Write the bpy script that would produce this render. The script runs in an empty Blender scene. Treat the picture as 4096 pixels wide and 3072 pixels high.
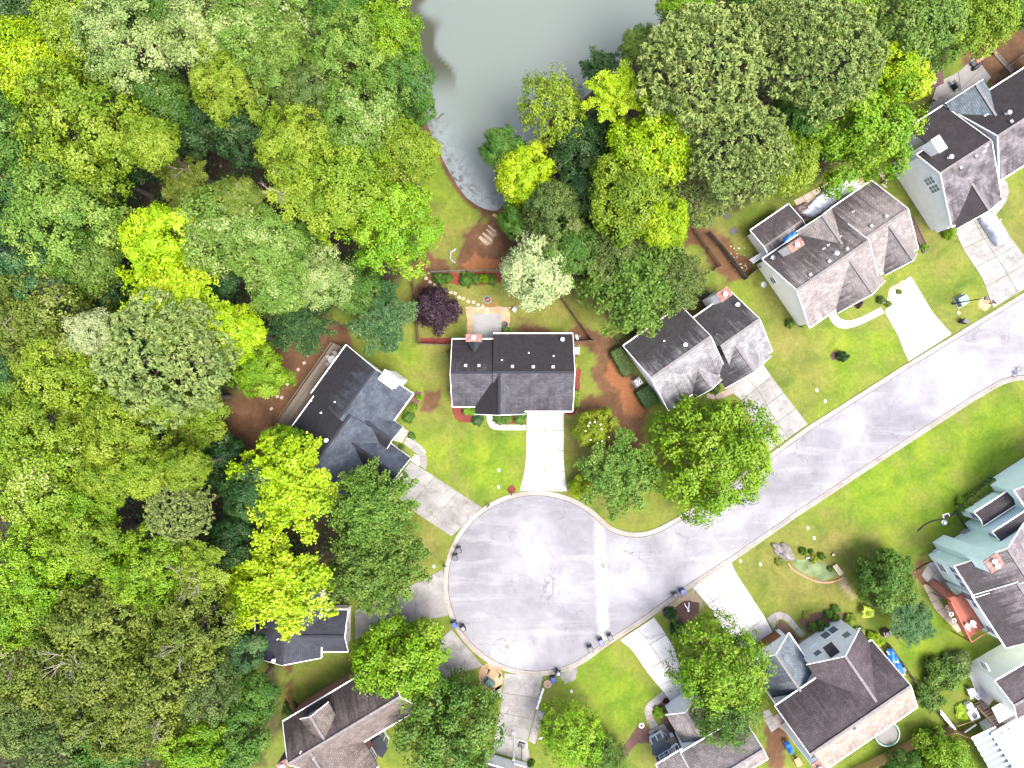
import bpy, math, random
import numpy as np
from mathutils import Vector, Matrix

# ------------------------------------------------------------------ scene, camera, light
scene = bpy.context.scene
COL = scene.collection
CH = 94.0                      # camera height above the lawns (m)
FPX = 29.0 * CH                # focal length in photo pixels (29 px per metre on the ground)
cam_d = bpy.data.cameras.new("camera")
cam_d.sensor_width = 36.0
cam_d.lens = 36.0 * FPX / 4096.0
cam_d.clip_end = 3000.0
cam = bpy.data.objects.new("camera", cam_d)
cam.location = (0, 0, CH)
COL.objects.link(cam)
scene.camera = cam

SUN_AZ = math.atan2(0.75, -0.55)          # light comes from the lower right of the picture
SUN_EL = math.radians(66)
world = bpy.data.worlds.new("World")
scene.world = world
world.use_nodes = True
wn = world.node_tree
bg = wn.nodes["Background"]
sky = wn.nodes.new("ShaderNodeTexSky")
sky.sky_type = 'NISHITA'
sky.sun_disc = False
sky.sun_elevation = SUN_EL
sky.sun_rotation = SUN_AZ
sky.air_density = 0.75
sky.dust_density = 6.0
sky.ozone_density = 0.6
wn.links.new(sky.outputs[0], bg.inputs[0])
bg.inputs[1].default_value = 0.15

sl = bpy.data.lights.new("sun", 'SUN')
sl.energy = 1.15
sl.angle = math.radians(28)
sl.color = (1.0, 0.975, 0.94)
sun = bpy.data.objects.new("sun", sl)
sdir = Vector((math.sin(SUN_AZ) * math.cos(SUN_EL), math.cos(SUN_AZ) * math.cos(SUN_EL), math.sin(SUN_EL)))
sun.rotation_euler = sdir.to_track_quat('Z', 'Y').to_euler()
sun.location = (0, 0, 120)
COL.objects.link(sun)

scene.view_settings.view_transform = 'Standard'
scene.view_settings.look = 'None'
scene.view_settings.exposure = 2.2
scene.view_settings.gamma = 1.0
scene.view_settings.use_curve_mapping = False

# ------------------------------------------------------------------ helpers
def W(px, py, z=0.0):
    """photo pixel (4096 x 3072) -> world point at height z"""
    s = (CH - z) / FPX
    return Vector(((px - 2048) * s, -(py - 1536) * s, z))

def W2(p, z=0.0):
    v = W(p[0], p[1], z)
    return (v.x, v.y)

class MB:
    def __init__(self):
        self.v = []; self.f = []; self.uv = []; self.uv2 = []
    def add(self, vs, fs, uvs=None, uv2=None):
        o = len(self.v)
        self.v += [tuple(p) for p in vs]
        for i, f in enumerate(fs):
            self.f.append([o + k for k in f])
            self.uv.append(uvs[i] if uvs else None)
            self.uv2.append(uv2[i] if uv2 else None)
        return self
    def box(self, c, s, rz=0.0, taper=1.0):
        cx, cy, cz = c; hx, hy, hz = s[0]/2, s[1]/2, s[2]/2
        co, si = math.cos(rz), math.sin(rz)
        vs = []
        for z, t in ((-hz, 1.0), (hz, taper)):
            for x, y in ((-hx, -hy), (hx, -hy), (hx, hy), (-hx, hy)):
                X, Y = x*t, y*t
                vs.append((cx + X*co - Y*si, cy + X*si + Y*co, cz + z))
        self.add(vs, [(3,2,1,0),(4,5,6,7),(0,1,5,4),(1,2,6,5),(2,3,7,6),(3,0,4,7)])
        return self
    def hexa(self, b, t):
        """box from bottom quad b and top quad t (4 points each, same winding)"""
        self.add(list(b)+list(t), [(3,2,1,0),(4,5,6,7),(0,1,5,4),(1,2,6,5),(2,3,7,6),(3,0,4,7)])
        return self
    def prism(self, poly, z0, z1, inset=0.0):
        n = len(poly)
        a = sum(poly[i][0]*poly[(i+1)%n][1]-poly[(i+1)%n][0]*poly[i][1] for i in range(n))
        if a < 0: poly = poly[::-1]
        vs = [(p[0], p[1], z0) for p in poly] + [(p[0], p[1], z1) for p in poly]
        fs = [tuple(range(n-1, -1, -1)), tuple(range(n, 2*n))]
        fs += [(i, (i+1) % n, n+(i+1) % n, n+i) for i in range(n)]
        self.add(vs, fs); return self
    def bar(self, a, b, w, h=None):
        """rectangular bar from a to b"""
        a = Vector(a); b = Vector(b); d = (b-a)
        if d.length < 1e-6: return self
        d.normalize(); h = h or w
        up = Vector((0,0,1)) if abs(d.z) < 0.95 else Vector((1,0,0))
        s = d.cross(up).normalized(); u = s.cross(d).normalized()
        q = lambda p: [p - s*w/2 - u*h/2, p + s*w/2 - u*h/2, p + s*w/2 + u*h/2, p - s*w/2 + u*h/2]
        A, B = q(a), q(b)
        self.add(A+B, [(0,1,2,3),(7,6,5,4),(1,0,4,5),(2,1,5,6),(3,2,6,7),(0,3,7,4)])
        return self
    def tube(self, pts, radii, n=6, cap=True):
        pts = [Vector(p) for p in pts]
        if not hasattr(radii, '__len__'): radii = [radii]*len(pts)
        rings = []; o = len(self.v); prev = None
        for i, p in enumerate(pts):
            d = (pts[min(i+1, len(pts)-1)] - pts[max(i-1, 0)]).normalized()
            ref = prev if prev is not None else (Vector((1,0,0)) if abs(d.x) < .9 else Vector((0,1,0)))
            s = (ref - d*ref.dot(d)).normalized(); prev = s
            u = d.cross(s)
            for k in range(n):
                a = 2*math.pi*k/n
                self.v.append(tuple(p + (s*math.cos(a) + u*math.sin(a))*radii[i]))
        for i in range(len(pts)-1):
            for k in range(n):
                k2 = (k+1) % n
                self.f.append([o+i*n+k, o+i*n+k2, o+(i+1)*n+k2, o+(i+1)*n+k]); self.uv.append(None); self.uv2.append(None)
        if cap:
            self.f.append([o+k for k in range(n-1, -1, -1)]); self.uv.append(None); self.uv2.append(None)
            e = o+(len(pts)-1)*n
            self.f.append([e+k for k in range(n)]); self.uv.append(None); self.uv2.append(None)
        return self
    def lathe(self, prof, c=(0,0,0), n=16, sx=1.0, sy=1.0):
        o = len(self.v); m = len(prof)
        for r, z in prof:
            for k in range(n):
                a = 2*math.pi*k/n
                self.v.append((c[0]+r*math.cos(a)*sx, c[1]+r*math.sin(a)*sy, c[2]+z))
        for i in range(m-1):
            for k in range(n):
                k2 = (k+1) % n
                self.f.append([o+i*n+k, o+i*n+k2, o+(i+1)*n+k2, o+(i+1)*n+k]); self.uv.append(None); self.uv2.append(None)
        self.f.append([o+k for k in range(n-1,-1,-1)]); self.uv.append(None); self.uv2.append(None)
        self.f.append([o+(m-1)*n+k for k in range(n)]); self.uv.append(None); self.uv2.append(None)
        return self
    def mesh(self, name, mat, smooth=False):
        me = bpy.data.meshes.new(name)
        me.from_pydata(self.v, [], self.f)
        if any(u is not None for u in self.uv):
            l1 = me.uv_layers.new(name="UVMap"); l2 = me.uv_layers.new(name="SlopeUV")
            for p in me.polygons:
                u = self.uv[p.index]; u2 = self.uv2[p.index]
                for j, li in enumerate(p.loop_indices):
                    if u: l1.data[li].uv = u[j]
                    if u2: l2.data[li].uv = u2[j]
        if mat is not None: me.materials.append(mat)
        if smooth:
            for p in me.polygons: p.use_smooth = True
        me.update()
        return me

def ob(name, data, parent=None, loc=(0,0,0), rz=0.0, scale=None, kind=None):
    o = bpy.data.objects.new(name, data)
    o.location = loc
    o.rotation_euler = (0, 0, rz)
    if scale is not None: o.scale = scale
    if parent is not None: o.parent = parent
    if kind: o["kind"] = kind
    COL.objects.link(o)
    return o

def part(name, mb, mat, parent, loc=(0,0,0), rz=0.0, smooth=False, kind=None):
    return ob(name, mb.mesh(name, mat, smooth), parent, loc, rz, kind=kind)

def tag(o, label, cat, group=None):
    o["label"] = label; o["category"] = cat
    if group: o["group"] = group
    return o

def thing(name, label, cat, loc=(0,0,0), rz=0.0, group=None):
    o = ob(name, None, None, loc, rz); o.empty_display_size = 0.3
    return tag(o, label, cat, group)

def struct(name, label, loc=(0,0,0)):
    o = ob(name, None, None, loc); o["kind"] = "structure"; o["label"] = label
    return o

def structm(name, mb, mat, label, loc=(0,0,0)):
    o = ob(name, mb.mesh(name, mat), None, loc); o["kind"] = "structure"; o["label"] = label
    return o

def copy_tree(o, parent=None):
    c = o.copy(); COL.objects.link(c)
    if parent is not None: c.parent = parent
    for ch in list(o.children):
        copy_tree(ch, c)
    return c

def resample(pts, n):
    P = np.array(pts, float)
    d = np.r_[0, np.cumsum(np.hypot(*np.diff(P, axis=0).T))]
    t = np.linspace(0, d[-1], n)
    return np.c_[np.interp(t, d, P[:,0]), np.interp(t, d, P[:,1])]

def smooth_line(pts, n, it=2):
    P = resample(pts, n)
    for _ in range(it):
        Q = P.copy(); Q[1:-1] = (P[:-2] + 2*P[1:-1] + P[2:])/4; P = Q
    return P

def in_poly(X, Y, poly):
    ins = np.zeros(X.shape, bool); n = len(poly)
    for i in range(n):
        x1, y1 = poly[i]; x2, y2 = poly[(i+1) % n]
        c = ((y1 > Y) != (y2 > Y))
        with np.errstate(divide='ignore', invalid='ignore'):
            xi = (x2-x1)*(Y-y1)/(y2-y1+1e-12)+x1
        ins ^= c & (X < xi)
    return ins

def sdf(X, Y, poly):
    """positive inside"""
    d = np.full(X.shape, 1e9); n = len(poly)
    for i in range(n):
        x1, y1 = poly[i]; x2, y2 = poly[(i+1) % n]
        vx, vy = x2-x1, y2-y1
        t = np.clip(((X-x1)*vx+(Y-y1)*vy)/(vx*vx+vy*vy+1e-12), 0, 1)
        d = np.minimum(d, np.hypot(X-(x1+t*vx), Y-(y1+t*vy)))
    return np.where(in_poly(X, Y, poly), d, -d)

def sstep(a, b, x):
    t = np.clip((x-a)/(b-a), 0, 1); return t*t*(3-2*t)

# ------------------------------------------------------------------ materials
def new_mat(name):
    m = bpy.data.materials.new(name); m.use_nodes = True
    nt = m.node_tree
    return m, nt, nt.nodes["Principled BSDF"]

def nd(nt, t, **kw):
    n = nt.nodes.new(t)
    for k, v in kw.items(): setattr(n, k, v)
    return n

def lk(nt, a, b): nt.links.new(a, b)

def mixc(nt, fac, a, b, blend='MIX'):
    n = nt.nodes.new("ShaderNodeMix"); n.data_type = 'RGBA'; n.blend_type = blend
    for sock, v in ((n.inputs[0], fac), (n.inputs[6], a), (n.inputs[7], b)):
        if isinstance(v, (int, float)): sock.default_value = v
        elif isinstance(v, tuple): sock.default_value = (*v[:3], 1)
        else: nt.links.new(v, sock)
    return n.outputs[2]

def mth(nt, op, a, b=0.0, c=None, clamp=False):
    n = nt.nodes.new("ShaderNodeMath"); n.operation = op; n.use_clamp = clamp
    for i, v in enumerate((a, b) if c is None else (a, b, c)):
        if isinstance(v, (int, float)): n.inputs[i].default_value = v
        else: nt.links.new(v, n.inputs[i])
    return n.outputs[0]

def noise(nt, vec, scale, detail=4.0, rough=0.55, dist=0.0):
    n = nt.nodes.new("ShaderNodeTexNoise")
    n.inputs["Scale"].default_value = scale; n.inputs["Detail"].default_value = detail
    n.inputs["Roughness"].default_value = rough; n.inputs["Distortion"].default_value = dist
    if vec is not None: nt.links.new(vec, n.inputs["Vector"])
    return n.outputs["Fac"]

def ramp(nt, fac, stops):
    n = nt.nodes.new("ShaderNodeValToRGB")
    el = n.color_ramp.elements
    while len(el) < len(stops): el.new(0.5)
    for e, (p, c) in zip(el, stops):
        e.position = p
        e.color = (*c, 1) if isinstance(c, tuple) else (c, c, c, 1)
    if fac is not None: nt.links.new(fac, n.inputs[0])
    return n.outputs[0]

def wpos(nt):
    return nt.nodes.new("ShaderNodeNewGeometry").outputs["Position"]

def bump(nt, h, strength, dist, bsdf):
    b = nt.nodes.new("ShaderNodeBump"); b.inputs["Strength"].default_value = strength; b.inputs["Distance"].default_value = dist
    nt.links.new(h, b.inputs["Height"]); nt.links.new(b.outputs[0], bsdf.inputs["Normal"])

def simple(name, col, rough=0.7, var=0.15, scale=3.0, metal=0.0, spec=0.5, bmp=0.0):
    m, nt, p = new_mat(name)
    pos = wpos(nt)
    kf = 0.92 if min(col) > 0.6 else 0.55
    col = tuple(x*kf for x in col)
    n1 = noise(nt, pos, scale, 5)
    dark = tuple(c*(1-var*1.3) for c in col); lite = tuple(min(1, c*(1+var)) for c in col)
    c = ramp(nt, n1, [(0.3, dark), (0.7, lite)])
    lk(nt, c, p.inputs["Base Color"])
    p.inputs["Roughness"].default_value = rough; p.inputs["Metallic"].default_value = metal
    p.inputs["Specular IOR Level"].default_value = spec
    if bmp: bump(nt, noise(nt, pos, scale*8, 3), bmp, 0.02, p)
    return m

M = {}
def fin(nt, c, k):
    n = nt.nodes.new("ShaderNodeVectorMath"); n.operation = 'SCALE'
    nt.links.new(c, n.inputs[0]); n.inputs["Scale"].default_value = k
    return n.outputs[0]
M['white'] = simple('white_paint', (0.84, 0.84, 0.84), 0.5, 0.06, 2.0)
M['trim'] = simple('white_trim', (0.8, 0.8, 0.82), 0.45, 0.05, 5.0)
M['cream'] = simple('cream_siding', (0.82, 0.79, 0.71), 0.6, 0.05, 1.0)
M['mint'] = simple('mint_siding', (0.76, 0.91, 0.84), 0.6, 0.05, 1.0)
M['greysiding'] = simple('grey_siding', (0.66, 0.67, 0.66), 0.6, 0.06, 1.0)
M['brown_wall'] = simple('brown_siding', (0.22, 0.18, 0.16), 0.7, 0.1, 1.0)
M['pot'] = simple('terracotta', (0.35, 0.15, 0.07), 0.8, 0.2, 6)
M['metal'] = simple('galvanised_metal', (0.5, 0.52, 0.54), 0.35, 0.1, 4, 0.6)
M['darkmetal'] = simple('dark_metal', (0.035, 0.037, 0.045), 0.45, 0.2, 5)
M['black'] = simple('black_plastic', (0.016, 0.017, 0.022), 0.45, 0.2, 6)
M['bingrey'] = simple('bin_grey', (0.045, 0.06, 0.08), 0.45, 0.15, 5)
M['binnavy'] = simple('bin_navy', (0.012, 0.02, 0.06), 0.4, 0.15, 5)
M['binblue'] = simple('bin_blue', (0.008, 0.05, 0.42), 0.4, 0.15, 5)
M['red'] = simple('red_paint', (0.5, 0.015, 0.015), 0.4, 0.15, 5)
M['orange'] = simple('orange_paint', (0.6, 0.13, 0.02), 0.5, 0.15, 5)
M['orangedoor'] = simple('orange_wood_door', (0.34, 0.12, 0.025), 0.5, 0.15, 3)
M['yellow'] = simple('yellow_paint', (0.55, 0.36, 0.05), 0.6, 0.2, 5)
M['pink'] = simple('pink_plastic', (0.6, 0.22, 0.18), 0.5, 0.1, 4)
M['utilgreen'] = simple('utility_box_green', (0.16, 0.28, 0.24), 0.5, 0.1, 3)
M['meter'] = simple('pale_plastic_lid', (0.5, 0.54, 0.55), 0.5, 0.06, 4)
M['tarpblue'] = simple('blue_tarpaulin', (0.01, 0.2, 0.8), 0.7, 0.25, 3, bmp=0.4)
M['tarpgrey'] = simple('silver_tarpaulin', (0.62, 0.65, 0.72), 0.6, 0.22, 2.5, bmp=0.4)
M['tarpbrown'] = simple('brown_tarpaulin', (0.2, 0.13, 0.12), 0.5, 0.2, 2.5, bmp=0.4)
M['carcover'] = simple('car_cover_fabric', (0.44, 0.5, 0.6), 0.5, 0.1, 1.5, bmp=0.25)
M['purplecloth'] = simple('purple_cloth', (0.2, 0.02, 0.1), 0.7, 0.2, 5)
M['glass'] = None
m, nt, p = new_mat('window_glass'); p.inputs["Base Color"].default_value = (0.12, 0.145, 0.185, 1)
p.inputs["Roughness"].default_value = 0.06; p.inputs["Specular IOR Level"].default_value = 0.8
M['glass'] = m
m, nt, p = new_mat('navy_shutter'); p.inputs["Base Color"].default_value = (0.015, 0.02, 0.1, 1); p.inputs["Roughness"].default_value = 0.5
M['shutter'] = m

def wood(name, col, sc=1.0, var=0.5):
    m, nt, p = new_mat(name)
    tc = nd(nt, "ShaderNodeTexCoord")
    mp = nd(nt, "ShaderNodeMapping"); mp.inputs["Scale"].default_value = (1.2*sc, 9*sc, 9*sc)
    lk(nt, tc.outputs["Object"], mp.inputs[0])
    n1 = noise(nt, mp.outputs[0], 1.5, 6, 0.65)
    n2 = nd(nt, "ShaderNodeObjectInfo").outputs["Random"]
    c = ramp(nt, n1, [(0.25, tuple(x*(1-var) for x in col)), (0.75, tuple(min(1, x*(1+var*.8)) for x in col))])
    k = mth(nt, 'MULTIPLY_ADD', n2, 0.5, 0.75)
    c2 = nd(nt, "ShaderNodeVectorMath", operation='SCALE'); lk(nt, c, c2.inputs[0]); lk(nt, k, c2.inputs["Scale"])
    lk(nt, fin(nt, c2.outputs[0], 0.55), p.inputs["Base Color"]); p.inputs["Roughness"].default_value = 0.8
    bump(nt, n1, 0.3, 0.01, p)
    return m
M['oldwood'] = wood('weathered_grey_wood', (0.14, 0.115, 0.09))
M['greywood'] = wood('grey_fence_wood', (0.10, 0.09, 0.07))
M['fencewood'] = wood('brown_fence_wood', (0.17, 0.10, 0.06))
M['tanwood'] = wood('tan_new_wood', (0.52, 0.33, 0.14), var=0.3)
M['palewood'] = wood('pale_wood', (0.55, 0.45, 0.34), var=0.3)
M['reddeck'] = wood('red_stained_wood', (0.36, 0.10, 0.06), var=0.25)
M['darkred'] = wood('dark_red_deck_wood', (0.12, 0.05, 0.045), var=0.3)
M['brownstair'] = wood('brown_stair_wood', (0.30, 0.20, 0.14), var=0.25)
M['bark'] = simple('tree_bark', (0.13, 0.10, 0.075), 0.9, 0.4, 3, bmp=0.4)
M['palebark'] = simple('pale_dead_wood', (0.34, 0.31, 0.25), 0.85, 0.3, 3)

# shingle roofs -----------------------------------------------------------------
def shingle(name, base, light, dark):
    """base colour of the shingles, sun-bleached colour, algae-streak colour"""
    m, nt, p = new_mat(name)
    uv = nd(nt, "ShaderNodeUVMap", uv_map="UVMap").outputs[0]
    uv2 = nd(nt, "ShaderNodeUVMap", uv_map="SlopeUV").outputs[0]
    sep2 = nd(nt, "ShaderNodeSeparateXYZ"); lk(nt, uv2, sep2.inputs[0])
    stain, vn = sep2.outputs[0], sep2.outputs[1]
    br = nd(nt, "ShaderNodeTexBrick"); lk(nt, uv, br.inputs["Vector"])
    br.inputs["Color1"].default_value = (0.7, 0.7, 0.7, 1); br.inputs["Color2"].default_value = (1.15, 1.15, 1.15, 1)
    br.inputs["Mortar"].default_value = (0.5, 0.5, 0.5, 1)
    br.inputs["Scale"].default_value = 1.0; br.inputs["Mortar Size"].default_value = 0.022
    br.inputs["Brick Width"].default_value = 0.42; br.inputs["Row Height"].default_value = 0.23; br.inputs["Bias"].default_value = 0.1
    n_patch = noise(nt, uv, 0.55, 5, 0.6)
    n_fine = noise(nt, uv, 7.0, 4, 0.7)
    c0 = mixc(nt, ramp(nt, n_patch, [(0.35, 0.0), (0.65, 1.0)]), base, light)
    mp = nd(nt, "ShaderNodeMapping"); mp.inputs["Scale"].default_value = (1.5, 0.13, 1); lk(nt, uv, mp.inputs[0])
    n_str = noise(nt, mp.outputs[0], 1.0, 6, 0.75)
    # streaks of algae: shape of its own, denser where the 'stain' of that slope is high and lower down the slope
    s1 = mth(nt, 'MULTIPLY_ADD', stain, 1.25, -0.62)
    s2 = mth(nt, 'MULTIPLY_ADD', vn, 0.55, s1)
    s3 = mth(nt, 'ADD', s2, mth(nt, 'MULTIPLY_ADD', n_str, 1.7, -0.35))
    sm = ramp(nt, mth(nt, 'MULTIPLY_ADD', s3, 1.0, -0.28, clamp=True), [(0.12, 0.0), (0.55, 1.0)])
    c1 = mixc(nt, mth(nt, 'MULTIPLY', sm, 0.92), c0, dark)
    c2 = mixc(nt, 1.0, c1, br.outputs[0], 'MULTIPLY')
    c3 = mixc(nt, 0.55, c2, ramp(nt, n_fine, [(0.3, 0.72), (0.7, 1.25)]), 'MULTIPLY')
    lk(nt, fin(nt, c3, 0.53), p.inputs["Base Color"])
    p.inputs["Roughness"].default_value = 0.88; p.inputs["Specular IOR Level"].default_value = 0.3
    bump(nt, br.outputs["Fac"], -0.35, 0.03, p)
    return m
M['roof_dark'] = shingle('charcoal_shingle', (0.055, 0.055, 0.065), (0.115, 0.118, 0.14), (0.024, 0.021, 0.024))
M['roof_blue'] = shingle('blue_grey_shingle', (0.05, 0.062, 0.085), (0.10, 0.125, 0.165), (0.02, 0.02, 0.026))
M['roof_navy'] = shingle('dark_blue_grey_shingle', (0.042, 0.047, 0.065), (0.065, 0.073, 0.10), (0.03, 0.032, 0.045))
M['roof_silver'] = shingle('silver_grey_shingle', (0.19, 0.19, 0.20), (0.38, 0.38, 0.40), (0.032, 0.030, 0.033))
M['roof_beige'] = shingle('beige_shingle', (0.23, 0.205, 0.20), (0.36, 0.33, 0.325), (0.062, 0.054, 0.058))
M['roof_brown'] = shingle('brown_shingle', (0.15, 0.122, 0.112), (0.24, 0.20, 0.185), (0.045, 0.035, 0.034))
M['roof_purple'] = shingle('mauve_brown_shingle', (0.085, 0.068, 0.075), (0.13, 0.108, 0.118), (0.045, 0.036, 0.042))
M['roof_tan'] = shingle('bleached_tan_shingle', (0.29, 0.25, 0.215), (0.42, 0.375, 0.33), (0.2, 0.16, 0.135))
M['roof_mottle'] = shingle('mottled_dark_shingle', (0.055, 0.047, 0.052), (0.26, 0.245, 0.27), (0.03, 0.025, 0.028))
M['roof_slate'] = shingle('slate_blue_shingle', (0.10, 0.135, 0.165), (0.20, 0.25, 0.29), (0.05, 0.06, 0.07))
M['roof_mint'] = shingle('grey_brown_shingle', (0.16, 0.14, 0.15), (0.34, 0.31, 0.32), (0.05, 0.042, 0.048))

def brick_wall(name, c1, c2, mortar):
    m, nt, p = new_mat(name)
    tc = nd(nt, "ShaderNodeTexCoord")
    br = nd(nt, "ShaderNodeTexBrick")
    mp = nd(nt, "ShaderNodeMapping"); mp.inputs["Rotation"].default_value = (math.radians(90), 0, 0)
    lk(nt, tc.outputs["Object"], mp.inputs[0]); lk(nt, mp.outputs[0], br.inputs["Vector"])
    br.inputs["Color1"].default_value = (*c1, 1); br.inputs["Color2"].default_value = (*c2, 1); br.inputs["Mortar"].default_value = (*mortar, 1)
    br.inputs["Scale"].default_value = 1; br.inputs["Brick Width"].default_value = 0.22; br.inputs["Row Height"].default_value = 0.075; br.inputs["Mortar Size"].default_value = 0.008
    lk(nt, fin(nt, br.outputs[0], 0.6), p.inputs["Base Color"]); p.inputs["Roughness"].default_value = 0.85
    return m
M['brick'] = brick_wall('red_brick', (0.30, 0.09, 0.06), (0.22, 0.06, 0.045), (0.4, 0.36, 0.32))
M['brickcap'] = simple('rusty_brick_cap', (0.30, 0.15, 0.125), 0.8, 0.5, 2.5)

# concrete, asphalt ---------------------------------------------------------------
def concrete(name, lo, hi, stain=(0.25, 0.24, 0.22), crack=True, stain_amt=0.6):
    m, nt, p = new_mat(name)
    pos = wpos(nt)
    rnd = nd(nt, "ShaderNodeObjectInfo").outputs["Random"]
    n1 = noise(nt, pos, 0.35, 6, 0.6)
    n2 = noise(nt, pos, 3.0, 6, 0.7)
    c = mixc(nt, ramp(nt, n1, [(0.3, 0.0), (0.65, 1.0)]), lo, hi)
    c = mixc(nt, mth(nt, 'MULTIPLY', ramp(nt, noise(nt, pos, 0.9, 5, 0.7, 0.6), [(0.52, 0.0), (0.72, 1.0)]), stain_amt), c, stain)
    c = mixc(nt, 0.35, c, ramp(nt, n2, [(0.3, 0.75), (0.7, 1.15)]), 'MULTIPLY')
    k = mth(nt, 'MULTIPLY_ADD', rnd, 0.22, 0.86)
    sc = nd(nt, "ShaderNodeVectorMath", operation='SCALE'); lk(nt, c, sc.inputs[0]); lk(nt, k, sc.inputs["Scale"])
    c = sc.outputs[0]
    if crack:
        v = nd(nt, "ShaderNodeTexVoronoi", feature='DISTANCE_TO_EDGE'); v.inputs["Scale"].default_value = 0.16
        dn = nd(nt, "ShaderNodeTexNoise"); dn.inputs["Scale"].default_value = 0.7; dn.inputs["Detail"].default_value = 6
        lk(nt, pos, dn.inputs["Vector"])
        vm = nd(nt, "ShaderNodeVectorMath", operation='MULTIPLY_ADD'); lk(nt, dn.outputs["Color"], vm.inputs[0]); vm.inputs[1].default_value = (3, 3, 0); lk(nt, pos, vm.inputs[2])
        lk(nt, vm.outputs[0], v.inputs["Vector"])
        cr = ramp(nt, v.outputs["Distance"], [(0.0, 1.0), (0.009, 0.0)])
        c = mixc(nt, mth(nt, 'MULTIPLY', cr, 0.6), c, (0.13, 0.12, 0.11))
    lk(nt, fin(nt, c, 0.54), p.inputs["Base Color"]); p.inputs["Roughness"].default_value = 0.85
    bump(nt, n2, 0.15, 0.01, p)
    return m
M['conc_white'] = concrete('bleached_concrete', (0.52, 0.52, 0.51), (0.72, 0.72, 0.71), (0.42, 0.40, 0.37), stain_amt=0.35)
M['conc_grey'] = concrete('stained_concrete', (0.2, 0.197, 0.19), (0.36, 0.355, 0.345), (0.13, 0.122, 0.112), stain_amt=0.75)
M['conc_patio'] = concrete('grey_patio_concrete', (0.27, 0.28, 0.28), (0.36, 0.37, 0.37), (0.24, 0.24, 0.23), crack=False, stain_amt=0.4)
M['conc_pink'] = concrete('pinkish_concrete', (0.36, 0.28, 0.24), (0.46, 0.37, 0.32), (0.26, 0.19, 0.16), crack=False, stain_amt=0.4)
M['conc_walk'] = concrete('walkway_concrete', (0.25, 0.24, 0.23), (0.36, 0.35, 0.335), (0.2, 0.185, 0.17), crack=False, stain_amt=0.4)
M['kerb'] = concrete('kerb_concrete', (0.29, 0.262, 0.23), (0.42, 0.39, 0.355), (0.26, 0.20, 0.15), crack=False, stain_amt=0.7)
M['paver'] = simple('sandstone_paver', (0.5, 0.4, 0.31), 0.85, 0.15, 3)
M['stonewhite'] = simple('white_landscape_stone', (0.66, 0.64, 0.62), 0.85, 0.15, 5)

def asphalt():
    m, nt, p = new_mat('worn_asphalt')
    pos = wpos(nt)
    n1 = noise(nt, pos, 0.09, 6, 0.6, 0.4)
    n2 = noise(nt, pos, 0.7, 6, 0.7)
    n3 = noise(nt, pos, 9.0, 4, 0.7)
    c = ramp(nt, n1, [(0.36, (0.22, 0.222, 0.255)), (0.5, (0.305, 0.308, 0.345)), (0.62, (0.41, 0.413, 0.45))])
    c = mixc(nt, 0.5, c, ramp(nt, n2, [(0.3, 0.78), (0.7, 1.2)]), 'MULTIPLY')
    c = mixc(nt, 0.4, c, ramp(nt, n3, [(0.3, 0.75), (0.7, 1.2)]), 'MULTIPLY')
    # pale streaks dragged along the street
    mp = nd(nt, "ShaderNodeMapping"); mp.inputs["Rotation"].default_value = (0, 0, math.radians(-33)); mp.inputs["Scale"].default_value = (0.07, 0.55, 1)
    lk(nt, pos, mp.inputs[0])
    st = ramp(nt, noise(nt, mp.outputs[0], 1.0, 6, 0.7, 0.5), [(0.52, 0.0), (0.68, 1.0)])
    c = mixc(nt, mth(nt, 'MULTIPLY', st, 0.38), c, (0.52, 0.52, 0.54))
    # worn pale band across the turning circle
    sp = nd(nt, "ShaderNodeSeparateXYZ"); lk(nt, pos, sp.inputs[0])
    bx = mth(nt, 'ABSOLUTE', mth(nt, 'ADD', mth(nt, 'MULTIPLY_ADD', sp.outputs[1], 0.04, -11.3), sp.outputs[0]))
    bb = mth(nt, 'ADD', bx, mth(nt, 'MULTIPLY_ADD', n2, 1.6, -0.8))
    by = ramp(nt, mth(nt, 'MULTIPLY_ADD', sp.outputs[1], -0.02, 0.0), [(0.30, 0.0), (0.46, 1.0), (0.72, 1.0), (0.8, 0.0)])
    band = mth(nt, 'MULTIPLY', ramp(nt, bb, [(0.35, 1.0), (1.0, 0.0)]), by)
    c = mixc(nt, mth(nt, 'MULTIPLY', band, 0.75), c, (0.56, 0.55, 0.54))
    v = nd(nt, "ShaderNodeTexVoronoi", feature='DISTANCE_TO_EDGE'); v.inputs["Scale"].default_value = 0.21
    dn = nd(nt, "ShaderNodeTexNoise"); dn.inputs["Scale"].default_value = 0.5; dn.inputs["Detail"].default_value = 7
    lk(nt, pos, dn.inputs["Vector"])
    vm = nd(nt, "ShaderNodeVectorMath", operation='MULTIPLY_ADD'); lk(nt, dn.outputs["Color"], vm.inputs[0]); vm.inputs[1].default_value = (4, 4, 0); lk(nt, pos, vm.inputs[2])
    lk(nt, vm.outputs[0], v.inputs["Vector"])
    cr = ramp(nt, v.outputs["Distance"], [(0.0, 1.0), (0.011, 0.0)])
    c = mixc(nt, mth(nt, 'MULTIPLY', cr, mth(nt, 'MULTIPLY', ramp(nt, noise(nt, pos, 0.16, 2), [(0.38, 0.15), (0.6, 1.0)]), 0.6)), c, (0.10, 0.10, 0.11))
    # tar spots
    ts = ramp(nt, noise(nt, pos, 1.1, 3, 0.6), [(0.735, 0.0), (0.75, 1.0)])
    c = mixc(nt, mth(nt, 'MULTIPLY', ts, 0.6), c, (0.09, 0.09, 0.10))
    lk(nt, fin(nt, c, 0.43), p.inputs["Base Color"]); p.inputs["Roughness"].default_value = 0.8
    bump(nt, n3, 0.25, 0.01, p)
    return m
M['asphalt'] = asphalt()

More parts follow.
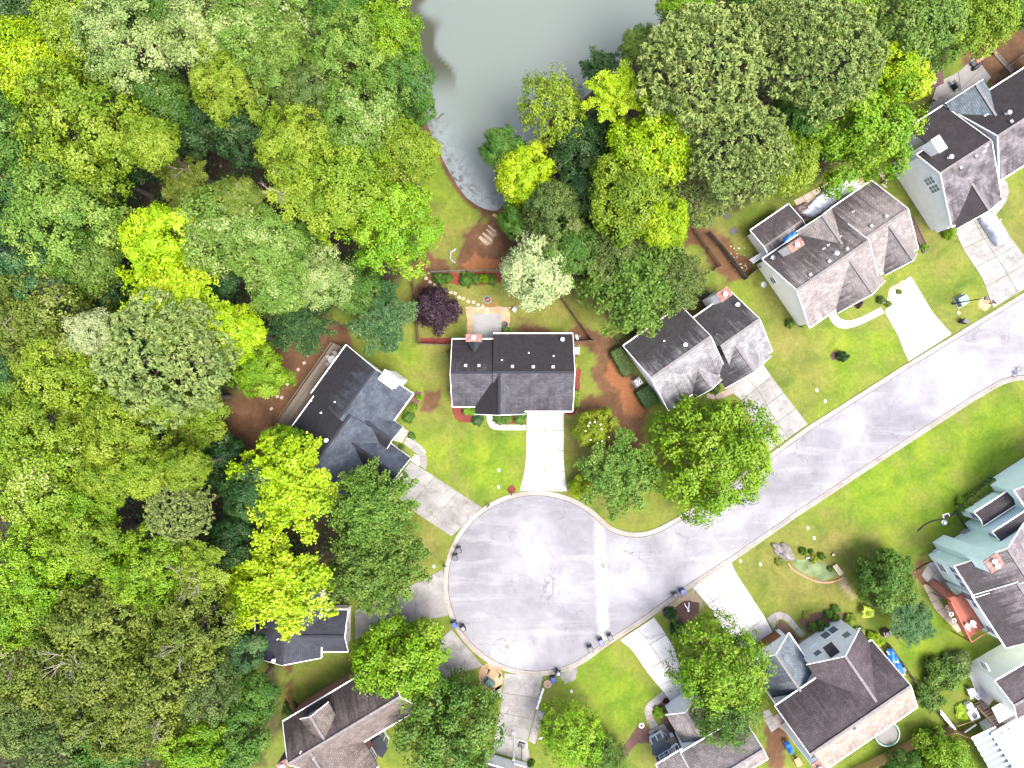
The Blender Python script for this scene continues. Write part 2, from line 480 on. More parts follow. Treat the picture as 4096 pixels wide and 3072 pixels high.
def mulch(name, a, b, sc=5.0):
    m, nt, p = new_mat(name); pos = wpos(nt)
    n = noise(nt, pos, sc, 7, 0.75); n2 = noise(nt, pos, 0.7, 4, 0.6)
    c = ramp(nt, n, [(0.3, a), (0.72, b)])
    c = mixc(nt, 0.6, c, ramp(nt, n2, [(0.3, 0.6), (0.7, 1.3)]), 'MULTIPLY')
    lk(nt, fin(nt, c, 0.55), p.inputs["Base Color"]); p.inputs["Roughness"].default_value = 0.95
    bump(nt, n, 0.8, 0.04, p)
    return m
M['redmulch'] = mulch('red_mulch', (0.10, 0.015, 0.01), (0.26, 0.05, 0.028))
M['brownmulch'] = mulch('brown_mulch', (0.07, 0.035, 0.028), (0.17, 0.09, 0.07))
M['tanmulch'] = mulch('tan_wood_chips', (0.34, 0.21, 0.11), (0.6, 0.42, 0.26))
M['whitegravel'] = mulch('white_gravel', (0.5, 0.48, 0.46), (0.8, 0.79, 0.77), 6)
M['sand'] = mulch('pale_bare_dirt', (0.4, 0.3, 0.2), (0.58, 0.47, 0.34), 4)

# leaves: colour of each tree comes from its object colour -------------------------
def leafmat(name, trans=0.3, rough=0.45, spread=0.35, pale=(0.55, 0.62, 0.35), pale_amt=0.3):
    m, nt, p = new_mat(name)
    oi = nd(nt, "ShaderNodeObjectInfo")
    at = nd(nt, "ShaderNodeAttribute", attribute_name="tone")
    tone = at.outputs["Fac"]
    hsv = nd(nt, "ShaderNodeHueSaturation")
    lk(nt, oi.outputs["Color"], hsv.inputs["Color"])
    lk(nt, mth(nt, 'MULTIPLY_ADD', tone, -0.035, 0.5175), hsv.inputs["Hue"])
    lk(nt, mth(nt, 'MULTIPLY_ADD', tone, 2*spread, 1.0-spread), hsv.inputs["Value"])
    c = mixc(nt, mth(nt, 'MULTIPLY', ramp(nt, tone, [(0.72, 0.0), (1.0, 1.0)]), pale_amt), hsv.outputs[0], pale)
    c = fin(nt, c, 0.49)
    lk(nt, c, p.inputs["Base Color"]); p.inputs["Roughness"].default_value = rough
    p.inputs["Specular IOR Level"].default_value = 0.18
    tr = nd(nt, "ShaderNodeBsdfTranslucent"); lk(nt, c, tr.inputs["Color"])
    mx = nd(nt, "ShaderNodeMixShader"); mx.inputs[0].default_value = trans
    lk(nt, p.outputs[0], mx.inputs[1]); lk(nt, tr.outputs[0], mx.inputs[2])
    out = nt.nodes["Material Output"]; lk(nt, mx.outputs[0], out.inputs["Surface"])
    return m
M['leaf'] = leafmat('broad_leaf', 0.16, 0.5, 0.24, (0.5, 0.6, 0.2), 0.22)
M['leafpale'] = leafmat('pale_glossy_leaf', 0.14, 0.42, 0.24, (0.62, 0.70, 0.38), 0.55)
M['needle'] = leafmat('pine_needle', 0.1, 0.6, 0.26, (0.32, 0.38, 0.12), 0.25)
M['plum'] = leafmat('purple_leaf', 0.2, 0.5, 0.4, (0.16, 0.10, 0.14), 0.4)

# ================================================================== GROUND, POND
POND = [(1480,-900),(1500,-200),(1545,60),(1630,300),(1702,480),(1740,574),(1765,623),(1796,685),(1830,742),(1864,790),
        (1905,820),(1944,838),(1985,845),(2040,800),(2090,680),(2200,500),(2400,340),(2600,210),(2750,60),(2860,-200),(2860,-900)]
WATER_Z = -0.35
pond_w = [W2(p, WATER_Z) for p in POND]

xs = np.concatenate([[-900,-500,-300,-200,-150,-120], np.arange(-100, 100.01, 0.5), [120,150,200,300,500,900]])
ys = np.concatenate([[-900,-500,-300,-200,-130,-105], np.arange(-90, 90.01, 0.5), [105,130,200,300,500,900]])
GX, GY = np.meshgrid(xs, ys)
rng0 = np.random.default_rng(3)
wob = 0.6*np.sin(GX*0.9+1.3*np.sin(GY*0.7)) + 0.5*np.sin(GY*1.3+0.8*np.sin(GX*1.1)) + rng0.normal(0, .25, GX.shape)
d_p = sdf(GX, GY, pond_w)
GZ = np.where(d_p > -1.2, -0.35 - d_p*0.30, 0.0)
GZ = np.clip(GZ, -1.2, 0.0)

def mask(polys, feather, wobble=1.0):
    """soft mask from pixel polygons"""
    out = np.zeros(GX.shape)
    for P in polys:
        d = sdf(GX, GY, [W2(p) for p in P]) + wob*wobble
        out = np.maximum(out, sstep(-feather, feather, d))
    return out

SOIL = [
    [(1800,1092),(1835,1000),(1890,930),(1945,850),(2010,840),(2070,880),(2060,1000),(2010,1090)],
    [(1650,1080),(1700,1010),(1800,1030),(1800,1085)],
    [(870,1690),(1000,1500),(1130,1380),(1240,1270),(1400,1270),(1420,1380),(1210,1640),(1110,1700),(1170,1740),(1000,1860),(880,1830)],
    [(2330,1330),(2440,1330),(2500,1420),(2590,1640),(2600,1780),(2530,1840),(2440,1800),(2330,1640),(2380,1560)],
    [(2660,860),(2770,860),(2960,1080),(2990,1110),(2900,1100),(2860,1080),(2700,940)],
    [(2880,960),(2960,1000),(3020,1080),(2970,1120)],
    [(3830,270),(3880,170),(4000,60),(4200,40),(4200,330),(4010,380),(3960,330),(3890,300)],
    [(2000,1330),(1960,1290),(2060,1290),(2200,1310),(2320,1300),(2330,1350),(2120,1345)],
    [(1650,1130),(1720,1110),(1730,1180),(1680,1210)],
    [(1700,1560),(1760,1560),(1770,1610),(1700,1630)],
    [(1140,2640),(1180,2650),(1175,2760),(1140,2780)],
    [(3060,2880),(3120,2860),(3160,2960),(3120,3072),(3060,3000)],
    [(2640,2860),(2690,2850),(2720,2930),(2680,2940)],
    [(3640,2300),(3650,2260),(3690,2240),(3700,2330)],
    [(-60,700),(40,690),(110,760),(60,860),(-60,880)],
    [(1290,640),(1310,900),(1250,960),(1200,900)],
]
CLAY = [
    [(2415,1420),(2445,1430),(2480,1500),(2540,1560),(2565,1620),(2575,1660),(2545,1665),(2500,1620),(2450,1560),(2425,1500)],
    [(1930,1190),(1975,1190),(1980,1240),(1935,1240)],
    [(1850,1060),(1900,1020),(2000,1030),(2010,1088),(1850,1092)],
]
PALE = [
    [(1925,960),(1955,950),(1975,980),(1950,990)], [(1940,915),(1960,905),(1985,945),(1970,950)],
    [(3362,2270),(3375,2300),(3395,2350),(3425,2400),(3415,2400),(3380,2350)],
    [(2620,2440),(2700,2400),(2770,2370),(2830,2400),(2830,2440),(2790,2430),(2720,2440),(2640,2450)],
    [(2910,1540),(2930,1570),(2900,1580)],
]
DRY = [
    [(1640,1110),(2360,1110),(2360,1350),(1640,1350)],
    [(1640,850),(1820,850),(1830,1090),(1640,1090)],
    [(3030,1190),(3140,1200),(3240,1330),(3340,1560),(3250,1640),(3120,1450),(3050,1330)],
    [(2680,900),(3020,880),(3040,1060),(2900,1120)],
    [(3700,760),(3600,720),(3640,960),(3780,1060)],
    [(4000,820),(4200,760),(4200,1020),(4060,980)],
    [(3040,2130),(3400,2100),(3420,2440),(3150,2430),(3040,2330)],
    [(1690,2060),(1790,2160),(1770,2240),(1660,2300)],
    [(2260,1660),(2330,1650),(2400,1900),(2560,2100),(2400,2060),(2290,1980)],
    [(1700,1300),(1800,1300),(1820,1700),(1740,1700)],
]
LUSH = [
    [(1640,500),(1790,650),(1850,860),(1770,1000),(1700,1000),(1680,820)],
    [(1560,1420),(1680,1340),(1720,1440),(1720,1600),(1640,1560)],
    [(1650,1760),(2100,1740),(2080,1980),(1960,2010)],
    [(2880,1130),(2960,1130),(3060,1300),(3040,1400),(2960,1220)],
    [(3250,1400),(3500,1300),(3600,1420),(3400,1600),(3260,1690)],
    [(3200,1960),(3950,1560),(4200,1560),(4200,1900),(3700,2200),(3300,2080)],
    [(3560,2500),(3750,2400),(4000,2640),(3900,2720),(3700,2750),(3580,2650)],
    [(2300,2700),(2450,2580),(2600,2750),(2600,2850),(2400,2950)],
    [(3600,2760),(3680,2820),(3500,3000),(3440,3040)],
]
FOREST = [
    [(-800,-800),(1500,-800),(1540,60),(1640,320),(1690,480),(1640,640),(1640,1060),(1560,1200),(1300,1260),(1100,1400),(880,1660),
     (880,1860),(1000,1900),(1000,2100),(1450,2060),(1560,2300),(1400,2420),(1020,2440),(1020,2660),(1130,2700),(1100,2880),(1000,3072),(1000,3800),(-800,3800)],
    [(2070,850),(2060,700),(2200,500),(2560,220),(2760,50),(2860,-800),(3800,-800),(3900,40),(3700,330),(3560,560),(3300,680),(2980,800),(2700,900),(2700,1000),(2860,1140),
     (2880,1220),(2640,1320),(2440,1330),(2360,1180),(2200,1120),(2080,1040)],
]
att = {}
att['soil'] = mask(SOIL, 1.1)
att['clay'] = mask(CLAY, 0.8)
att['pale'] = mask(PALE, 0.35, 0.4)
att['dry'] = mask(DRY, 3.0, 1.8)
att['lush'] = mask(LUSH, 3.0, 1.8)
shore = sstep(-0.95, -0.25, d_p)                       # bare mud along the waterline
att['soil'] = np.maximum(att['soil'], shore)
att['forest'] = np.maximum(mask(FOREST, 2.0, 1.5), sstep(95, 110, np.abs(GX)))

ny, nx = GX.shape
me = bpy.data.meshes.new('ground')
me.vertices.add(nx*ny)
me.vertices.foreach_set('co', np.c_[GX.ravel(), GY.ravel(), GZ.ravel()].ravel())
idx = np.arange(nx*ny).reshape(ny, nx)
q = np.c_[idx[:-1,:-1].ravel(), idx[:-1,1:].ravel(), idx[1:,1:].ravel(), idx[1:,:-1].ravel()]
me.loops.add(q.size); me.loops.foreach_set('vertex_index', q.ravel())
me.polygons.add(len(q)); me.polygons.foreach_set('loop_start', np.arange(0, q.size, 4)); 
me.update(calc_edges=True)
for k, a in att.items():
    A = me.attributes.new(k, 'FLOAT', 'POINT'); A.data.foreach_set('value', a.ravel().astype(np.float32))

def ground_mat():
    m, nt, p = new_mat('lawn_and_soil'); pos = wpos(nt)
    A = lambda n: nd(nt, "ShaderNodeAttribute", attribute_name=n).outputs["Fac"]
    n_big = noise(nt, pos, 0.055, 5, 0.6)
    n_mid = noise(nt, pos, 0.28, 6, 0.65, 0.5)
    n_fin = noise(nt, pos, 2.2, 6, 0.75)
    n_vf = noise(nt, pos, 14.0, 3, 0.7)
    g = ramp(nt, n_mid, [(0.30, (0.092, 0.155, 0.020)), (0.48, (0.155, 0.212, 0.030)), (0.68, (0.225, 0.262, 0.042))])
    lushc = ramp(nt, n_mid, [(0.30, (0.088, 0.185, 0.012)), (0.5, (0.165, 0.265, 0.018)), (0.7, (0.25, 0.325, 0.026))])
    g = mixc(nt, mth(nt, 'MULTIPLY', A('lush'), 0.9), g, lushc)
    dryc = ramp(nt, n_mid, [(0.30, (0.13, 0.145, 0.032)), (0.5, (0.205, 0.20, 0.05)), (0.7, (0.27, 0.245, 0.075))])
    dm = mth(nt, 'MULTIPLY', A('dry'), ramp(nt, n_big, [(0.3, 0.45), (0.6, 0.95)]))
    g = mixc(nt, dm, g, dryc)
    # thin brownish patches anywhere
    g = mixc(nt, mth(nt, 'MULTIPLY', ramp(nt, noise(nt, pos, 0.17, 6, 0.7, 0.4), [(0.5, 0.0), (0.7, 1.0)]), 0.6), g, (0.24, 0.215, 0.07))
    soilc = ramp(nt, n_mid, [(0.3, (0.085, 0.042, 0.026)), (0.55, (0.155, 0.078, 0.045)), (0.75, (0.235, 0.125, 0.072))])
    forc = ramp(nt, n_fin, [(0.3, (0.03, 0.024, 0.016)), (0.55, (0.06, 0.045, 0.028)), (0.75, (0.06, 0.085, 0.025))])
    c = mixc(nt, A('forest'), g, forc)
    sf = mth(nt, 'ADD', A('soil'), mth(nt, 'MULTIPLY_ADD', n_fin, 0.9, -0.45))
    c = mixc(nt, mth(nt, 'MULTIPLY', ramp(nt, sf, [(0.25, 0.0), (0.75, 1.0)]), 0.95), c, soilc)
    cf = mth(nt, 'ADD', A('clay'), mth(nt, 'MULTIPLY_ADD', n_fin, 0.9, -0.45))
    c = mixc(nt, mth(nt, 'MULTIPLY', ramp(nt, cf, [(0.3, 0.0), (0.8, 1.0)]), 0.72), c, (0.34, 0.14, 0.058))
    c = mixc(nt, mth(nt, 'MULTIPLY', A('pale'), 0.85), c, (0.5, 0.39, 0.28))
    c = mixc(nt, 0.65, c, ramp(nt, n_fin, [(0.28, 0.6), (0.72, 1.35)]), 'MULTIPLY')
    c = mixc(nt, 0.5, c, ramp(nt, n_vf, [(0.3, 0.6), (0.7, 1.35)]), 'MULTIPLY')
    lk(nt, fin(nt, c, 0.50), p.inputs["Base Color"]); p.inputs["Roughness"].default_value = 0.95
    p.inputs["Specular IOR Level"].default_value = 0.15
    bump(nt, n_vf, 0.6, 0.05, p)
    return m
me.materials.append(ground_mat())
for pg in me.polygons: pg.use_smooth = True
g_ob = ob('ground', me); g_ob["kind"] = "structure"; g_ob["label"] = "lawns and bare soil between the houses"

def water_mat():
    m, nt, p = new_mat('murky_pond_water'); pos = wpos(nt)
    n1 = noise(nt, pos, 0.03, 3, 0.5)
    c = ramp(nt, n1, [(0.3, (0.175, 0.215, 0.195)), (0.7, (0.20, 0.235, 0.215))])
    # pale scum swirling along the near shore
    at = nd(nt, "ShaderNodeAttribute", attribute_name="scum").outputs["Fac"]
    sw = noise(nt, pos, 0.35, 7, 0.7, 1.8)
    f = mth(nt, 'MULTIPLY', at, ramp(nt, sw, [(0.36, 0.25), (0.62, 1.0)]))
    c = mixc(nt, mth(nt, 'MULTIPLY', f, 0.8), c, (0.33, 0.39, 0.43))
    ds = mth(nt, 'MULTIPLY', nd(nt, "ShaderNodeAttribute", attribute_name="debris").outputs["Fac"], ramp(nt, noise(nt, pos, 0.9, 6, 0.7, 1.0), [(0.5, 0.0), (0.6, 1.0)]))
    c = mixc(nt, mth(nt, 'MULTIPLY', ds, 0.8), c, (0.10, 0.075, 0.085))
    sh = nd(nt, "ShaderNodeAttribute", attribute_name="tree_reflection").outputs["Fac"]
    c = mixc(nt, mth(nt, 'MULTIPLY', sh, 0.9), c, (0.05, 0.052, 0.022))  # dark reflection of the bank trees painted into the water colour
    lk(nt, fin(nt, c, 0.48), p.inputs["Base Color"]); p.inputs["Roughness"].default_value = 0.08
    p.inputs["IOR"].default_value = 1.36
    bump(nt, noise(nt, pos, 0.8, 3), 0.02, 0.05, p)
    return m
# pond surface: grid so that scum and the painted tree reflection can follow the shore
pxs = np.arange(-26, 34.1, 0.5); pys = np.arange(18, 98.1, 0.5)
PX, PY = np.meshgrid(pxs, pys)
dp2 = sdf(PX, PY, pond_w)
wob2 = 0.8*np.sin(PX*0.8+PY*0.6) + 0.7*np.sin(PY*0.9-PX*0.4)
near = sstep(W2((0, 250))[1], W2((0, 650))[1], PY)
leftside = (PX < W2((2000, 0))[0])
scum = np.where(PX < 2, sstep(5.5, 1.0, dp2 + wob2*0.5), 0)*near
debris = np.where(PX < 0, sstep(3.2, 0.6, dp2 + wob2*0.4), 0)*near*sstep(W2((0,860))[1], W2((0,760))[1], PY)
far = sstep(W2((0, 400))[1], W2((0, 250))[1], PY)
tree_reflection = np.where(PX < -4, sstep(6.4, 5.4, dp2 + wob2*0.9), 0)*far  # band along the left bank where the trees' reflection is painted
me = bpy.data.meshes.new('pond_water')
pn, pm = PX.shape
me.vertices.add(pn*pm)
me.vertices.foreach_set('co', np.c_[PX.ravel(), PY.ravel(), np.full(PX.size, WATER_Z)].ravel())
idx = np.arange(pn*pm).reshape(pn, pm)
q = np.c_[idx[:-1,:-1].ravel(), idx[:-1,1:].ravel(), idx[1:,1:].ravel(), idx[1:,:-1].ravel()]
keep = dp2.ravel()[q].max(axis=1) > -1.2
q = q[keep]
me.loops.add(q.size); me.loops.foreach_set('vertex_index', q.ravel())
me.polygons.add(len(q)); me.polygons.foreach_set('loop_start', np.arange(0, q.size, 4))
me.update(calc_edges=True)
for k, a in (('scum', scum), ('debris', debris), ('tree_reflection', tree_reflection)):
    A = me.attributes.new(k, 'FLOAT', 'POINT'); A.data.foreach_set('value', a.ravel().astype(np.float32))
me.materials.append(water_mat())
w_ob = ob('pond', me); w_ob["kind"] = "structure"; w_ob["label"] = "murky grey green pond at the top of the picture"

# ================================================================== ROAD AND KERB
cc, cr = (2144, 2333), 353
edge = [(5000,640),(4500,944),(4096,1190),(3632,1472),(3237,1722),(3095,1825),(2960,1925),(2830,2015),(2745,2068),(2692,2098),(2650,2122),(2615,2136),(2580,2145),(2545,2148),(2505,2145),(2469,2135),(2435,2120)]
a0, a1 = math.atan2(-(2100-2333), 2404-2144), math.radians(307)
arc = [(cc[0]+cr*math.cos(a), cc[1]-cr*math.sin(a)) for a in np.linspace(a0, a1, 60)]
edge2 = [(2385,2592),(2445,2551),(2563,2475),(2750,2340),(2914,2235),(3100,2106),(3183,2048),(3560,1800),(3880,1592),(3935,1560),(3975,1536),(4011,1518),(4050,1507),(4096,1502),(4250,1520),(4450,1600),(4800,1900)]
edge_px = edge + arc + edge2
EW = np.array([W2(p) for p in edge_px])
EW = resample(EW, 420)
mb = MB(); mb.prism([tuple(p) for p in EW], -0.06, 0.012)
structm('road', mb, M['asphalt'], 'pale worn asphalt street ending in a round turning circle')
# kerb stones, one by one
kerb = struct('kerb', 'pale concrete kerb running along both sides of the street')
dl = np.r_[0, np.cumsum(np.hypot(*np.diff(EW, axis=0).T))]
tot = dl[-1]; nst = int(tot/2.9)
def at_len(s):
    return np.array([np.interp(s, dl, EW[:,0]), np.interp(s, dl, EW[:,1])])
def nrm(s):
    d = at_len(min(s+0.3, tot)) - at_len(max(s-0.3, 0)); d /= np.hypot(*d)
    return np.array([-d[1], d[0]])*1.0
# outward side: away from the road interior
tp = at_len(tot*0.5) + nrm(tot*0.5)*0.5
sgn = -1.0 if in_poly(np.array([tp[0]]), np.array([tp[1]]), [tuple(p) for p in EW])[0] else 1.0
rk = random.Random(5)
for i in range(nst):
    s0, s1 = tot*i/nst + 0.015, tot*(i+1)/nst - 0.015
    if at_len(s0)[0] > 82: continue
    n = 4; mbk = MB(); prof = [(0.0, 0.02), (0.22, 0.045), (0.36, 0.105), (0.62, 0.115), (0.62, -0.05), (0.0, -0.05)]
    hz = rk.uniform(-0.008, 0.008); vs = []
    for k in range(n):
        s = s0+(s1-s0)*k/(n-1); c = at_len(s); nn = nrm(s)*sgn
        for w, h in prof:
            vs.append((c[0]+nn[0]*w, c[1]+nn[1]*w, h+(hz if h > 0.03 else 0)))
    m_ = len(prof); fs = []
    for k in range(n-1):
        for j in range(m_):
            fs.append((k*m_+j, k*m_+(j+1) % m_, (k+1)*m_+(j+1) % m_, (k+1)*m_+j))
    fs.append(tuple(range(m_))); fs.append(tuple(range(n*m_-1, (n-1)*m_-1, -1)))
    mbk.add(vs, fs)
    part('kerb_stone', mbk, M['kerb'], kerb)

# ================================================================== DRIVEWAYS, WALKS, PATIOS
def slabs(name, A, B, rows, cols, mat, label, z=0.05, gap=0.045, z0=-0.03, uneven=0.006, smooth_n=0):
    root = struct(name, label)
    n = rows
    PA = resample(A, 60); PB = resample(B, 60)
    f = lambda u, t: (np.array([np.interp(t*59, range(60), PA[:,0]), np.interp(t*59, range(60), PA[:,1])])*(1-u)
                      + np.array([np.interp(t*59, range(60), PB[:,0]), np.interp(t*59, range(60), PB[:,1])])*u)
    r = random.Random(sum(map(ord, label)))
    for i in range(n):
        for j in range(cols):
            t0, t1, u0, u1 = i/n, (i+1)/n, j/cols, (j+1)/cols
            seg = max(1, int(np.ceil(10/rows)))
            pts = [f(u0, t0+(t1-t0)*k/seg) for k in range(seg+1)] + [f(u1, t1-(t1-t0)*k/seg) for k in range(seg+1)]
            pts = np.array([W2(p) for p in pts]); c = pts.mean(axis=0)
            # shrink for the joint
            sz = np.abs(pts-c).max()
            pts = c + (pts-c)*(1-gap/sz)
            dz = r.uniform(-uneven, uneven)
            mb = MB(); mb.prism([tuple(p) for p in pts], z0, z+dz)
            part('slab', mb, mat, root)
    return root

slabs('driveway', [(2107,1640),(2104,1830),(2095,1900),(2078,1964)], [(2256,1640),(2255,1830),(2260,1900),(2270,1966)], 4, 2, M['conc_white'], 'white driveway below the dark roofed centre house')
slabs('driveway', [(1642,1846),(1705,1883),(1930,2031)], [(1560,1955),(1660,2050),(1806,2146)], 3, 1, M['conc_grey'], 'stained driveway left of the turning circle, upper')
slabs('driveway', [(1420,2440),(1609,2358),(1772,2276)], [(1420,2560),(1600,2490),(1709,2481),(1793,2462)], 3, 1, M['conc_grey'], 'driveway at the left of the turning circle under the cedar')
slabs('driveway', [(1560,2730),(1700,2610),(1806,2516)], [(1620,2850),(1785,2712),(1932,2664)], 3, 1, M['conc_grey'], 'driveway below left of the turning circle')
slabs('driveway', [(2017,2692),(2014,2744),(2002,2827),(1984,2926),(1962,3004)], [(2172,2704),(2153,2801),(2128,2895),(2109,2963),(2122,3050)], 4, 1, M['conc_grey'], 'grey driveway below the turning circle leading to the bottom edge')
slabs('parking_pad', [(2147,2838),(2128,2905),(2113,2962)], [(2177,2846),(2158,2912),(2140,2978)], 1, 1, M['conc_grey'], 'narrow concrete pad beside the bottom driveway', z=0.06)
slabs('driveway', [(2479,2560),(2527,2598),(2586,2686),(2662,2778),(2684,2812)], [(2616,2468),(2650,2516),(2697,2592),(2730,2690),(2768,2772)], 4, 2, M['conc_white'], 'pale slab driveway below the street, beside the round tree')
slabs('driveway', [(2770,2350),(2830,2420),(2900,2530),(3010,2622)], [(2925,2248),(2942,2290),(3061,2470),(3100,2545)], 4, 2, M['conc_white'], 'wide bleached driveway leading to the orange garage door')
slabs('driveway', [(2905,1552),(2973,1607),(3030,1740),(3076,1806)], [(3040,1440),(3100,1525),(3180,1630),(3232,1696)], 4, 2, M['conc_grey'], 'stained grey driveway of the silver roofed house')
slabs('driveway', [(3537,1246),(3594,1348),(3612,1400),(3634,1446)], [(3645,1107),(3695,1190),(3733,1253),(3806,1336)], 4, 2, M['conc_white'], 'blinding white driveway of the beige roofed house')
slabs('driveway', [(3815,915),(3853,1000),(3929,1114),(3972,1232)], [(3975,845),(4050,960),(4110,1040),(4170,1112)], 4, 2, M['conc_grey'], 'driveway with the covered car at the upper right')
slabs('walkway', [(1946,1640),(1948,1690),(1958,1708),(1975,1718),(2000,1721),(2103,1721)], [(1966,1640),(1973,1678),(1982,1690),(1996,1697),(2012,1699),(2103,1699)], 4, 1, M['conc_white'], 'curved white walkway at the centre house door')
slabs('walkway', [(1640,1730),(1688,1796),(1707,1825),(1710,1848),(1704,1880)], [(1613,1774),(1666,1813),(1678,1830),(1682,1846),(1676,1862)], 3, 1, M['conc_walk'], 'curved grey walkway of the blue grey house')
slabs('porch_slab', [(1570,1690),(1638,1724)], [(1540,1755),(1610,1772)], 1, 1, M['conc_pink'], 'small porch slab of the blue grey house', z=0.10)
slabs('walkway', [(2650,2763),(2586,2814),(2575,2841),(2583,2879),(2606,2917)], [(2669,2790),(2612,2835),(2606,2852),(2616,2873),(2636,2905)], 7, 1, M['conc_walk'], 'curved slab walkway to the white house with navy shutters')
slabs('porch_slab', [(2591,2925),(2616,2965)], [(2654,2892),(2690,2940)], 1, 1, M['conc_walk'], 'porch slab at the navy shuttered white house', z=0.12)
slabs('walkway', [(3066,2474),(3095,2449),(3122,2445),(3152,2456),(3190,2500),(3222,2538)], [(3095,2520),(3108,2482),(3120,2473),(3141,2480),(3172,2516),(3200,2550)], 5, 1, M['conc_walk'], 'curved walkway to the mauve roofed house')
slabs('porch_slab', [(3195,2566),(3232,2630)], [(3268,2524),(3300,2590)], 1, 1, M['conc_pink'], 'pinkish porch slab of the mauve roofed house', z=0.14)
slabs('walkway', [(3312,1250),(3322,1290),(3352,1312),(3392,1316),(3450,1296),(3537,1252)], [(3340,1238),(3350,1266),(3370,1280),(3396,1284),(3440,1270),(3524,1228)], 5, 1, M['conc_white'], 'curved white walkway of the beige roofed house')
slabs('walkway', [(2826,1592),(2860,1600),(2900,1590),(2935,1572)], [(2826,1572),(2860,1578),(2890,1570),(2920,1552)], 3, 1, M['conc_pink'], 'narrow brownish walkway of the silver roofed house')
slabs('walkway', [(4006,712),(4030,730),(4036,765),(4027,805),(3985,858)], [(3975,730),(3995,745),(4000,765),(3990,795),(3955,838)], 4, 1, M['conc_walk'], 'curved walkway at the dark mottled roof house')
slabs('patio', [(1890,1255),(2006,1255)], [(1890,1360),(2006,1360)], 1, 1, M['conc_patio'], 'square grey concrete patio behind the centre house', z=0.07)
slabs('patio', [(3750,330),(3838,285),(3900,225)], [(3700,480),(3860,420),(3965,310)], 2, 2, M['conc_walk'], 'concrete patio behind the dark roofed houses upper right', z=0.07)
slabs('patio', [(3685,2300),(3720,2240),(3752,2235)], [(3760,2400),(3800,2360),(3840,2350)], 2, 3, M['conc_grey'], 'stone patio beneath the red deck stairs', z=0.06)
slabs('patio', [(3690,2340),(3740,2440),(3830,2530)], [(3720,2330),(3770,2420),(3850,2520)], 6, 1, M['paver'], 'row of paving slabs along the red deck', z=0.06)
slabs('patio', [(3085,2880),(3110,2905),(3150,2935)], [(3110,2850),(3150,2880),(3190,2975)], 3, 1, M['conc_pink'], 'rough slabs beside the mauve roofed house', z=0.05)
slabs('side_path', [(3040,2850),(3085,2930)], [(3075,2835),(3120,2905)], 3, 1, M['conc_walk'], 'mossy path between the two lower right houses', z=0.04)

# ---- loose beds of mulch and gravel
def bed(name, pts, mat, label, z=0.03, n=40, jit=0.06, z0=-0.02):
    P = np.array([W2(p) for p in pts]); P = np.vstack([P, P[:1]])
    P = resample(P, n+1)[:-1]
    r = np.random.default_rng(len(label)); P = P + r.normal(0, jit, P.shape)
    Q = P*0.98 + P.mean(axis=0)*0.02
    mb = MB(); n_ = len(P)
    a = sum(P[i][0]*P[(i+1)%n_][1]-P[(i+1)%n_][0]*P[i][1] for i in range(n_))
    if a < 0: P = P[::-1]; Q = Q[::-1]
    vs = [(x,y,z0) for x,y in P] + [(x,y,z) for x,y in Q]
    mb.add(vs, [tuple(range(n_, 2*n_))] + [(i,(i+1)%n_,n_+(i+1)%n_,n_+i) for i in range(n_)])
    return structm(name, mb, mat, label)
bed('mulch_bed', [(1795,1385),(1815,1385),(1815,1630),(1925,1635),(1930,1690),(1890,1690),(1840,1690),(1815,1668),(1802,1620)], M['redmulch'], 'red mulch bed left of the centre house')
bed('mulch_bed', [(1735,1090),(2010,1090),(2010,1132),(1960,1140),(1880,1142),(1800,1135),(1740,1120)], M['redmulch'], 'red mulch bed along the back fence')
bed('mulch_bed', [(1680,1350),(1812,1352),(1812,1378),(1682,1374)], M['redmulch'], 'red mulch strip under the purple plum tree')
bed('mulch_bed', [(2285,1400),(2312,1400),(2322,1500),(2318,1600),(2300,1660),(2265,1664),(2258,1640),(2285,1635)], M['redmulch'], 'red mulch bed right of the centre house')
bed('mulch_bed', [(1972,1655),(2105,1655),(2105,1694),(2010,1694),(1985,1685)], M['redmulch'], 'red mulch bed under the entry bushes')
bed('mulch_bed', [(1640,1600),(1665,1560),(1690,1570),(1665,1640),(1640,1690),(1615,1690)], M['brownmulch'], 'brown mulch bed at the right of the blue grey house')
bed('mulch_bed', [(1866,1232),(1890,1228),(2030,1228),(2040,1245),(2040,1310),(2030,1360),(1866,1360)], M['tanmulch'], 'tan wood chip border round the square patio')
c_is = (1964, 2710)
bed('mulch_bed', [(c_is[0]+50*math.cos(a)-6*math.sin(a), c_is[1]-58*math.sin(a)) for a in np.linspace(0, 2*math.pi, 20)[:-1]], M['tanmulch'], 'pale wood chip island beside the turning circle')
bed('mulch_bed', [(2046+17*math.cos(a), 1958+17*math.sin(a)) for a in np.linspace(0, 2*math.pi, 16)[:-1]], M['redmulch'], 'round red mulch ring at the kerb', n=24)
bed('mulch_bed', [(3938+26*math.cos(a), 1216+27*math.sin(a)) for a in np.linspace(0, 2*math.pi, 16)[:-1]], M['tanmulch'], 'round stone chip bed at the street lamp', n=24)
bed('mulch_bed', [(3335+16*math.cos(a), 1424+17*math.sin(a)) for a in np.linspace(0, 2*math.pi, 16)[:-1]], M['brownmulch'], 'brown mulch ring beside the little conifer', n=24)
bed('gravel_bed', [(1645,1845),(1655,1815),(1668,1820),(1680,1838),(1680,1864)], M['whitegravel'], 'white gravel bed by the blue grey house')
bed('mulch_bed', [(2560,2890),(2590,2900),(2612,2955),(2600,2970),(2540,2975),(2500,3040),(2470,3072),(2470,3010),(2520,2950)], M['brownmulch'], 'brown mulch bed by the bay window')
bed('mulch_bed', [(2640,2800),(2672,2800),(2675,2850),(2700,2920),(2680,2930),(2640,2880),(2622,2850)], M['brownmulch'], 'brown mulch bed at the navy shuttered house')
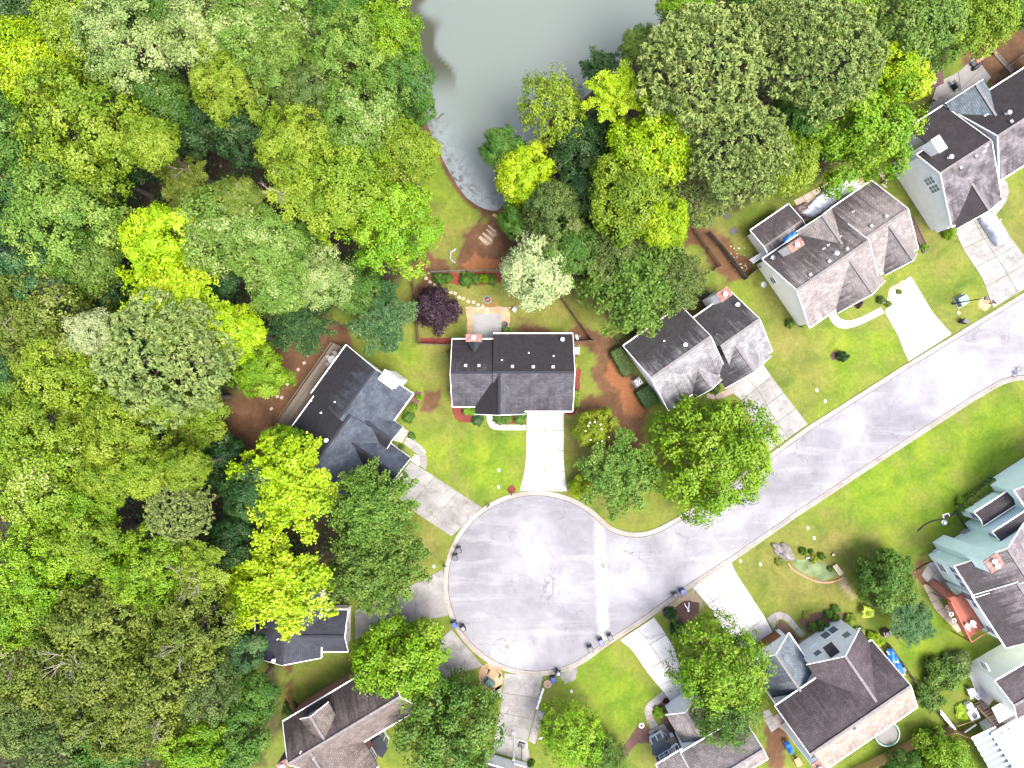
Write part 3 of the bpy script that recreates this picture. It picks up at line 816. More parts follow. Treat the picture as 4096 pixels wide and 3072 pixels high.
bed('mulch_bed', [(3100,2520),(3120,2480),(3140,2490),(3200,2560),(3175,2590),(3120,2540)], M['brownmulch'], 'brown mulch bed inside the curved walkway')
bed('mulch_bed', [(3190,2480),(3260,2450),(3330,2440),(3400,2460),(3400,2510),(3330,2530),(3280,2520),(3230,2530)], M['brownmulch'], 'brown mulch bed of the big leaved shrubs')
bed('gravel_bed', [(3540,1220),(3560,1150),(3640,1108),(3640,1130),(3590,1200),(3560,1230)], M['sand'], 'pale rock garden strip beside the white driveway')
bed('dirt_patch', [(2700,2430),(2740,2400),(2800,2410),(2790,2480),(2720,2500)], M['brownmulch'], 'dark dirt patch beside the two clipped bushes')
bed('ground_cover', [(3165,2235),(3250,2240),(3330,2265),(3350,2300),(3300,2325),(3230,2300),(3180,2275)], simple('dull_green_groundcover', (0.15, 0.21, 0.085), 0.9, 0.4, 0.8), 'dull green ground cover inside the brick edging')
bed('mulch_bed', [(3705,2660),(3780,2640),(3790,2700),(3720,2860),(3690,2800)], M['brownmulch'], 'dark planting bed under the flowering shrubs')
bed('dirt_patch', [(2880,1570),(2915,1560),(2900,1590),(2870,1590)], M['sand'], 'bare sandy patch by the silver roofed house')
bed('asphalt_patch', [(1978,2755),(2008,2735),(2008,2780),(1985,2805),(1975,2790)], M['conc_grey'], 'grey gravel patch beside the wood chip island')
bed('asphalt_patch', [(2235,2700),(2305,2665),(2310,2680),(2298,2720),(2262,2735)], M['conc_grey'], 'grey concrete inlet apron beside the kerb bins')
bed('concrete_yard', [(3870,2690),(3910,2640),(4030,2600),(4300,2420),(4400,2700),(4000,2760),(3930,2850)], M['conc_white'], 'bleached concrete yard at the right edge')

# ================================================================== HOUSES
class House:
    def __init__(self, label, angle_deg, origin_px, name='house'):
        self.a = math.radians(angle_deg)
        o = W(*origin_px)
        self.o = o
        self.root = thing(name, label, 'house', (o.x, o.y, 0), self.a)
        self.c, self.s = math.cos(self.a), math.sin(self.a)
    def L(self, p, z=0.0):
        w = W(p[0], p[1], z); dx, dy = w.x-self.o.x, w.y-self.o.y
        return (dx*self.c + dy*self.s, -dx*self.s + dy*self.c)
    def ray_slope(self, px, fz):
        """height where the camera ray through px meets the surface z = fz(u, v)"""
        lo, hi = 0.0, 15.0
        for _ in range(60):
            z = (lo+hi)/2
            u, v = self.L(px, z)
            if fz(u, v) > z: lo = z
            else: hi = z
        return z
    # ---- a gable block with its ridge along 'u' or 'v'
    def gable(self, u0, u1, v0, v1, ez, rz, roof, wall='white', axis='u', stain=(0.0, 0.0), ov=0.38, ridge=None,
              gutters=(True, True), rakes=(True, True), walls=True, base=0.0, cap=True, th=0.13, hips=(0.0, 0.0), ezh=None):
        """stain = (low-coordinate slope, high-coordinate slope)"""
        if axis == 'u':
            A0, A1, B0, B1 = u0, u1, v0, v1; T = lambda a, b, z: (a, b, z)
        else:
            A0, A1, B0, B1 = v0, v1, u0, u1; T = lambda a, b, z: (b, a, z)
        bm_ = (B0+B1)/2 if ridge is None else ridge
        flip = (axis == 'v'); ezh = ez if ezh is None else ezh
        EZ = {B0: ez, B1: ezh}
        mb = MB()
        RA0, RA1 = A0+hips[0], A1-hips[1]
        for (be, st) in ((B0, stain[0]), (B1, stain[1])):
            L_ = math.hypot(bm_-be, rz-EZ[be])
            top = [T(A0, be, EZ[be]), T(A1, be, EZ[be]), T(RA1, bm_, rz), T(RA0, bm_, rz)]
            bot = [(x, y, z-th) for x, y, z in top]
            order = (0,1,2,3) if ((be < bm_) != flip) else (3,2,1,0)
            uv = {0:(A0,L_),1:(A1,L_),2:(RA1,0),3:(RA0,0)}; uv2 = {0:(st,1),1:(st,1),2:(st,0),3:(st,0)}
            mb.add(top+bot, [order, tuple(4+k for k in order[::-1])] + [(i,(i+1)%4,4+(i+1)%4,4+i) if order[0]==3 else (4+i,4+(i+1)%4,(i+1)%4,i) for i in range(4)],
                   [[uv[k] for k in order]] + [None]*5, [[uv2[k] for k in order]] + [None]*5)
        for (ae, ra, h, st) in ((A0, RA0, hips[0], stain[0]), (A1, RA1, hips[1], stain[1])):
            if h > 0:
                L_ = math.hypot(h, rz-ez)
                tri = [T(ae, B0, ez), T(ae, B1, ez), T(ra, bm_, rz)]
                order = (0,1,2) if ((ae == A1) != flip) else (2,1,0)
                uv = {0:(B0,L_),1:(B1,L_),2:(bm_,0)}; uv2 = {0:(st,1),1:(st,1),2:(st,0)}
                mb.add(tri, [order], [[uv[k] for k in order]], [[uv2[k] for k in order]])
        r = part('roof', mb, M[roof], self.root)
        if cap:
            mc = MB()
            mc.bar(T(RA0, bm_, rz+0.02), T(RA1, bm_, rz+0.02), 0.32, 0.07)
            part('ridge_cap', mc, M['roof_navy'] if roof in ('roof_dark', 'roof_blue', 'roof_navy') else M['ridgecap'], r)
        for be, on in ((B0, gutters[0]), (B1, gutters[1])):
            if on:
                sg = -1 if be < bm_ else 1
                g = MB(); g.bar(T(A0, be+sg*0.07, EZ[be]-0.07), T(A1, be+sg*0.07, EZ[be]-0.07), 0.14, 0.13)
                part('gutter', g, M['trim'], r)
        for ae, on, sg in ((A0, rakes[0], -1), (A1, rakes[1], 1)):
            if on:
                g = MB()
                for be in (B0, B1):
                    g.bar(T(ae+sg*0.035, be, EZ[be]-0.07), T(ae+sg*0.035, bm_, rz-0.07), 0.07, 0.2)
                part('rake_board', g, M['trim'], r)
        if walls:
            i = ov; k = (rz-ez)/max(0.01, abs(bm_-B0)); k2 = (rz-ezh)/max(0.01, abs(B1-bm_))
            wz0 = ez + i*k - 0.16; wz1 = ezh + i*k2 - 0.16
            a0, a1, b0, b1 = A0+i, A1-i, B0+i, B1-i
            mw = MB()
            vs = [T(a0,b0,base), T(a1,b0,base), T(a1,b1,base), T(a0,b1,base),
                  T(a0,b0,wz0), T(a1,b0,wz0), T(a1,b1,wz1), T(a0,b1,wz1)]
            if hips[0] <= 0 and hips[1] <= 0:
                vs += [T(a0,bm_,rz-0.2), T(a1,bm_,rz-0.2)]
                mw.add(vs, [(0,1,5,4),(2,3,7,6),(1,2,6,9,5),(3,0,4,8,7),(4,5,9,8),(8,9,6,7)])
            else:
                mw.add(vs, [(0,1,5,4),(2,3,7,6),(1,2,6,5),(3,0,4,7),(4,5,6,7)])
            part('wall', mw, M[wall], self.root)
        return dict(u0=u0,u1=u1,v0=v0,v1=v1,ez=ez,rz=rz,axis=axis,mid=bm_,ov=ov)
    # ---- same, corners from photo pixels: back-left, back-right, front-right, front-left (None where hidden)
    def gable_px(self, BL, BR, FR, FL, ez, rz, roof, wall='white', **kw):
        P = [self.L(p, ez) if p else None for p in (BL, BR, FR, FL)]
        mean = lambda *k: float(np.mean([x for x in k if x is not None]))
        g = lambda i, j: P[i][j] if P[i] else None
        u0, u1 = mean(g(0,0), g(3,0)), mean(g(1,0), g(2,0)); v1, v0 = mean(g(0,1), g(1,1)), mean(g(2,1), g(3,1))
        return self.gable(min(u0,u1), max(u0,u1), min(v0,v1), max(v0,v1), ez, rz, roof, wall, **kw)
    # ---- cross gable on a block whose ridge runs along u; side -1 = front (low v), +1 = back
    def cross(self, blk, side, pL, pR, pF, apex, roof, wall='white', ez=None, stain=(0, 0), rz=None, **kw):
        ez = blk['ez'] if ez is None else ez
        u0, u1 = sorted((self.L(pL, ez)[0], self.L(pR, ez)[0])); vf = self.L(pF, ez)[1]
        vm = blk['mid']; ve = blk['v0'] if side < 0 else blk['v1']
        k = (blk['rz']-blk['ez'])/abs(vm-ve)
        if rz is None:
            rz = self.ray_slope(apex, lambda u, v: blk['rz'] - k*abs(v-vm))
            rz = min(rz, blk['rz']-0.15)
        va, vb = sorted((vf, vm))
        rk = (True, False) if side < 0 else (False, True)
        return self.gable(u0, u1, va, vb, ez, rz, roof, wall, axis='v', stain=stain, rakes=rk, gutters=(False, False), **kw)
    def window(self, c, ang, w=1.0, h=1.4, frame='trim', grid=(1, 2), shutters=None):
        """c = local centre on the wall face, ang = direction the wall faces (local degrees)"""
        a = math.radians(ang)
        f = MB(); t = 0.09; d = 0.10
        for x0, x1, z0, z1 in ((-w/2-t, w/2+t, h/2, h/2+t), (-w/2-t, w/2+t, -h/2-t, -h/2), (-w/2-t, -w/2, -h/2, h/2), (w/2, w/2+t, -h/2, h/2)):
            f.box(((x0+x1)/2, 0, (z0+z1)/2), (x1-x0, d, z1-z0))
        for i in range(1, grid[0]): f.box((-w/2+w*i/grid[0], 0, 0), (0.05, d*0.8, h))
        for i in range(1, grid[1]): f.box((0, 0.002, -h/2+h*i/grid[1]), (w, d*0.8, 0.05))
        o = part('window', f, M[frame], self.root, c, a+math.pi/2)
        g = MB(); g.box((0, 0.0, 0), (w, 0.05, h)); part('pane', g, M['glass'], o)
        if shutters:
            for sx in (-1, 1):
                s = MB(); s.box((sx*(w/2+t+0.2), 0, 0), (0.36, 0.06, h+0.1)); part('shutter', s, M[shutters], o)
        return o
    def door(self, c, ang, w=1.0, h=2.1, mat='brown_wall', frame='trim', name='door', panels=0):
        a = math.radians(ang)
        f = MB(); f.box((0, 0, 0), (w, 0.08, h))
        o = part(name, f, M[mat], self.root, c, a+math.pi/2)
        t = MB()
        for x0, x1, z0, z1 in ((-w/2-.12, w/2+.12, h/2, h/2+.14), (-w/2-.12, -w/2, -h/2, h/2), (w/2, w/2+.12, -h/2, h/2)):
            t.box(((x0+x1)/2, 0, (z0+z1)/2), (x1-x0, 0.14, z1-z0))
        part('door_frame', t, M[frame], o)
        for i in range(panels):
            pz = -h/2 + h*(i+0.5)/panels
            b = MB(); b.box((0, 0.05 if True else 0, pz), (w-0.1, 0.035, h/panels-0.06)); b.box((0, -0.05, pz), (w-0.1, 0.035, h/panels-0.06))
            part('door_panel', b, M[mat], o)
        return o
    def chimney(self, u, v, su, sv, z1, wall='white', cap='brickcap', z0=0.0, pots=1, potmat='trim'):
        mb = MB(); mb.box((u, v, (z0+z1)/2), (su, sv, z1-z0)); o = part('chimney', mb, M[wall], self.root)
        c = MB(); c.box((u, v, z1+0.05), (su+0.14, sv+0.14, 0.1)); part('chimney_cap', c, M[cap], o)
        for i in range(pots):
            f = MB(); uu = u + (i-(pots-1)/2)*0.7
            f.lathe([(0.2, 0), (0.2, 0.35), (0.3, 0.35), (0.3, 0.42), (0.16, 0.5)], (uu, v, z1+0.1), 14); part('flue', f, M[potmat], o, smooth=False)
        return o
    def on_roof(self, px, blk):
        vm = blk['mid']
        def fz(u, v):
            b = v if blk['axis'] == 'u' else u
            lo = blk['v0'] if blk['axis'] == 'u' else blk['u0']; hi = blk['v1'] if blk['axis'] == 'u' else blk['u1']
            k = (blk['rz']-blk['ez'])/abs(vm-(lo if b < vm else hi)); return blk['rz']-k*abs(b-vm)
        z = self.ray_slope(px, fz); u, v = self.L(px, z); return u, v, z
    def vent(self, px, blk, mat='conc_patio'):
        u, v, z = self.on_roof(px, blk)
        m = MB(); m.box((u, v, z+0.05), (0.34, 0.34, 0.26)); m.box((u, v, z+0.195), (0.42, 0.4, 0.04)); part('roof_vent', m, M[mat], self.root)
    def pipe(self, px, blk, r=0.06, mat='trim', h=0.4):
        u, v, z = self.on_roof(px, blk)
        m = MB(); m.lathe([(r*2.2, -0.1), (r*1.6, 0.05), (r, 0.06), (r, h)], (u, v, z), 10); part('vent_pipe', m, M[mat], self.root)
    def flue(self, px, blk):
        u, v, z = self.on_roof(px, blk)
        m = MB(); m.lathe([(0.22, -0.15), (0.13, 0.1), (0.13, 0.55), (0.26, 0.55), (0.26, 0.62), (0.08, 0.72)], (u, v, z), 14); part('roof_flue', m, M['trim'], self.root)

M['ridgecap'] = simple('ridge_cap_shingle', (0.2, 0.185, 0.185), 0.9, 0.25, 4)

# ---------- house in the centre: charcoal roof
h1 = House('charcoal roofed house in the centre with a white driveway and brick chimney', 0, (2050, 1490))
b1 = h1.gable_px((1974,1335), (2293,1335), (2288,1644), (1974,1644), 3.0, 6.0, 'roof_dark', 'greysiding', stain=(0.12, 0.78), rakes=(False, True))
b1b = h1.gable_px((1809,1357), (1976,1357), (1976,1626), (1809,1626), 3.0, 5.75, 'roof_dark', 'greysiding', stain=(0.12, 0.62), rakes=(True, False))
b1c = h1.cross(b1, -1, (1900,1640), (2099,1640), (1990,1656), (1992,1488), 'roof_dark', 'greysiding', stain=(0.9, 0.2))
h1.chimney(*h1.L((1895,1352), 6.2), 1.9, 0.85, 6.3, 'brick', 'brickcap')
ck = h1.L((1897,1366), 5.0)
mb = MB(); uu, vv = ck; mb.add([(uu-0.9, vv, 4.75), (uu+0.9, vv, 4.75), (uu, vv, 5.45), (uu, vv-1.5, 5.15), (uu-0.9, vv-0.2, 4.4), (uu+0.9, vv-0.2, 4.4)], [(0,2,3),(2,1,3),(0,3,4),(1,5,3),(0,4,5,1),(0,1,2)])
part('chimney_cricket', mb, M['roof_navy'], h1.root)
for p in ((2050,1466),(2133,1467),(2212,1467)): h1.vent(p, b1)
for p in ((1863,1462),(1916,1462)): h1.vent(p, b1b)
h1.flue((2249,1358), b1)
for p in ((2008,1440),(2115,1412),(2214,1424)): h1.pipe(p, b1)
fu0, fu1 = h1.L((2110,0), 0)[0], h1.L((2254,0), 0)[0]
h1.door(((fu0+fu1)/2, b1['v0']+0.36, 1.15), -90, fu1-fu0-0.3, 2.3, 'white', name='garage_door', panels=4)
u_e = (b1c['u0']+b1c['u1'])/2
h1.door((u_e-1.6, b1c['v0']+0.36, 1.2), -90, 1.0, 2.1, 'brick'); h1.window((u_e+1.2, b1c['v0']+0.36, 1.7), -90, 1.4, 1.3, grid=(2,2))
h1.window((b1b['u0']+1.7, b1b['v0']+0.36, 1.6), -90, 1.6, 1.4, grid=(2,2))
for k in (2.5, 6.0, 8.5): h1.window((b1['u0']+k, b1['v1']-0.36, 1.7), 90, 1.1, 1.3)

# ---------- blue-grey house, left of the centre
h2 = House('blue grey roofed house with a long timber deck and white chimney, left of centre', 54, (1430, 1640))
b2 = h2.gable_px((1195,1640), (1383,1386), (1657,1570), (1560,1700), 3.4, 6.6, 'roof_blue', 'white', stain=(0.02, 0.56), rakes=(False, True))
b2b = h2.gable_px((1080,1820), (1252,1600), (1600,1715), (1420,1960), 3.2, 6.4, 'roof_blue', 'white', stain=(0.05, 0.8), rakes=(True, False))
b2c = h2.cross(b2, -1, (1540,1803), (1606,1705), (1575,1758), (1475,1698), 'roof_blue', 'white', stain=(0.55, 0.1), rz=5.0)
b2d = h2.cross(b2b, -1, (1560,1960), (1647,1837), (1600,1890), (1383,1809), 'roof_blue', 'white', stain=(0.6, 0.15), rz=5.2)
h2.chimney(*h2.L((1555,1517), 7.4), 1.4, 2.1, 7.4, 'white', 'white')
h2.pipe((1243,1603), b2); h2.pipe((1340,1608), b2); h2.pipe((1284,1651), b2); h2.flue((1309,1760), b2b)
for k in (2.0, 5.0): h2.window((b2['u1']-0.36, b2['v0']+k, 1.8), 0, 1.0, 1.3)
h2.door(((b2d['u0']+b2d['u1'])/2, b2d['v0']+0.36, 1.15), -90, 3.2, 2.2, 'white', name='garage_door', panels=4)
h2.window((b2['u0']+6, b2['v0']+0.36, 1.7), -90, 1.4, 1.4, grid=(2,2))
for k in (3, 6.5): h2.window((b2['u0']+k, b2['v1']-0.36, 1.8), 90, 1.2, 1.5, grid=(2,2))

# ---------- dark blue-grey house peeking out under the yellow tree (lower left)
h3 = House('slate roofed house half hidden below the yellow tree at the lower left', 90, (1160, 2540))
b3 = h3.gable_px((1022,2630), (1022,2370), (1284,2370), (1284,2632), 3.8, 6.2, 'roof_navy', 'cream', stain=(0.1, 0.35))
b3b = h3.gable(h3.L((1300,2606), 3.2)[0], h3.L((1300,2440), 3.2)[0], h3.L((1392,2520), 3.2)[1], h3.L((1220,2520), 3.2)[1], 3.2, 5.2, 'roof_navy', 'cream', axis='v', stain=(0.15, 0.2), rakes=(True, False))
h3.pipe((1113,2555), b3); h3.flue((1100,2637), b3)
h3.window(((b3b['u0']+b3b['u1'])/2, b3b['v0']+0.36, 1.7), -90, 1.2, 1.4)
h3.door((b3['u1']-2.4, b3['v0']+0.36, 1.2), -90, 2.8, 2.2, 'white', name='garage_door', panels=4)

# ---------- brown house with dormer at the bottom left
h4 = House('brown roofed house with a window dormer and brick front at the bottom left', 31, (1330, 2960))
b4 = h4.gable_px((1133,2884), (1560,2632), None, (1250,3090), 5.6, 9.6, 'roof_brown', 'brick', stain=(0.05, 0.45), gutters=(True, True))
b4c = h4.cross(b4, -1, (1215,3140), (1470,2990), (1420,3120), (1263,2981), 'roof_brown', 'brick', stain=(0.2, 0.15), rz=9.2)
# roof dormer facing the back
dl_, dr_ = h4.L((1199,2876), 7.9), h4.L((1314,2813), 7.9)
vb_ = (dl_[1]+dr_[1])/2
h4.gable(min(dl_[0], dr_[0]), max(dl_[0], dr_[0]), b4['mid'], vb_, 7.8, 9.4, 'roof_brown', 'brown_wall', axis='v', stain=(0.3, 0.1), gutters=(False, False), rakes=(False, True), base=6.2)
for k in (-0.55, 0.55): h4.window(((dl_[0]+dr_[0])/2+k, vb_-0.33, 7.6), 90, 0.8, 1.2, grid=(1, 2))
# porch wing to the right
pw = h4.gable_px((1410,2830), (1560,2745), (1600,2850), (1490,2930), 4.6, 7.0, 'roof_brown', 'brick', stain=(0.1, 0.1), gutters=(True, True))
e1 = h4.L((1492,2995), 3.0)
h4.window((b4c['u1']-0.36, b4['v0']+0.2, 2.2), 0, 1.6, 1.9, grid=(2, 2)); h4.window((b4c['u1']-0.36, b4['v0']+0.2, 4.5), 0, 1.4, 1.3, grid=(2, 2)); h4.window((b4c['u1']-0.36, b4['v0']-2.4, 4.5), 0, 1.2, 1.3, grid=(2, 2))
# bay window
byc = h4.L((1582,3036), 1.2)
mb = MB(); u, v = b4c['u1']-0.38, b4c['v0']+1.2
bay = [(u, v-1.5), (u+1.1, v-0.9), (u+1.1, v+0.9), (u, v+1.5)]
mb.prism(bay, 0, 2.6); o = part('bay_window', mb, M['trim'], h4.root)
mb = MB(); mb.add([(x, y, 2.6) for x, y in [(u, v-1.7), (u+1.3, v-1.0), (u+1.3, v+1.0), (u, v+1.7)]] + [(u, v-1.0, 3.2), (u, v+1.0, 3.2)], [(0,1,4),(1,2,5,4),(2,3,5),(0,4,5,3),(3,2,1,0)])
part('bay_roof', mb, M['roof_navy'], o)
for yy in (-0.45, 0.45):
    g = MB(); g.box((u+1.11, v+yy, 1.5), (0.04, 0.7, 1.5)); part('pane', g, M['glass'], o)
for sgn_ in (-1, 1):
    g = MB(); g.box((0, 0, 0), (0.04, 0.8, 1.5)); part('pane', g, M['glass'], o, (u+0.57, v+sgn_*1.21, 1.5), math.radians(62*sgn_))
h4.chimney(*h4.L((1133,3060), 9.2), 1.5, 0.9, 9.2, 'brown_wall', 'brickcap')
h4.pipe((1204,3007), b4); h4.pipe((1256,3031), b4c)

# ---------- house just entering the frame at the bottom: white garage front
h5 = House('white garage front at the bottom edge under the grey driveway', -17, (2050, 3160))
g0 = h5.L((1952,3014)); g1 = h5.L((2118,3064))
vv = (g0[1]+g1[1])/2
b5 = h5.gable(g0[0]-0.4, g1[0]+0.4, vv-9.5, vv+0.4, 3.4, 6.4, 'roof_purple', 'white', stain=(0.1, 0.2))
h5.door(((g0[0]+g1[0])/2, b5['v1']-0.36, 1.15), 90, 4.6, 2.3, 'white', name='garage_door', panels=4)

# ---------- white house with navy shutters (bottom, right of centre)
h6 = House('white house with navy shutters and bay window at the bottom', 31, (2800, 3000))
b6 = h6.gable_px((2722,3010), (2975,2862), (3060,3030), (2830,3190), 5.6, 8.6, 'roof_beige', 'white', stain=(0.1, 0.12), gutters=(True, True))
b6g = h6.cross(b6, 1, (2668,2868), (2800,2795), (2700,2838), (2790,2930), 'roof_beige', 'white', ez=3.2, rz=5.2, stain=(0.1, 0.25)) 
b6w = h6.gable_px((2622,3060), (2735,2995), (2800,3120), (2700,3180), 5.4, 7.4, 'roof_beige', 'white', stain=(0.05, 0.05), rakes=(True, False))
gd = ((b6g['u0']+b6g['u1'])/2, b6g['v1']-0.36)
h6.door((gd[0], gd[1], 1.15), 90, 3.4, 2.2, 'white', name='garage_door', panels=4)
wl = b6w
u_mid = (wl['u0']+wl['u1'])/2
vb = wl['v1']-0.36
h6.door((wl['u1']-1.4, vb, 1.15), 90, 1.0, 2.1, 'shutter', name='door')
h6.window((wl['u1']-1.4, vb, 4.0), 90, 0.9, 1.2, grid=(3, 3), shutters='shutter')
h6.window((wl['u0']+1.4, vb, 4.0), 90, 1.4, 1.3, grid=(2, 2), shutters='shutter')
mb = MB(); mb.bar((wl['u1']-2.6, vb+0.35, 2.75), (wl['u1']-0.2, vb+0.35, 2.75), 1.0, 0.1); part('door_canopy', mb, M['roof_tan'], h6.root)
bu = wl['u0']+1.5
mb = MB(); mb.prism([(bu-1.4, vb), (bu+1.4, vb), (bu+0.9, vb+1.1), (bu-0.9, vb+1.1)], 0, 2.5); o = part('bay_window', mb, M['trim'], h6.root)
mb = MB(); mb.add([(bu-1.6, vb, 2.5), (bu+1.6, vb, 2.5), (bu+1.0, vb+1.3, 2.5), (bu-1.0, vb+1.3, 2.5), (bu-0.9, vb, 3.3), (bu+0.9, vb, 3.3)], [(0,3,4),(3,2,5,4),(2,1,5),(0,4,5,1),(0,1,2,3)])
part('bay_roof', mb, M['roof_slate'], o)
for xx in (-0.42, 0.42):
    g = MB(); g.box((bu+xx, vb+1.11, 1.5), (0.66, 0.04, 1.4)); part('pane', g, M['glass'], o)
for sg in (-1, 1):
    g = MB(); g.box((0, 0, 0), (0.7, 0.04, 1.4)); part('pane', g, M['glass'], o, (bu+sg*1.17, vb+0.56, 1.5), math.radians(-65*sg))
h6.pipe((2985,3048), b6, 0.09)
mb = MB(); pw_ = (b6['u1']+0.5, (b6['v0']+b6['v1'])/2)
part('corner_trim', MB().box((b6['u1']-0.3, b6['v1']-0.3, 2.7), (0.2, 0.2, 5.3)), M['trim'], h6.root)

# ---------- mauve-brown roofed house with blue-grey garage wing (lower right)
h7 = House('mauve roofed house with an orange garage door at the lower right', 34.3, (3350, 2740))
b7 = h7.gable_px((3095,2827), (3485,2565), (3674,2828), (3286,3085), 5.8, 9.4, 'roof_purple', 'white', stain=(0.1, 0.35))
b7c = h7.cross(b7, 1, (3250,2692), (3477,2568), (3384,2552), (3502,2800), 'roof_purple', 'white', stain=(0.05, 0.3), rz=9.0)
# tan back slope: separate bleached sheet of shingles lying on the rear slope
v_lo, v_mid = b7['v0'], b7['mid']; kk = (b7['rz']-b7['ez'])/(v_mid-v_lo)
mb = MB(); z_of = lambda v: b7['ez']+kk*(v-v_lo)+0.012
L_ = math.hypot(v_mid-v_lo, b7['rz']-b7['ez'])
q = [(b7['u0']+.01, v_lo, z_of(v_lo)), (b7['u1']-.01, v_lo, z_of(v_lo)), (b7['u1']-.01, v_mid-0.2, z_of(v_mid-0.2)), (b7['u0']+.01, v_mid-0.2, z_of(v_mid-0.2))]
mb.add(q, [(0,1,2,3)], [[(b7['u0'],L_),(b7['u1'],L_),(b7['u1'],0),(b7['u0'],0)]], [[(0.15,1),(0.15,1),(0.15,0),(0.15,0)]])
part('roof_shingles', mb, M['roof_tan'], h7.root)
# garage wing
wL, wR = h7.L((3010,2690), 3.3), h7.L((3150,2533), 3.3)
gu0, gu1 = h7.L((3052,2680), 3.3)[0], h7.L((3241,2647), 3.3)[0]
gvf = h7.L((3155,2533), 3.3)[1]
gu1 = h7.L((3155,2533), 3.3)[0]
gw = h7.gable(gu1-6.6, gu1, b7['v1']-1.0, gvf, 3.3, 5.9, 'roof_slate', 'white', axis='v', stain=(0.55, 0.0), rakes=(False, True), gutters=(False, True))
h7.door(((gw['u0']+gw['u1'])/2+0.2, gw['v1']-0.36, 1.15), 90, 4.4, 2.3, 'orangedoor', name='garage_door', panels=4)
cu0, cu1, cv = b7c['u0'], b7c['u1'], b7c['v1']
for du in (-0.62, 0.62): h7.window((cu1-2.9+du, cv-0.36, 2.0), 90, 1.0, 1.5, frame='trim', grid=(1, 1))
h7.window((cu1-1.7, cv-0.36, 4.7), 90, 0.9, 1.2, grid=(1, 1))
h7.window((cu0+2.2, cv-0.36, 4.4), 90, 0.9, 1.1, grid=(1, 1)); h7.door((cu0+2.6, cv-0.36, 1.25), 90, 1.0, 2.1, 'white')
mb = MB()   # small shed canopy between the storeys
ca, cb = h7.L((3370,2606), 4.6), h7.L((3391,2634), 4.6)
for (x, y) in (((cu0+cu1)/2-0.6, cv-0.1),): mb.hexa([(x-0.7, y-0.2, 6.9), (x+0.7, y-0.2, 6.9), (x+0.7, y+0.9, 6.0), (x-0.7, y+0.9, 6.0)], [(x-0.7, y-0.2, 7.02), (x+0.7, y-0.2, 7.02), (x+0.7, y+0.9, 6.12), (x-0.7, y+0.9, 6.12)])
part('window_canopy', mb, M['roof_purple'], h7.root)
h7.pipe((3325,2974), b7, 0.08); h7.pipe((3495,2891), b7, 0.08); h7.flue((3420,2915), b7)
# rear porch roof and roof-light box
r0, r1 = h7.L((3395,3030), 2.8), h7.L((3515,2960), 2.8)
mb = MB(); um = (r0[0]+r1[0])/2; vt = b7['v0']+0.2
mb.hexa([(r0[0], vt-2.4, 2.6), (r1[0], vt-2.4, 2.6), (r1[0], vt, 3.4), (r0[0], vt, 3.4)], [(r0[0], vt-2.4, 2.75), (r1[0], vt-2.4, 2.75), (r1[0], vt, 3.55), (r0[0], vt, 3.55)])
o = part('porch_roof', mb, M['conc_patio'], h7.root)
for uu in (r0[0]+0.2, r1[0]-0.2): part('porch_post', MB().box((uu, vt-2.2, 1.3), (0.12, 0.12, 2.6)), M['trim'], o)
sk = h7.L((3388,3045), 3.4); mb = MB(); mb.box((r0[0]-1.0, vt-1.4, 1.4), (1.4, 1.6, 2.8)); o = part('bay_box', mb, M['white'], h7.root)
part('roof_pane', MB().box((r0[0]-1.0, vt-1.4, 2.83), (0.8, 0.9, 0.06)), M['glass'], o)
h7.chimney(*h7.L((3272,3066), 9.6), 1.0, 1.6, 9.8, 'white', 'brickcap')

# ---------- mint house at the right edge
h8 = House('mint green house with a red deck at the right edge', 123, (4060, 2300))
e8 = 6.4
# local v points to the lower left (the wall with the deck), local u to the upper left of the photo
p0, p1 = h8.L((3817,2266), e8), h8.L((3901,2388), e8)
vw = (p0[1]+p1[1])/2; u_a, u_b = p0[0], p1[0]
q0, q1 = h8.L((3909,2416), e8), h8.L((4030,2590), e8)
vq = (q0[1]+q1[1])/2
s0 = h8.L((4091,1925), e8); s1 = h8.L((4022,1996), e8); vs_ = (s0[1]+s1[1])/2
b8a = h8.gable(u_b, u_a, vw-11, vw, e8, 9.4, 'roof_mint', 'mint', stain=(0.1, 0.5))
b8b = h8.gable(q1[0], u_b+0.3, vq-9, vq, e8-0.1, 9.0, 'roof_mint', 'mint', stain=(0.1, 0.5))
b8m = h8.gable(u_a-0.6, h8.L((4056,1960), e8)[0], vs_-12, vs_, e8+0.1, 9.8, 'roof_mint', 'mint', stain=(0.1, 0.02))
for (pa, pb, zb, dv) in (((3899,2051), (3932,2103), 4.0, 0.5), ((3971,2130), (4010,2188), 6.3, 2.5)):
    a_, c_ = h8.L(pa, zb), h8.L(pb, zb)
    ua, ub = min(a_[0], c_[0]), max(a_[0], c_[0]); vv = (a_[1]+c_[1])/2
    h8.gable(ua, ub, vs_-dv, vv, zb, zb+0.45, 'roof_mint', 'mint', axis='v', stain=(0.85, 0.75), gutters=(True, True), rakes=(False, True), cap=False)
    h8.window(((ua+ub)/2, vv-0.36, zb-1.3), 90, 0.9, 1.2)
cb = h8.L((3975,2252), 10.2)
h8.chimney(cb[0], cb[1], 1.7, 1.9, 10.2, 'mint', 'brickcap', pots=2)
for i in range(3): h8.window((u_b+1.0+i*1.15, vw-0.36, 4.6), 90, 0.8, 1.5, grid=(1, 2))
h8.window((u_b-2.0, vq-0.36, 4.7), 90, 1.0, 1.4); h8.window((q1[0]+1.6, vq-0.36, 4.2), 90, 1.0, 1.4)
h8.door((u_b-0.9, vq-0.36, 4.05), 90, 1.2, 2.1, 'glass', name='patio_door')
h8.window((u_a-2.0, vw-0.36, 1.6), 90, 1.2, 1.3); h8.window((u_b-3.0, vq-0.36, 1.6), 90, 1.2, 1.3)

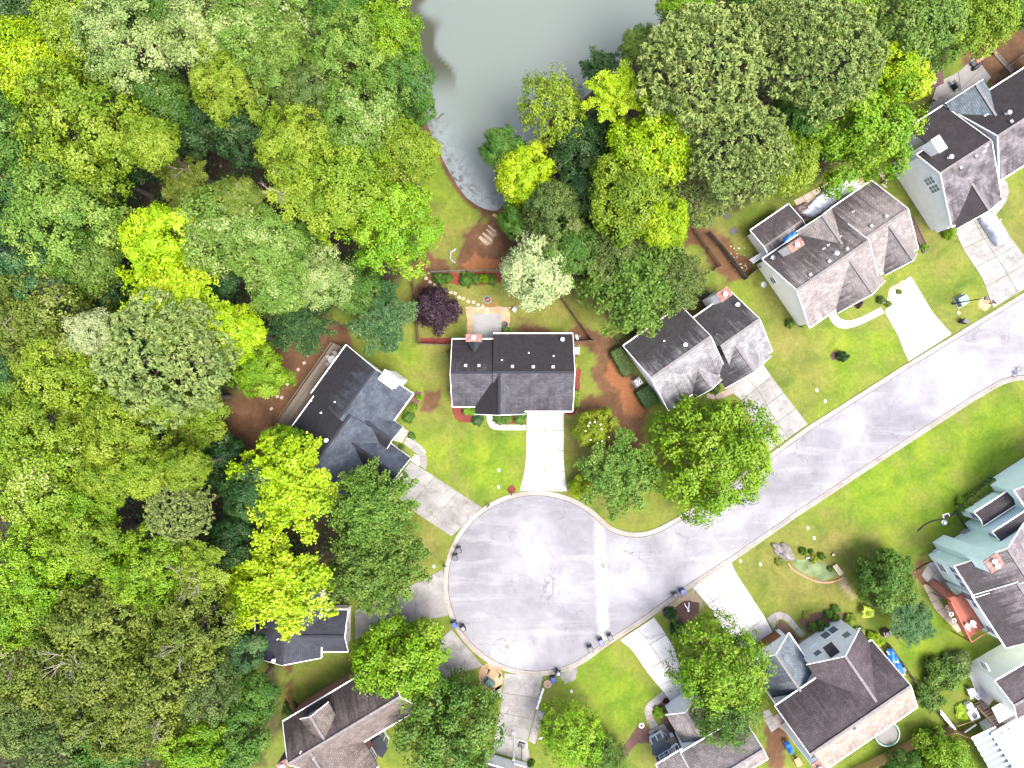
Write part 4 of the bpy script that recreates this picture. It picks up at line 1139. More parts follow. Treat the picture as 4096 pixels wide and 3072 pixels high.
# ---------- pale house in the bottom right corner
h9 = House('pale siding house with outside stairs in the bottom right corner', 30, (4150, 2900))
c9 = h9.L((3981,2725), 6.0); d9 = h9.L((4084,2869), 6.0)
b9 = h9.gable(min(c9[0], d9[0]), 16, d9[1], c9[1], 6.0, 7.4, 'roof_purple', 'cream', axis='u', stain=(0.1, 0.1))
e9 = h9.L((3973,2944), 3.4)
b9b = h9.gable(e9[0], 16, -16, e9[1]+0.3, 3.4, 5.0, 'conc_white', 'cream', axis='u')
mb = MB(); f9 = h9.L((3967,2839), 3.2); g9 = h9.L((4020,2907), 3.2)
mb.hexa([(f9[0], d9[1]-1.6, 3.0), (f9[0]+4.2, d9[1]-1.6, 3.0), (f9[0]+4.2, d9[1]+1.0, 3.4), (f9[0], d9[1]+1.0, 3.4)], [(f9[0], d9[1]-1.6, 3.06), (f9[0]+4.2, d9[1]-1.6, 3.06), (f9[0]+4.2, d9[1]+1.0, 3.46), (f9[0], d9[1]+1.0, 3.46)])
part('metal_porch_roof', mb, M['metal'], h9.root)
h9.window((c9[0]+0.36, c9[1]+1.5, 4.5), 180, 1.0, 1.3)
# striped awning
M['awningblue'] = simple('blue_grey_awning', (0.14, 0.22, 0.26), 0.6, 0.1)
aw0, aw1 = h9.L((3887,2951), 2.8), h9.L((3957,2922), 2.8)
o = None
for i in range(22):
    mb = MB(); y = aw0[1]-0.25-i*0.42
    mb.hexa([(aw0[0], y-0.19, 2.6), (aw0[0]+3.4, y-0.19, 3.0), (aw0[0]+3.4, y+0.19, 3.0), (aw0[0], y+0.19, 2.6)], [(aw0[0], y-0.19, 2.66), (aw0[0]+3.4, y-0.19, 3.06), (aw0[0]+3.4, y+0.19, 3.06), (aw0[0], y+0.19, 2.66)])
    part('awning_panel', mb, M['white'] if i % 2 == 0 else M['awningblue'], h9.root)

# ---------- silver-grey roofed house right of the centre
h10 = House('silver grey streaked roof house right of the centre house', 35, (2790, 1400))
b10 = h10.gable_px((2492,1386), (2740,1210), (2890,1500), (2672,1635), 3.2, 6.6, 'roof_silver', 'white', stain=(0.2, 0.62))
b10b = h10.gable_px((2800,1215), (2953,1185), (3077,1411), (2891,1538), 3.0, 6.0, 'roof_silver', 'white', stain=(0.02, 0.66), rakes=(False, True))
b10c = h10.cross(b10, -1, (2764,1568), (2884,1514), (2837,1552), (2792,1478), 'roof_silver', 'white', stain=(0.5, 0.0))
b10d = h10.cross(b10b, -1, (2892,1538), (3074,1412), (3007,1478), (2945,1378), 'roof_silver', 'white', stain=(0.52, 0.0))
h10.chimney(*h10.L((2896,1178), 6.4), 1.7, 1.2, 6.5, 'white', 'brickcap')
h10.flue((2946,1220), b10b); h10.flue((2738,1380), b10); h10.pipe((2656,1364), b10); h10.pipe((2865,1336), b10b, 0.08, 'darkmetal')
h10.door(((b10d['u0']+b10d['u1'])/2, b10d['v0']+0.36, 1.15), -90, 4.4, 2.3, 'white', name='garage_door', panels=4)
h10.window(((b10c['u0']+b10c['u1'])/2, b10c['v0']+0.36, 1.6), -90, 1.4, 1.4, grid=(2, 2))
h10.window((b10['u0']+0.36, -0.5, 1.7), 180, 1.0, 1.3)

# ---------- beige roofed house
h11 = House('beige roofed house with a cream side wall and tarp covered patio', 34.5, (3330, 1040))
b11 = h11.gable_px((3052,1042), (3326,840), (3520,1130), (3233,1300), 3.8, 7.2, 'roof_beige', 'cream', stain=(0.06, 0.52), rakes=(True, True))
b11b = h11.gable_px((3326,831), (3501,715), (3659,1004), (3500,1110), 3.8, 6.8, 'roof_beige', 'cream', stain=(0.0, 0.3), rakes=(False, True))
b11c = h11.cross(b11, -1, (3339,1232), (3537,1118), (3467,1172), (3385,1053), 'roof_beige', 'cream', stain=(0.32, 0.0))
b11d = h11.cross(b11b, -1, (3535,1090), (3659,1003), (3613,1050), (3522,926), 'roof_beige', 'cream', stain=(0.3, 0.0))
b11e = h11.cross(b11, 1, (3187,930), (3326,834), (3262,875), (3332,950), 'roof_beige', 'cream', stain=(0.05, 0.1), rz=6.3)
lw = h11.gable_px((3005,920), (3155,817), (3250,955), (3092,1060), 2.9, 3.6, 'roof_mint', 'cream', stain=(0.55, 0.62), gutters=(False, True))
h11.chimney(*h11.L((3182,982), 7.2), 1.9, 1.0, 7.3, 'cream', 'brickcap')
for p in ((3543,866),(3484,905)): h11.vent(p, b11b)
for p in ((3387,996),(3315,1046),(3240,1099)): h11.vent(p, b11)
h11.flue((3340,1016), b11); h11.pipe((3360,947), b11); h11.pipe((3311,981), b11); h11.pipe((3294,995), b11); h11.pipe((3411,847), b11b)
h11.door(((b11d['u0']+b11d['u1'])/2, b11d['v0']+0.36, 1.15), -90, 3.6, 2.3, 'white', name='garage_door', panels=4)
h11.window(((b11c['u0']+b11c['u1'])/2+1.5, b11c['v0']+0.36, 1.7), -90, 1.4, 1.4, grid=(2, 2))
h11.door((b11['u0']+4.4, b11['v0']+0.36, 1.2), -90, 1.0, 2.1, 'red')
h11.window((b11['u0']+0.36, 2.5, 1.8), 180, 0.9, 1.2)

# ---------- dark mottled roof house at the upper right
h12 = House('dark mottled roof house with pale siding and tall white chimney, upper right', 32.6, (3830, 690))
pA, pB = h12.L((3715,657), 4.6), h12.L((3810,910), 4.6)
pC, pD = h12.L((3767,421), 4.6), h12.L((4007,777), 4.6); pE = h12.L((3633,516), 4.6)
ua12 = pB[0]
b12 = h12.gable(pE[0], (pC[0]+pD[0])/2, (pB[1]+pD[1])/2, (pC[1]+pE[1])/2, 4.6, 8.2, 'roof_mottle', 'greysiding', stain=(0.18, 0.98), rakes=(False, True))
hf = b12['v1']-b12['mid']
b12f = h12.gable(ua12, pE[0]+0.5, b12['v0']+0.01, b12['mid']+hf*0.5, 4.59, 8.205, 'roof_mottle', 'greysiding', stain=(0.18, 0.98), ridge=b12['mid'], ezh=8.2-1.8, rakes=(True, False))
b12c = h12.cross(b12, -1, (3822,903), (4000,782), (3966,826), (3904,728), 'roof_mottle', 'greysiding', stain=(0.95, 0.1))
h12.chimney(h12.L((3762,570), 8.6)[0]-0.3, h12.L((3772,566), 8.6)[1], 1.1, 1.8, 8.6, 'white', 'white')
for p in ((3902,625),(3841,671)): h12.vent(p, b12)
h12.pipe((3943,583), b12, 0.09); h12.pipe((3935,606), b12, 0.09); h12.flue((3795,632), b12)
for (du, dz) in ((-0.5, 0), (0.5, 0)): h12.window((b12f['u0']+0.36, b12['mid']-0.9+du*1.2, 5.2), 180, 0.95, 1.7, grid=(2, 3))
h12.door(((b12c['u0']+b12c['u1'])/2-0.8, b12c['v0']+0.36, 1.15), -90, 4.4, 2.3, 'white', name='garage_door', panels=4)

# ---------- neighbour of it, cut by the right edge
h13 = House('dark roofed house with slate blue rear gable in the upper right corner', 32.6, (4030, 540))
r13 = h13.L((3998,540), 9.0)
eB = h13.L((3815,455), 5.4); fF = h13.L((4009,715), 5.0)
b13 = h13.gable(r13[0]-0.2, r13[0]+16, fF[1], 2*r13[1]-fF[1], 5.2, 9.0, 'roof_mottle', 'greysiding', stain=(0.15, 0.9))
b13c = h13.cross(b13, 1, (3789,425), (3940,330), (3860,365), (3988,442), 'roof_slate', 'greysiding', stain=(0.05, 0.0), rz=7.4)
h13.pipe((3942,462), b13, 0.09); h13.flue((4026,456), b13); h13.vent((4043,487), b13)

# ---------- roof glimpsed between the trees at the left edge
h14 = House('dark roof glimpsed between the trees at the left edge', 20, (70, 1130), name='house')
b14 = h14.gable(-6, 6, -4.5, 4.5, 3.0, 5.5, 'roof_navy', 'white', stain=(0.2, 0.4))

# ================================================================== STREET THINGS
# dark strip painting the seam and its shadow line between road and kerb
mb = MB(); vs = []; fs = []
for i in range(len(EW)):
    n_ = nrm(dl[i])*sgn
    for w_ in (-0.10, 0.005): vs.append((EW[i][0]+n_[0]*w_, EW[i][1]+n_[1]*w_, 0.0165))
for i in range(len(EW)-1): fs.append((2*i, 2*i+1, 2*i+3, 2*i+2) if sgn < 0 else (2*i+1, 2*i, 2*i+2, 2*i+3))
mb.add(vs, fs); structm('seam_shadow', mb, simple('seam_shadow', (0.10, 0.095, 0.10), 0.8, 0.5, 1.2), 'dark strip painted for the seam and shadow line between the road and its kerb')

def wheelie_bin(px, py, rz, body, lid, label, tag_=False):
    w = W(px, py, 0.5); t = thing('wheelie_bin', label, 'trash bin', (w.x, w.y, 0), math.radians(rz), 'bins put out along the kerb')
    m = MB(); m.hexa([(-.24,-.24,.06),(.24,-.24,.06),(.24,.26,.06),(-.24,.26,.06)], [(-.31,-.34,1.0),(.31,-.34,1.0),(.31,.36,1.0),(-.31,.36,1.0)]); part('body', m, M[body], t)
    m = MB(); m.hexa([(-.34,-.38,1.0),(.34,-.38,1.0),(.34,.38,1.0),(-.34,.38,1.0)], [(-.27,-.30,1.10),(.27,-.30,1.10),(.27,.34,1.10),(-.27,.34,1.10)]); l = part('lid', m, M[lid], t)
    m = MB(); m.box((0, -.02, 1.112), (.34, .3, .02)); part('lid_panel', m, M[lid], l)
    if tag_:
        m = MB(); m.box((.06, .05, 1.126), (.2, .3, .006)); part('sticker', m, M['white'], l)
    m = MB(); m.tube([(-.26,.46,.98),(.26,.46,.98)], .022, 8); m.bar((-.22,.3,.97),(-.22,.46,.98),.04); m.bar((.22,.3,.97),(.22,.46,.98),.04); part('handle', m, M[body], t)
    for x in (-.29, .29):
        m = MB(); m.tube([(x-.035,.3,.12),(x+.035,.3,.12)], .12, 12); part('wheel', m, M['black'], t)
wheelie_bin(1836, 2200, 20, 'bingrey', 'bingrey', 'grey wheelie bin left of the turning circle, upper of a touching pair')
wheelie_bin(1822, 2229, 20, 'bingrey', 'bingrey', 'grey wheelie bin left of the turning circle, lower of a touching pair')
wheelie_bin(1818, 2496, 30, 'binnavy', 'binblue', 'blue lidded bin on the kerb at the lower left of the circle')
wheelie_bin(1853, 2512, 40, 'binnavy', 'bingrey', 'dark bin with a white sticker on the road, lower left of the circle', True)
wheelie_bin(2361, 2594, 15, 'bingrey', 'bingrey', 'grey bin at the left end of the row of three on the kerb')
wheelie_bin(2404, 2565, 25, 'binnavy', 'binblue', 'blue bin in the middle of the row of three on the kerb')
wheelie_bin(2440, 2548, 25, 'bingrey', 'bingrey', 'grey bin at the right end of the row of three on the kerb')
wheelie_bin(2701, 2380, 25, 'bingrey', 'bingrey', 'dark grey bin beside the wide bleached driveway')
wheelie_bin(2729, 2365, 15, 'binnavy', 'binblue', 'blue bin beside the wide bleached driveway')
wheelie_bin(2231, 2690, -30, 'binnavy', 'binnavy', 'navy bin with a white sticker at the bottom of the circle', True)
wheelie_bin(2213, 2715, 10, 'binnavy', 'binblue', 'blue bin next to the round planter at the bottom of the circle')
wheelie_bin(3855, 1286, 60, 'bingrey', 'bingrey', 'single grey bin on the kerb at the upper right')

def manhole(px, py, r, ringmat, label):
    w = W(px, py); t = thing('manhole', label, 'manhole', (w.x, w.y, 0.013))
    m = MB(); m.lathe([(r*1.75, 0.001), (r*1.7, 0.006), (r*1.05, 0.009)], (0,0,0), 28); part('collar', m, M[ringmat], t)
    m = MB(); m.lathe([(r, 0.010), (r, 0.02), (r*0.9, 0.026), (r*0.86, 0.020), (r*0.3, 0.022)], (0,0,0), 24); part('cover', m, M['manholeiron'], t)
M['manholeiron'] = simple('worn_iron', (0.17, 0.165, 0.17), 0.6, 0.4, 8)
M['manholering'] = simple('pale_collar', (0.74, 0.72, 0.69), 0.8, 0.15, 4)
manhole(2028, 2587, 0.36, 'manholering', 'manhole with a white collar at the bottom of the turning circle')
manhole(4012, 1351, 0.36, 'asphalt', 'grey manhole on the street at the upper right')

def valve_lid(px, py, label, w_=0.36, l_=0.5, rz=0.3):
    w = W(px, py); t = thing('water_meter', label, 'lid', (w.x, w.y, 0), rz, 'pale meter lids in the lawns')
    m = MB(); m.lathe([(0.5, -0.02), (0.5, 0.03), (0.44, 0.05), (0.05, 0.06)], (0,0,0), 14, w_, l_); part('lid', m, M['meter'], t)
    m = MB(); m.lathe([(0.56, -0.03), (0.56, 0.02), (0.5, 0.022)], (0,0,0), 14, w_, l_); part('rim', m, M['conc_walk'], t)
for a in [(1996,1881,'pale lid on the lawn of the centre house, upper'), (1994,1948,'pale lid on the lawn of the centre house, lower'), (3267,1561,'pale oval lid on the lawn of the beige roofed house, upper'),
          (3301,1605,'pale round lid on the lawn of the beige roofed house, lower'), (3835,1251,'white lid on the lawn below the street lamp'), (3232,2112,'white lid above the boulder'), (3257,2152,'white oblong lid right of the boulder'),
          (2962,2244,'white oblong lid beside the wide bleached driveway'), (3042,2257,'small pale lid left of the boulder'), (1736,2266,'pale lid on the grass left of the turning circle'), (2286,2765,'white lid on the lawn below the kerb bins')]:
    valve_lid(*a)

def mailbox(px, py, rz, label, box='black', post='oldwood'):
    w = W(px, py); t = thing('mailbox', label, 'mailbox', (w.x, w.y, 0), math.radians(rz), 'mailboxes at the kerb')
    m = MB(); m.box((0,0,0.58), (0.1,0.1,1.16)); part('post', m, M[post], t)
    m = MB(); m.box((0,-0.1,1.08), (0.08,0.7,0.08)); part('arm', m, M[post], t)
    m = MB(); pr = [(-.09,0),(.09,0),(.09,.12),(.055,.19),(0,.215),(-.055,.19),(-.09,.12)]
    vs = [(x,-.42,1.12+z) for x,z in pr]+[(x,.14,1.12+z) for x,z in pr]; n = len(pr)
    m.add(vs, [tuple(range(n)), tuple(range(2*n-1,n-1,-1))]+[(i,n+i,n+(i+1)%n,(i+1)%n) for i in range(n)]); b = part('box', m, M[box], t)
    m = MB(); m.box((.1,-.1,1.3), (.012,.05,.18)); part('flag', m, M['red'], b)
mailbox(1953,2020,150,'mailbox with a white lantern left of the red mulch ring', post='tanwood'); mailbox(2046,1972,170,'mailbox standing in the round red mulch ring', post='palewood'); mailbox(1776,2254,80,'mailbox at the kerb left of the turning circle', post='darkmetal')
mailbox(1954,2676,150,'left of the two mailboxes on the wood chip island', post='darkmetal'); mailbox(1998,2694,150,'right of the two mailboxes on the wood chip island', post='darkmetal'); mailbox(3955,1214,-130,'red posted mailbox at the street lamp bed', post='darkred')
mailbox(2651,2442,150,'mailbox left of the upper clipped bush', post='darkmetal')

def utility_box(px, py, rz, label, s=(1.2, 1.0, 0.9)):
    w = W(px, py, 0.5); t = thing('utility_box', label, 'utility box', (w.x, w.y, 0), math.radians(rz))
    m = MB(); m.box((0,0,0.04), (s[0]+.3, s[1]+.3, 0.1)); part('pad', m, M['conc_walk'], t)
    m = MB(); x, y, z = s[0]/2, s[1]/2, s[2]
    m.hexa([(-x,-y,.08),(x,-y,.08),(x,y,.08),(-x,y,.08)], [(-x*.97,-y*.8,z*.9),(x*.97,-y*.8,z*.9),(x*.97,y*.97,z),(-x*.97,y*.97,z)]); c = part('cabinet', m, M['utilgreen'], t)
    m = MB(); m.box((0, 0.05, z*0.96), (s[0]*1.02, s[1]*0.12, 0.1)); part('lid_lip', m, M['utilgreen'], c)
utility_box(1958,2735,-40,'green utility cabinet on the wood chip island'); utility_box(3850,1203,30,'green utility cabinet under the street lamp', (1.3,1.3,1.0))

w = W(3811,1215); t = thing('street_lamp', 'tall black street lamp beside the green utility cabinet', 'street lamp', (w.x, w.y, 0), 0)
m = MB(); m.tube([(0,0,0),(0,0,.25),(0,0,.3),(0,0,5.6)], [.16,.16,.085,.06], 10); part('pole', m, M['black'], t)
m = MB(); m.tube([(0,0,5.5),(.18,.02,5.75),(.45,.05,5.85)], .035, 8); part('arm', m, M['black'], t)
m = MB(); m.hexa([(.35,-.16,5.72),(1.0,-.16,5.78),(1.0,.26,5.78),(.35,.26,5.72)],[(.4,-.1,5.95),(.9,-.1,5.93),(.9,.2,5.93),(.4,.2,5.95)]); l = part('lamp_head', m, M['darkmetal'], t)
m = MB(); m.box((.7,.05,5.73), (.4,.26,.05)); part('lens', m, M['glass'], l)

# boulder
rb = np.random.default_rng(4)
import bmesh
bm = bmesh.new(); bmesh.ops.create_icosphere(bm, subdivisions=4, radius=1.0)
for v in bm.verts:
    c = v.co; f = 1 + 0.16*math.sin(3.1*c.x+1.7*c.y) + 0.12*math.sin(5*c.y+2*c.z+1) + 0.07*math.sin(9*c.x-6*c.z) + 0.04*math.sin(17*c.x+13*c.y)
    v.co = Vector((c.x*f*1.65, c.y*f*0.95, max(-0.15, c.z*f*0.75)))
me = bpy.data.meshes.new('boulder'); bm.to_mesh(me); bm.free()
m_, nt, p = new_mat('lichen_rock'); pos = wpos(nt)
n1 = noise(nt, pos, 1.4, 7, 0.7, 0.4); n2 = noise(nt, pos, 5, 5, .7)
c = ramp(nt, n1, [(0.3,(0.12,0.105,0.095)),(0.5,(0.26,0.24,0.225)),(0.62,(0.38,0.36,0.35)),(0.75,(0.55,0.5,0.42))])
c = mixc(nt, 0.5, c, ramp(nt, n2, [(0.3,.65),(.7,1.2)]), 'MULTIPLY'); lk(nt, fin(nt, c, 0.5), p.inputs["Base Color"]); p.inputs["Roughness"].default_value = .9; bump(nt, n1, .8, .1, p)
me.materials.append(m_)
w = W(3130,2203); tag(ob('boulder', me, None, (w.x, w.y, 0.1), math.radians(-35)), 'large grey lichen spotted boulder on the lawn near the street', 'boulder')

# curved brick edging, brick by brick
curve = smooth_line([W2(p) for p in [(3150,2252),(3165,2275),(3195,2293),(3225,2309),(3255,2323),(3290,2330),(3325,2328),(3355,2318),(3370,2308)]], 46, 2)
t = thing('brick_edging', 'curved edging of pinkish bricks round the ground cover', 'edging', (0,0,0))
brm = MB().box((0,0,0.07), (0.21,0.24,0.14)).mesh('brick', simple('pink_brick', (0.48,0.24,0.17), .85, .35, 2.5))
for i in range(len(curve)-1):
    a, b = curve[i], curve[i+1]; d = b-a
    o = ob('brick', brm, t, ((a[0]+b[0])/2, (a[1]+b[1])/2, rk.uniform(-.02,.015)), math.atan2(d[1], d[0])+rk.uniform(-.06,.06), (min(1.2, math.hypot(*d)/0.225), 1, 1))
# wooden box bench
w = W(3346,2276); t = thing('wooden_bench', 'pale wooden bench at the end of the brick edging', 'bench', (w.x, w.y, 0), math.radians(-55))
for i in range(4): part('slat', MB().box((0, -.24+.16*i, .46), (1.6, .145, .05)), M['palewood'], t)
for x in (-.65, .65): part('leg', MB().box((x, 0, .22), (.1, .6, .44)), M['palewood'], t)
# stone slab ornament
w = W(3230,2230); t = thing('stone_bench', 'small grey stone slab between the ball bushes', 'stone', (w.x, w.y, 0), .2); part('slab', MB().box((0,0,.2),(.6,.26,.08)), M['conc_patio'], t); part('foot', MB().box((0,0,.08),(.4,.2,.16)), M['conc_patio'], t)
w = W(3330,2217); t = thing('stump', 'little tree stump on the lawn right of the ball bushes', 'stump', (w.x, w.y, 0)); part('wood', MB().lathe([(.26,-.02),(.2,.1),(.18,.25),(.05,.26)],(0,0,0),11), M['bark'], t); part('cut_face', MB().lathe([(.16,.26),(.15,.275),(.03,.28)],(0,0,0),11), M['palewood'], t)

# white lawn ornament with pink band
w = W(2750,2434); t = thing('lawn_ornament', 'white forked lawn ornament with a pink band near the clipped bushes', 'ornament', (w.x, w.y, 0), .2)
part('body', MB().tube([(0,-.35,.15),(0,-.1,.3),(0,.1,.25)], [.12,.2,.1], 9), M['white'], t)
for s_ in (-1, 1): part('limb', MB().tube([(0,.05,.27),(s_*.22,.4,.3),(s_*.32,.85,.2)], [.09,.07,.05], 7), M['white'], t)
part('band', MB().tube([(0,-.05,.29),(0,.0,.28)], [.205,.195], 10), M['pink'], t)
# rubbish on the road
w = W(2412,2258,0.02); t = thing('rubbish', 'small dark scraps with a purple ball on the pale road band', 'rubbish', (w.x, w.y, 0.012))
part('ball', MB().lathe([(.02,0),(.09,.03),(.12,.1),(.09,.17),(.02,.2)],(.05,-.27,0),12), M['purplecloth'], t)
for x, y, a in ((-.15,-.03,.7),(.06,.22,1.9)): part('scrap', MB().hexa([(x-.14,y-.05,0),(x+.14,y-.07,0),(x+.16,y+.05,0),(x-.1,y+.06,0)],[(x-.12,y-.03,.05),(x+.12,y-.05,.08),(x+.12,y+.03,.07),(x-.08,y+.04,.04)]), M['purplecloth'], t)
w = W(2524,2214,0.02); t = thing('stick', 'short grey stick lying on the road above the row of bins', 'stick', (w.x, w.y, .03), .35); part('wood', MB().tube([(-.35,0,0),(.1,.05,.01),(.32,.04,.02)],[.02,.03,.06],6), M['greywood'], t); part('knot', MB().tube([(.28,.02,.02),(.34,.14,.02)],[.04,.03],6), M['greywood'], t)

# bicycle lying on the street
w = W(4066,1488); t = thing('bicycle', 'dark bicycle lying at the kerb on the right edge', 'bicycle', (w.x, w.y, 0.06), 1.0)
for x in (-.5, .5):
    ring = [(x+.31*math.cos(a), .31*math.sin(a), .03) for a in np.linspace(0, 2*math.pi, 19)]
    wh = part('wheel', MB().tube(ring, .028, 6), M['black'], t)
    sp = MB()
    for a in np.linspace(0, math.pi, 6)[:-1]: sp.bar((x-.3*math.cos(a), -.3*math.sin(a), .03), (x+.3*math.cos(a), .3*math.sin(a), .03), .012)
    part('spokes', sp, M['metal'], wh)
fr = MB()
for a, b in (((-.5,0,.05),(-.1,-.05,.07)),((-.1,-.05,.07),(.4,.38,.1)),((-.5,0,.05),(-.18,.36,.09)),((-.18,.36,.09),(-.1,-.05,.07)),((-.18,.36,.09),(.4,.38,.1)),((.4,.42,.1),(.5,0,.05))): fr.tube([a, b], .024, 6)
part('frame', fr, simple('bike_blue', (.05,.05,.25), .35, .1), t); part('handlebar', MB().tube([(.5,.62,.0),(.42,.5,.12),(.34,.56,.36)], .02, 6), M['darkmetal'], t); part('saddle', MB().hexa([(-.34,.44,.04),(-.1,.46,.04),(-.1,.52,.06),(-.34,.56,.06)],[(-.34,.44,.16),(-.1,.47,.12),(-.1,.51,.12),(-.34,.56,.16)]), M['black'], t)

# car under a grey cover
w = W(3974,912,0.5); t = thing('covered_car', 'car under a grey blue cover on the upper right driveway', 'car', (w.x, w.y, 0.05), math.radians(-57))
n, mm = 34, 22; vs = []; fs = []
prof = lambda s: np.interp(s, [0,.03,.1,.26,.40,.55,.72,.84,.94,1.0], [.50,.72,.86,.98,1.40,1.47,1.42,1.12,.98,.55])
for i in range(n):
    s = i/(n-1); hgt = prof(s); wd = .95*np.interp(s, [0,.06,.2,.8,.94,1], [.70,.9,1.0,1.0,.92,.72])
    for j in range(mm):
        a = math.pi*j/(mm-1); ca, sa = math.cos(a), math.sin(a); e = .55
        x = math.copysign(abs(ca)**e, ca)*wd*(1-.16*max(0, sa**2)*(hgt > 1.05)); z = .1+(hgt-.1)*abs(sa)**e
        f = .025*math.sin(14*s+5*a)+.02*math.sin(25*s-3*a)
        vs.append(((s-.5)*5.0, x*(1+f), z*(1+f*.5)))
for i in range(n-1):
    for j in range(mm-1): fs.append((i*mm+j, (i+1)*mm+j, (i+1)*mm+j+1, i*mm+j+1))
fs.append(tuple(range(mm))); fs.append(tuple(range(n*mm-1, (n-1)*mm-1, -1)))
part('cover', MB().add(vs, fs), M['carcover'], t, smooth=True)
for x in (-1.5, 1.5):
    for y in (-.78, .78): part('tyre', MB().tube([(x, y-.1, .31), (x, y+.1, .31)], .31, 14), M['black'], t)
for y in (-1.0, 1.0): part('mirror_bump', MB().lathe([(.02,-.1),(.13,-.04),(.13,.06),(.02,.12)], (-.55, y, .98), 8), M['carcover'], t, smooth=True)

# ================================================================== FENCES
def fence(pts, h, mat, label, style='board', spacing=2.4, name='wooden_fence', pw=0.1):
    P = [np.array(W2(p)) for p in pts]
    t = thing(name, label, 'fence', (0, 0, 0))
    posts = []
    for a, b in zip(P[:-1], P[1:]):
        L_ = np.hypot(*(b-a)); k = max(1, round(L_/spacing))
        for i in range(k): posts.append((a+(b-a)*i/k, a+(b-a)*(i+1)/k))
    ends = [q[0] for q in posts] + [posts[-1][1]]
    for e in ends: part('post', MB().box((e[0], e[1], h/2+.02), (pw, pw, h+.12)), M[mat], t)
    for a, b in posts:
        d = b-a; L_ = np.hypot(*d); d = d/L_; nn = np.array([-d[1], d[0]])
        for z in ((.25*h, .8*h) if style != 'rail' else (.2*h, .55*h, .92*h)):
            part('rail', MB().bar((a[0]+d[0]*.05, a[1]+d[1]*.05, z), (b[0]-d[0]*.05, b[1]-d[1]*.05, z), .05, .09), M[mat], t)
        if style == 'rail': continue
        wdt, gap = (.14, .008) if style == 'board' else (.07, .07)
        k = int(L_/(wdt+gap)); mb = MB(); ang = math.atan2(d[1], d[0])
        for i in range(k):
            s = (i+.5)*L_/k; c = a+d*s+nn*.045; hh = h*rk.uniform(.97, 1.02)
            mb.box((c[0], c[1], hh/2+.02), (wdt*.97, .022, hh), ang)
        part('boards' if style == 'board' else 'pickets', mb, M[mat], t, kind='stuff')
    return t
fence([(1651,1097),(1658,1180),(1664,1240),(1677,1377)], 1.3, 'fencewood', 'brown fence at the left side of the plum yard')
fence([(1651,1097),(1800,1088),(2010,1083),(2100,1084)], 1.4, 'oldwood', 'grey fence along the back of the centre yard', 'rail')
fence([(1677,1377),(1812,1382)], 1.5, 'oldwood', 'pale topped fence below the purple plum')
fence([(2240,1190),(2290,1260),(2366,1362)], 1.5, 'fencewood', 'brown fence right of the centre yard')
fence([(2366,1362),(2296,1368)], 1.5, 'oldwood', 'short fence at the upper right corner of the centre house')
fence([(2440,1325),(2492,1405)], 1.2, 'greywood', 'dark picket fence at the corner of the silver roof', 'picket')
fence([(2770,920),(2825,1000),(2872,1068),(2850,1082)], 1.5, 'fencewood', 'brown picket fence between the cedar and the beige house', 'picket')
fence([(2826,935),(2880,995),(2930,1060),(2975,1118)], 1.7, 'greywood', 'weathered grey fence beside the beige house back yard')
fence([(2975,1118),(3028,1075)], 1.5, 'fencewood', 'short dark fence joining the cream wall')
fence([(3545,2570),(3640,2705),(3700,2790),(3780,2890),(3850,2950)], 1.1, 'greywood', 'thin dark fence right of the mauve roofed house', 'picket')
fence([(3400,3080),(3560,3000),(3700,2930),(3790,2905),(3862,2935)], 1.9, 'tanwood', 'tan wooden fence at the bottom right')
fence([(1157,2765),(1175,2800),(1192,2840)], 1.6, 'tanwood', 'short orange wooden fence left of the brown roof')
fence([(3520,735),(3600,665),(3625,650)], 1.2, 'greywood', 'dark fence between the beige and the mottled roof houses', 'picket')
fence([(3470,735),(3430,660)], 1.5, 'greywood', 'dark fence at the end of the tarp covered patio')
fence([(4000,290),(4096,215)], 1.2, 'oldwood', 'thin fence near the top right corner', 'rail')

# ================================================================== DECKS AND STAIRS
def deck(corners_px, z, mat, label, along, n_planks, rail=True, name='deck', rail_sides=(0,1,2,3), h_rail=0.95, railmat=None):
    """corners a,b,c,d (a-b long edge); planks run along a-b"""
    a, b, c, d = [Vector(W(p[0], p[1], z)) for p in corners_px]
    t = thing(name, label, 'deck', (0,0,0))
    for i in range(n_planks):
        u0, u1 = i/n_planks, (i+1)/n_planks - 0.006
        q = [a.lerp(d, u0), b.lerp(c, u0), b.lerp(c, u1), a.lerp(d, u1)]
        part('plank', MB().hexa([v-Vector((0,0,.04)) for v in q], [v+Vector((0,0,rk.uniform(-.003,.003))) for v in q]), M[mat], t)
    ed = [(a,b),(b,c),(c,d),(d,a)]
    for (p, q) in ed: part('joist', MB().bar(p-Vector((0,0,.15)), q-Vector((0,0,.15)), .06, .2), M[mat], t)
    for p in (a,b,c,d):
        part('post', MB().box((p.x, p.y, (z+h_rail*.99*rail)/2), (.12,.12,z+h_rail*.99*rail)), M[railmat or mat], t)
    if rail:
        for i in rail_sides:
            p, q = ed[i]; up = Vector((0,0,h_rail))
            part('handrail', MB().bar(p+up, q+up, .13, .05), M[railmat or mat], t)
            mb = MB(); L_ = (q-p).length; k = int(L_/.16)
            for j in range(k):
                s = p.lerp(q, (j+.5)/k); mb.box((s.x, s.y, z+h_rail/2), (.04,.04,h_rail-.06))
            part('balusters', mb, M[railmat or mat], t, kind='stuff')
    return t
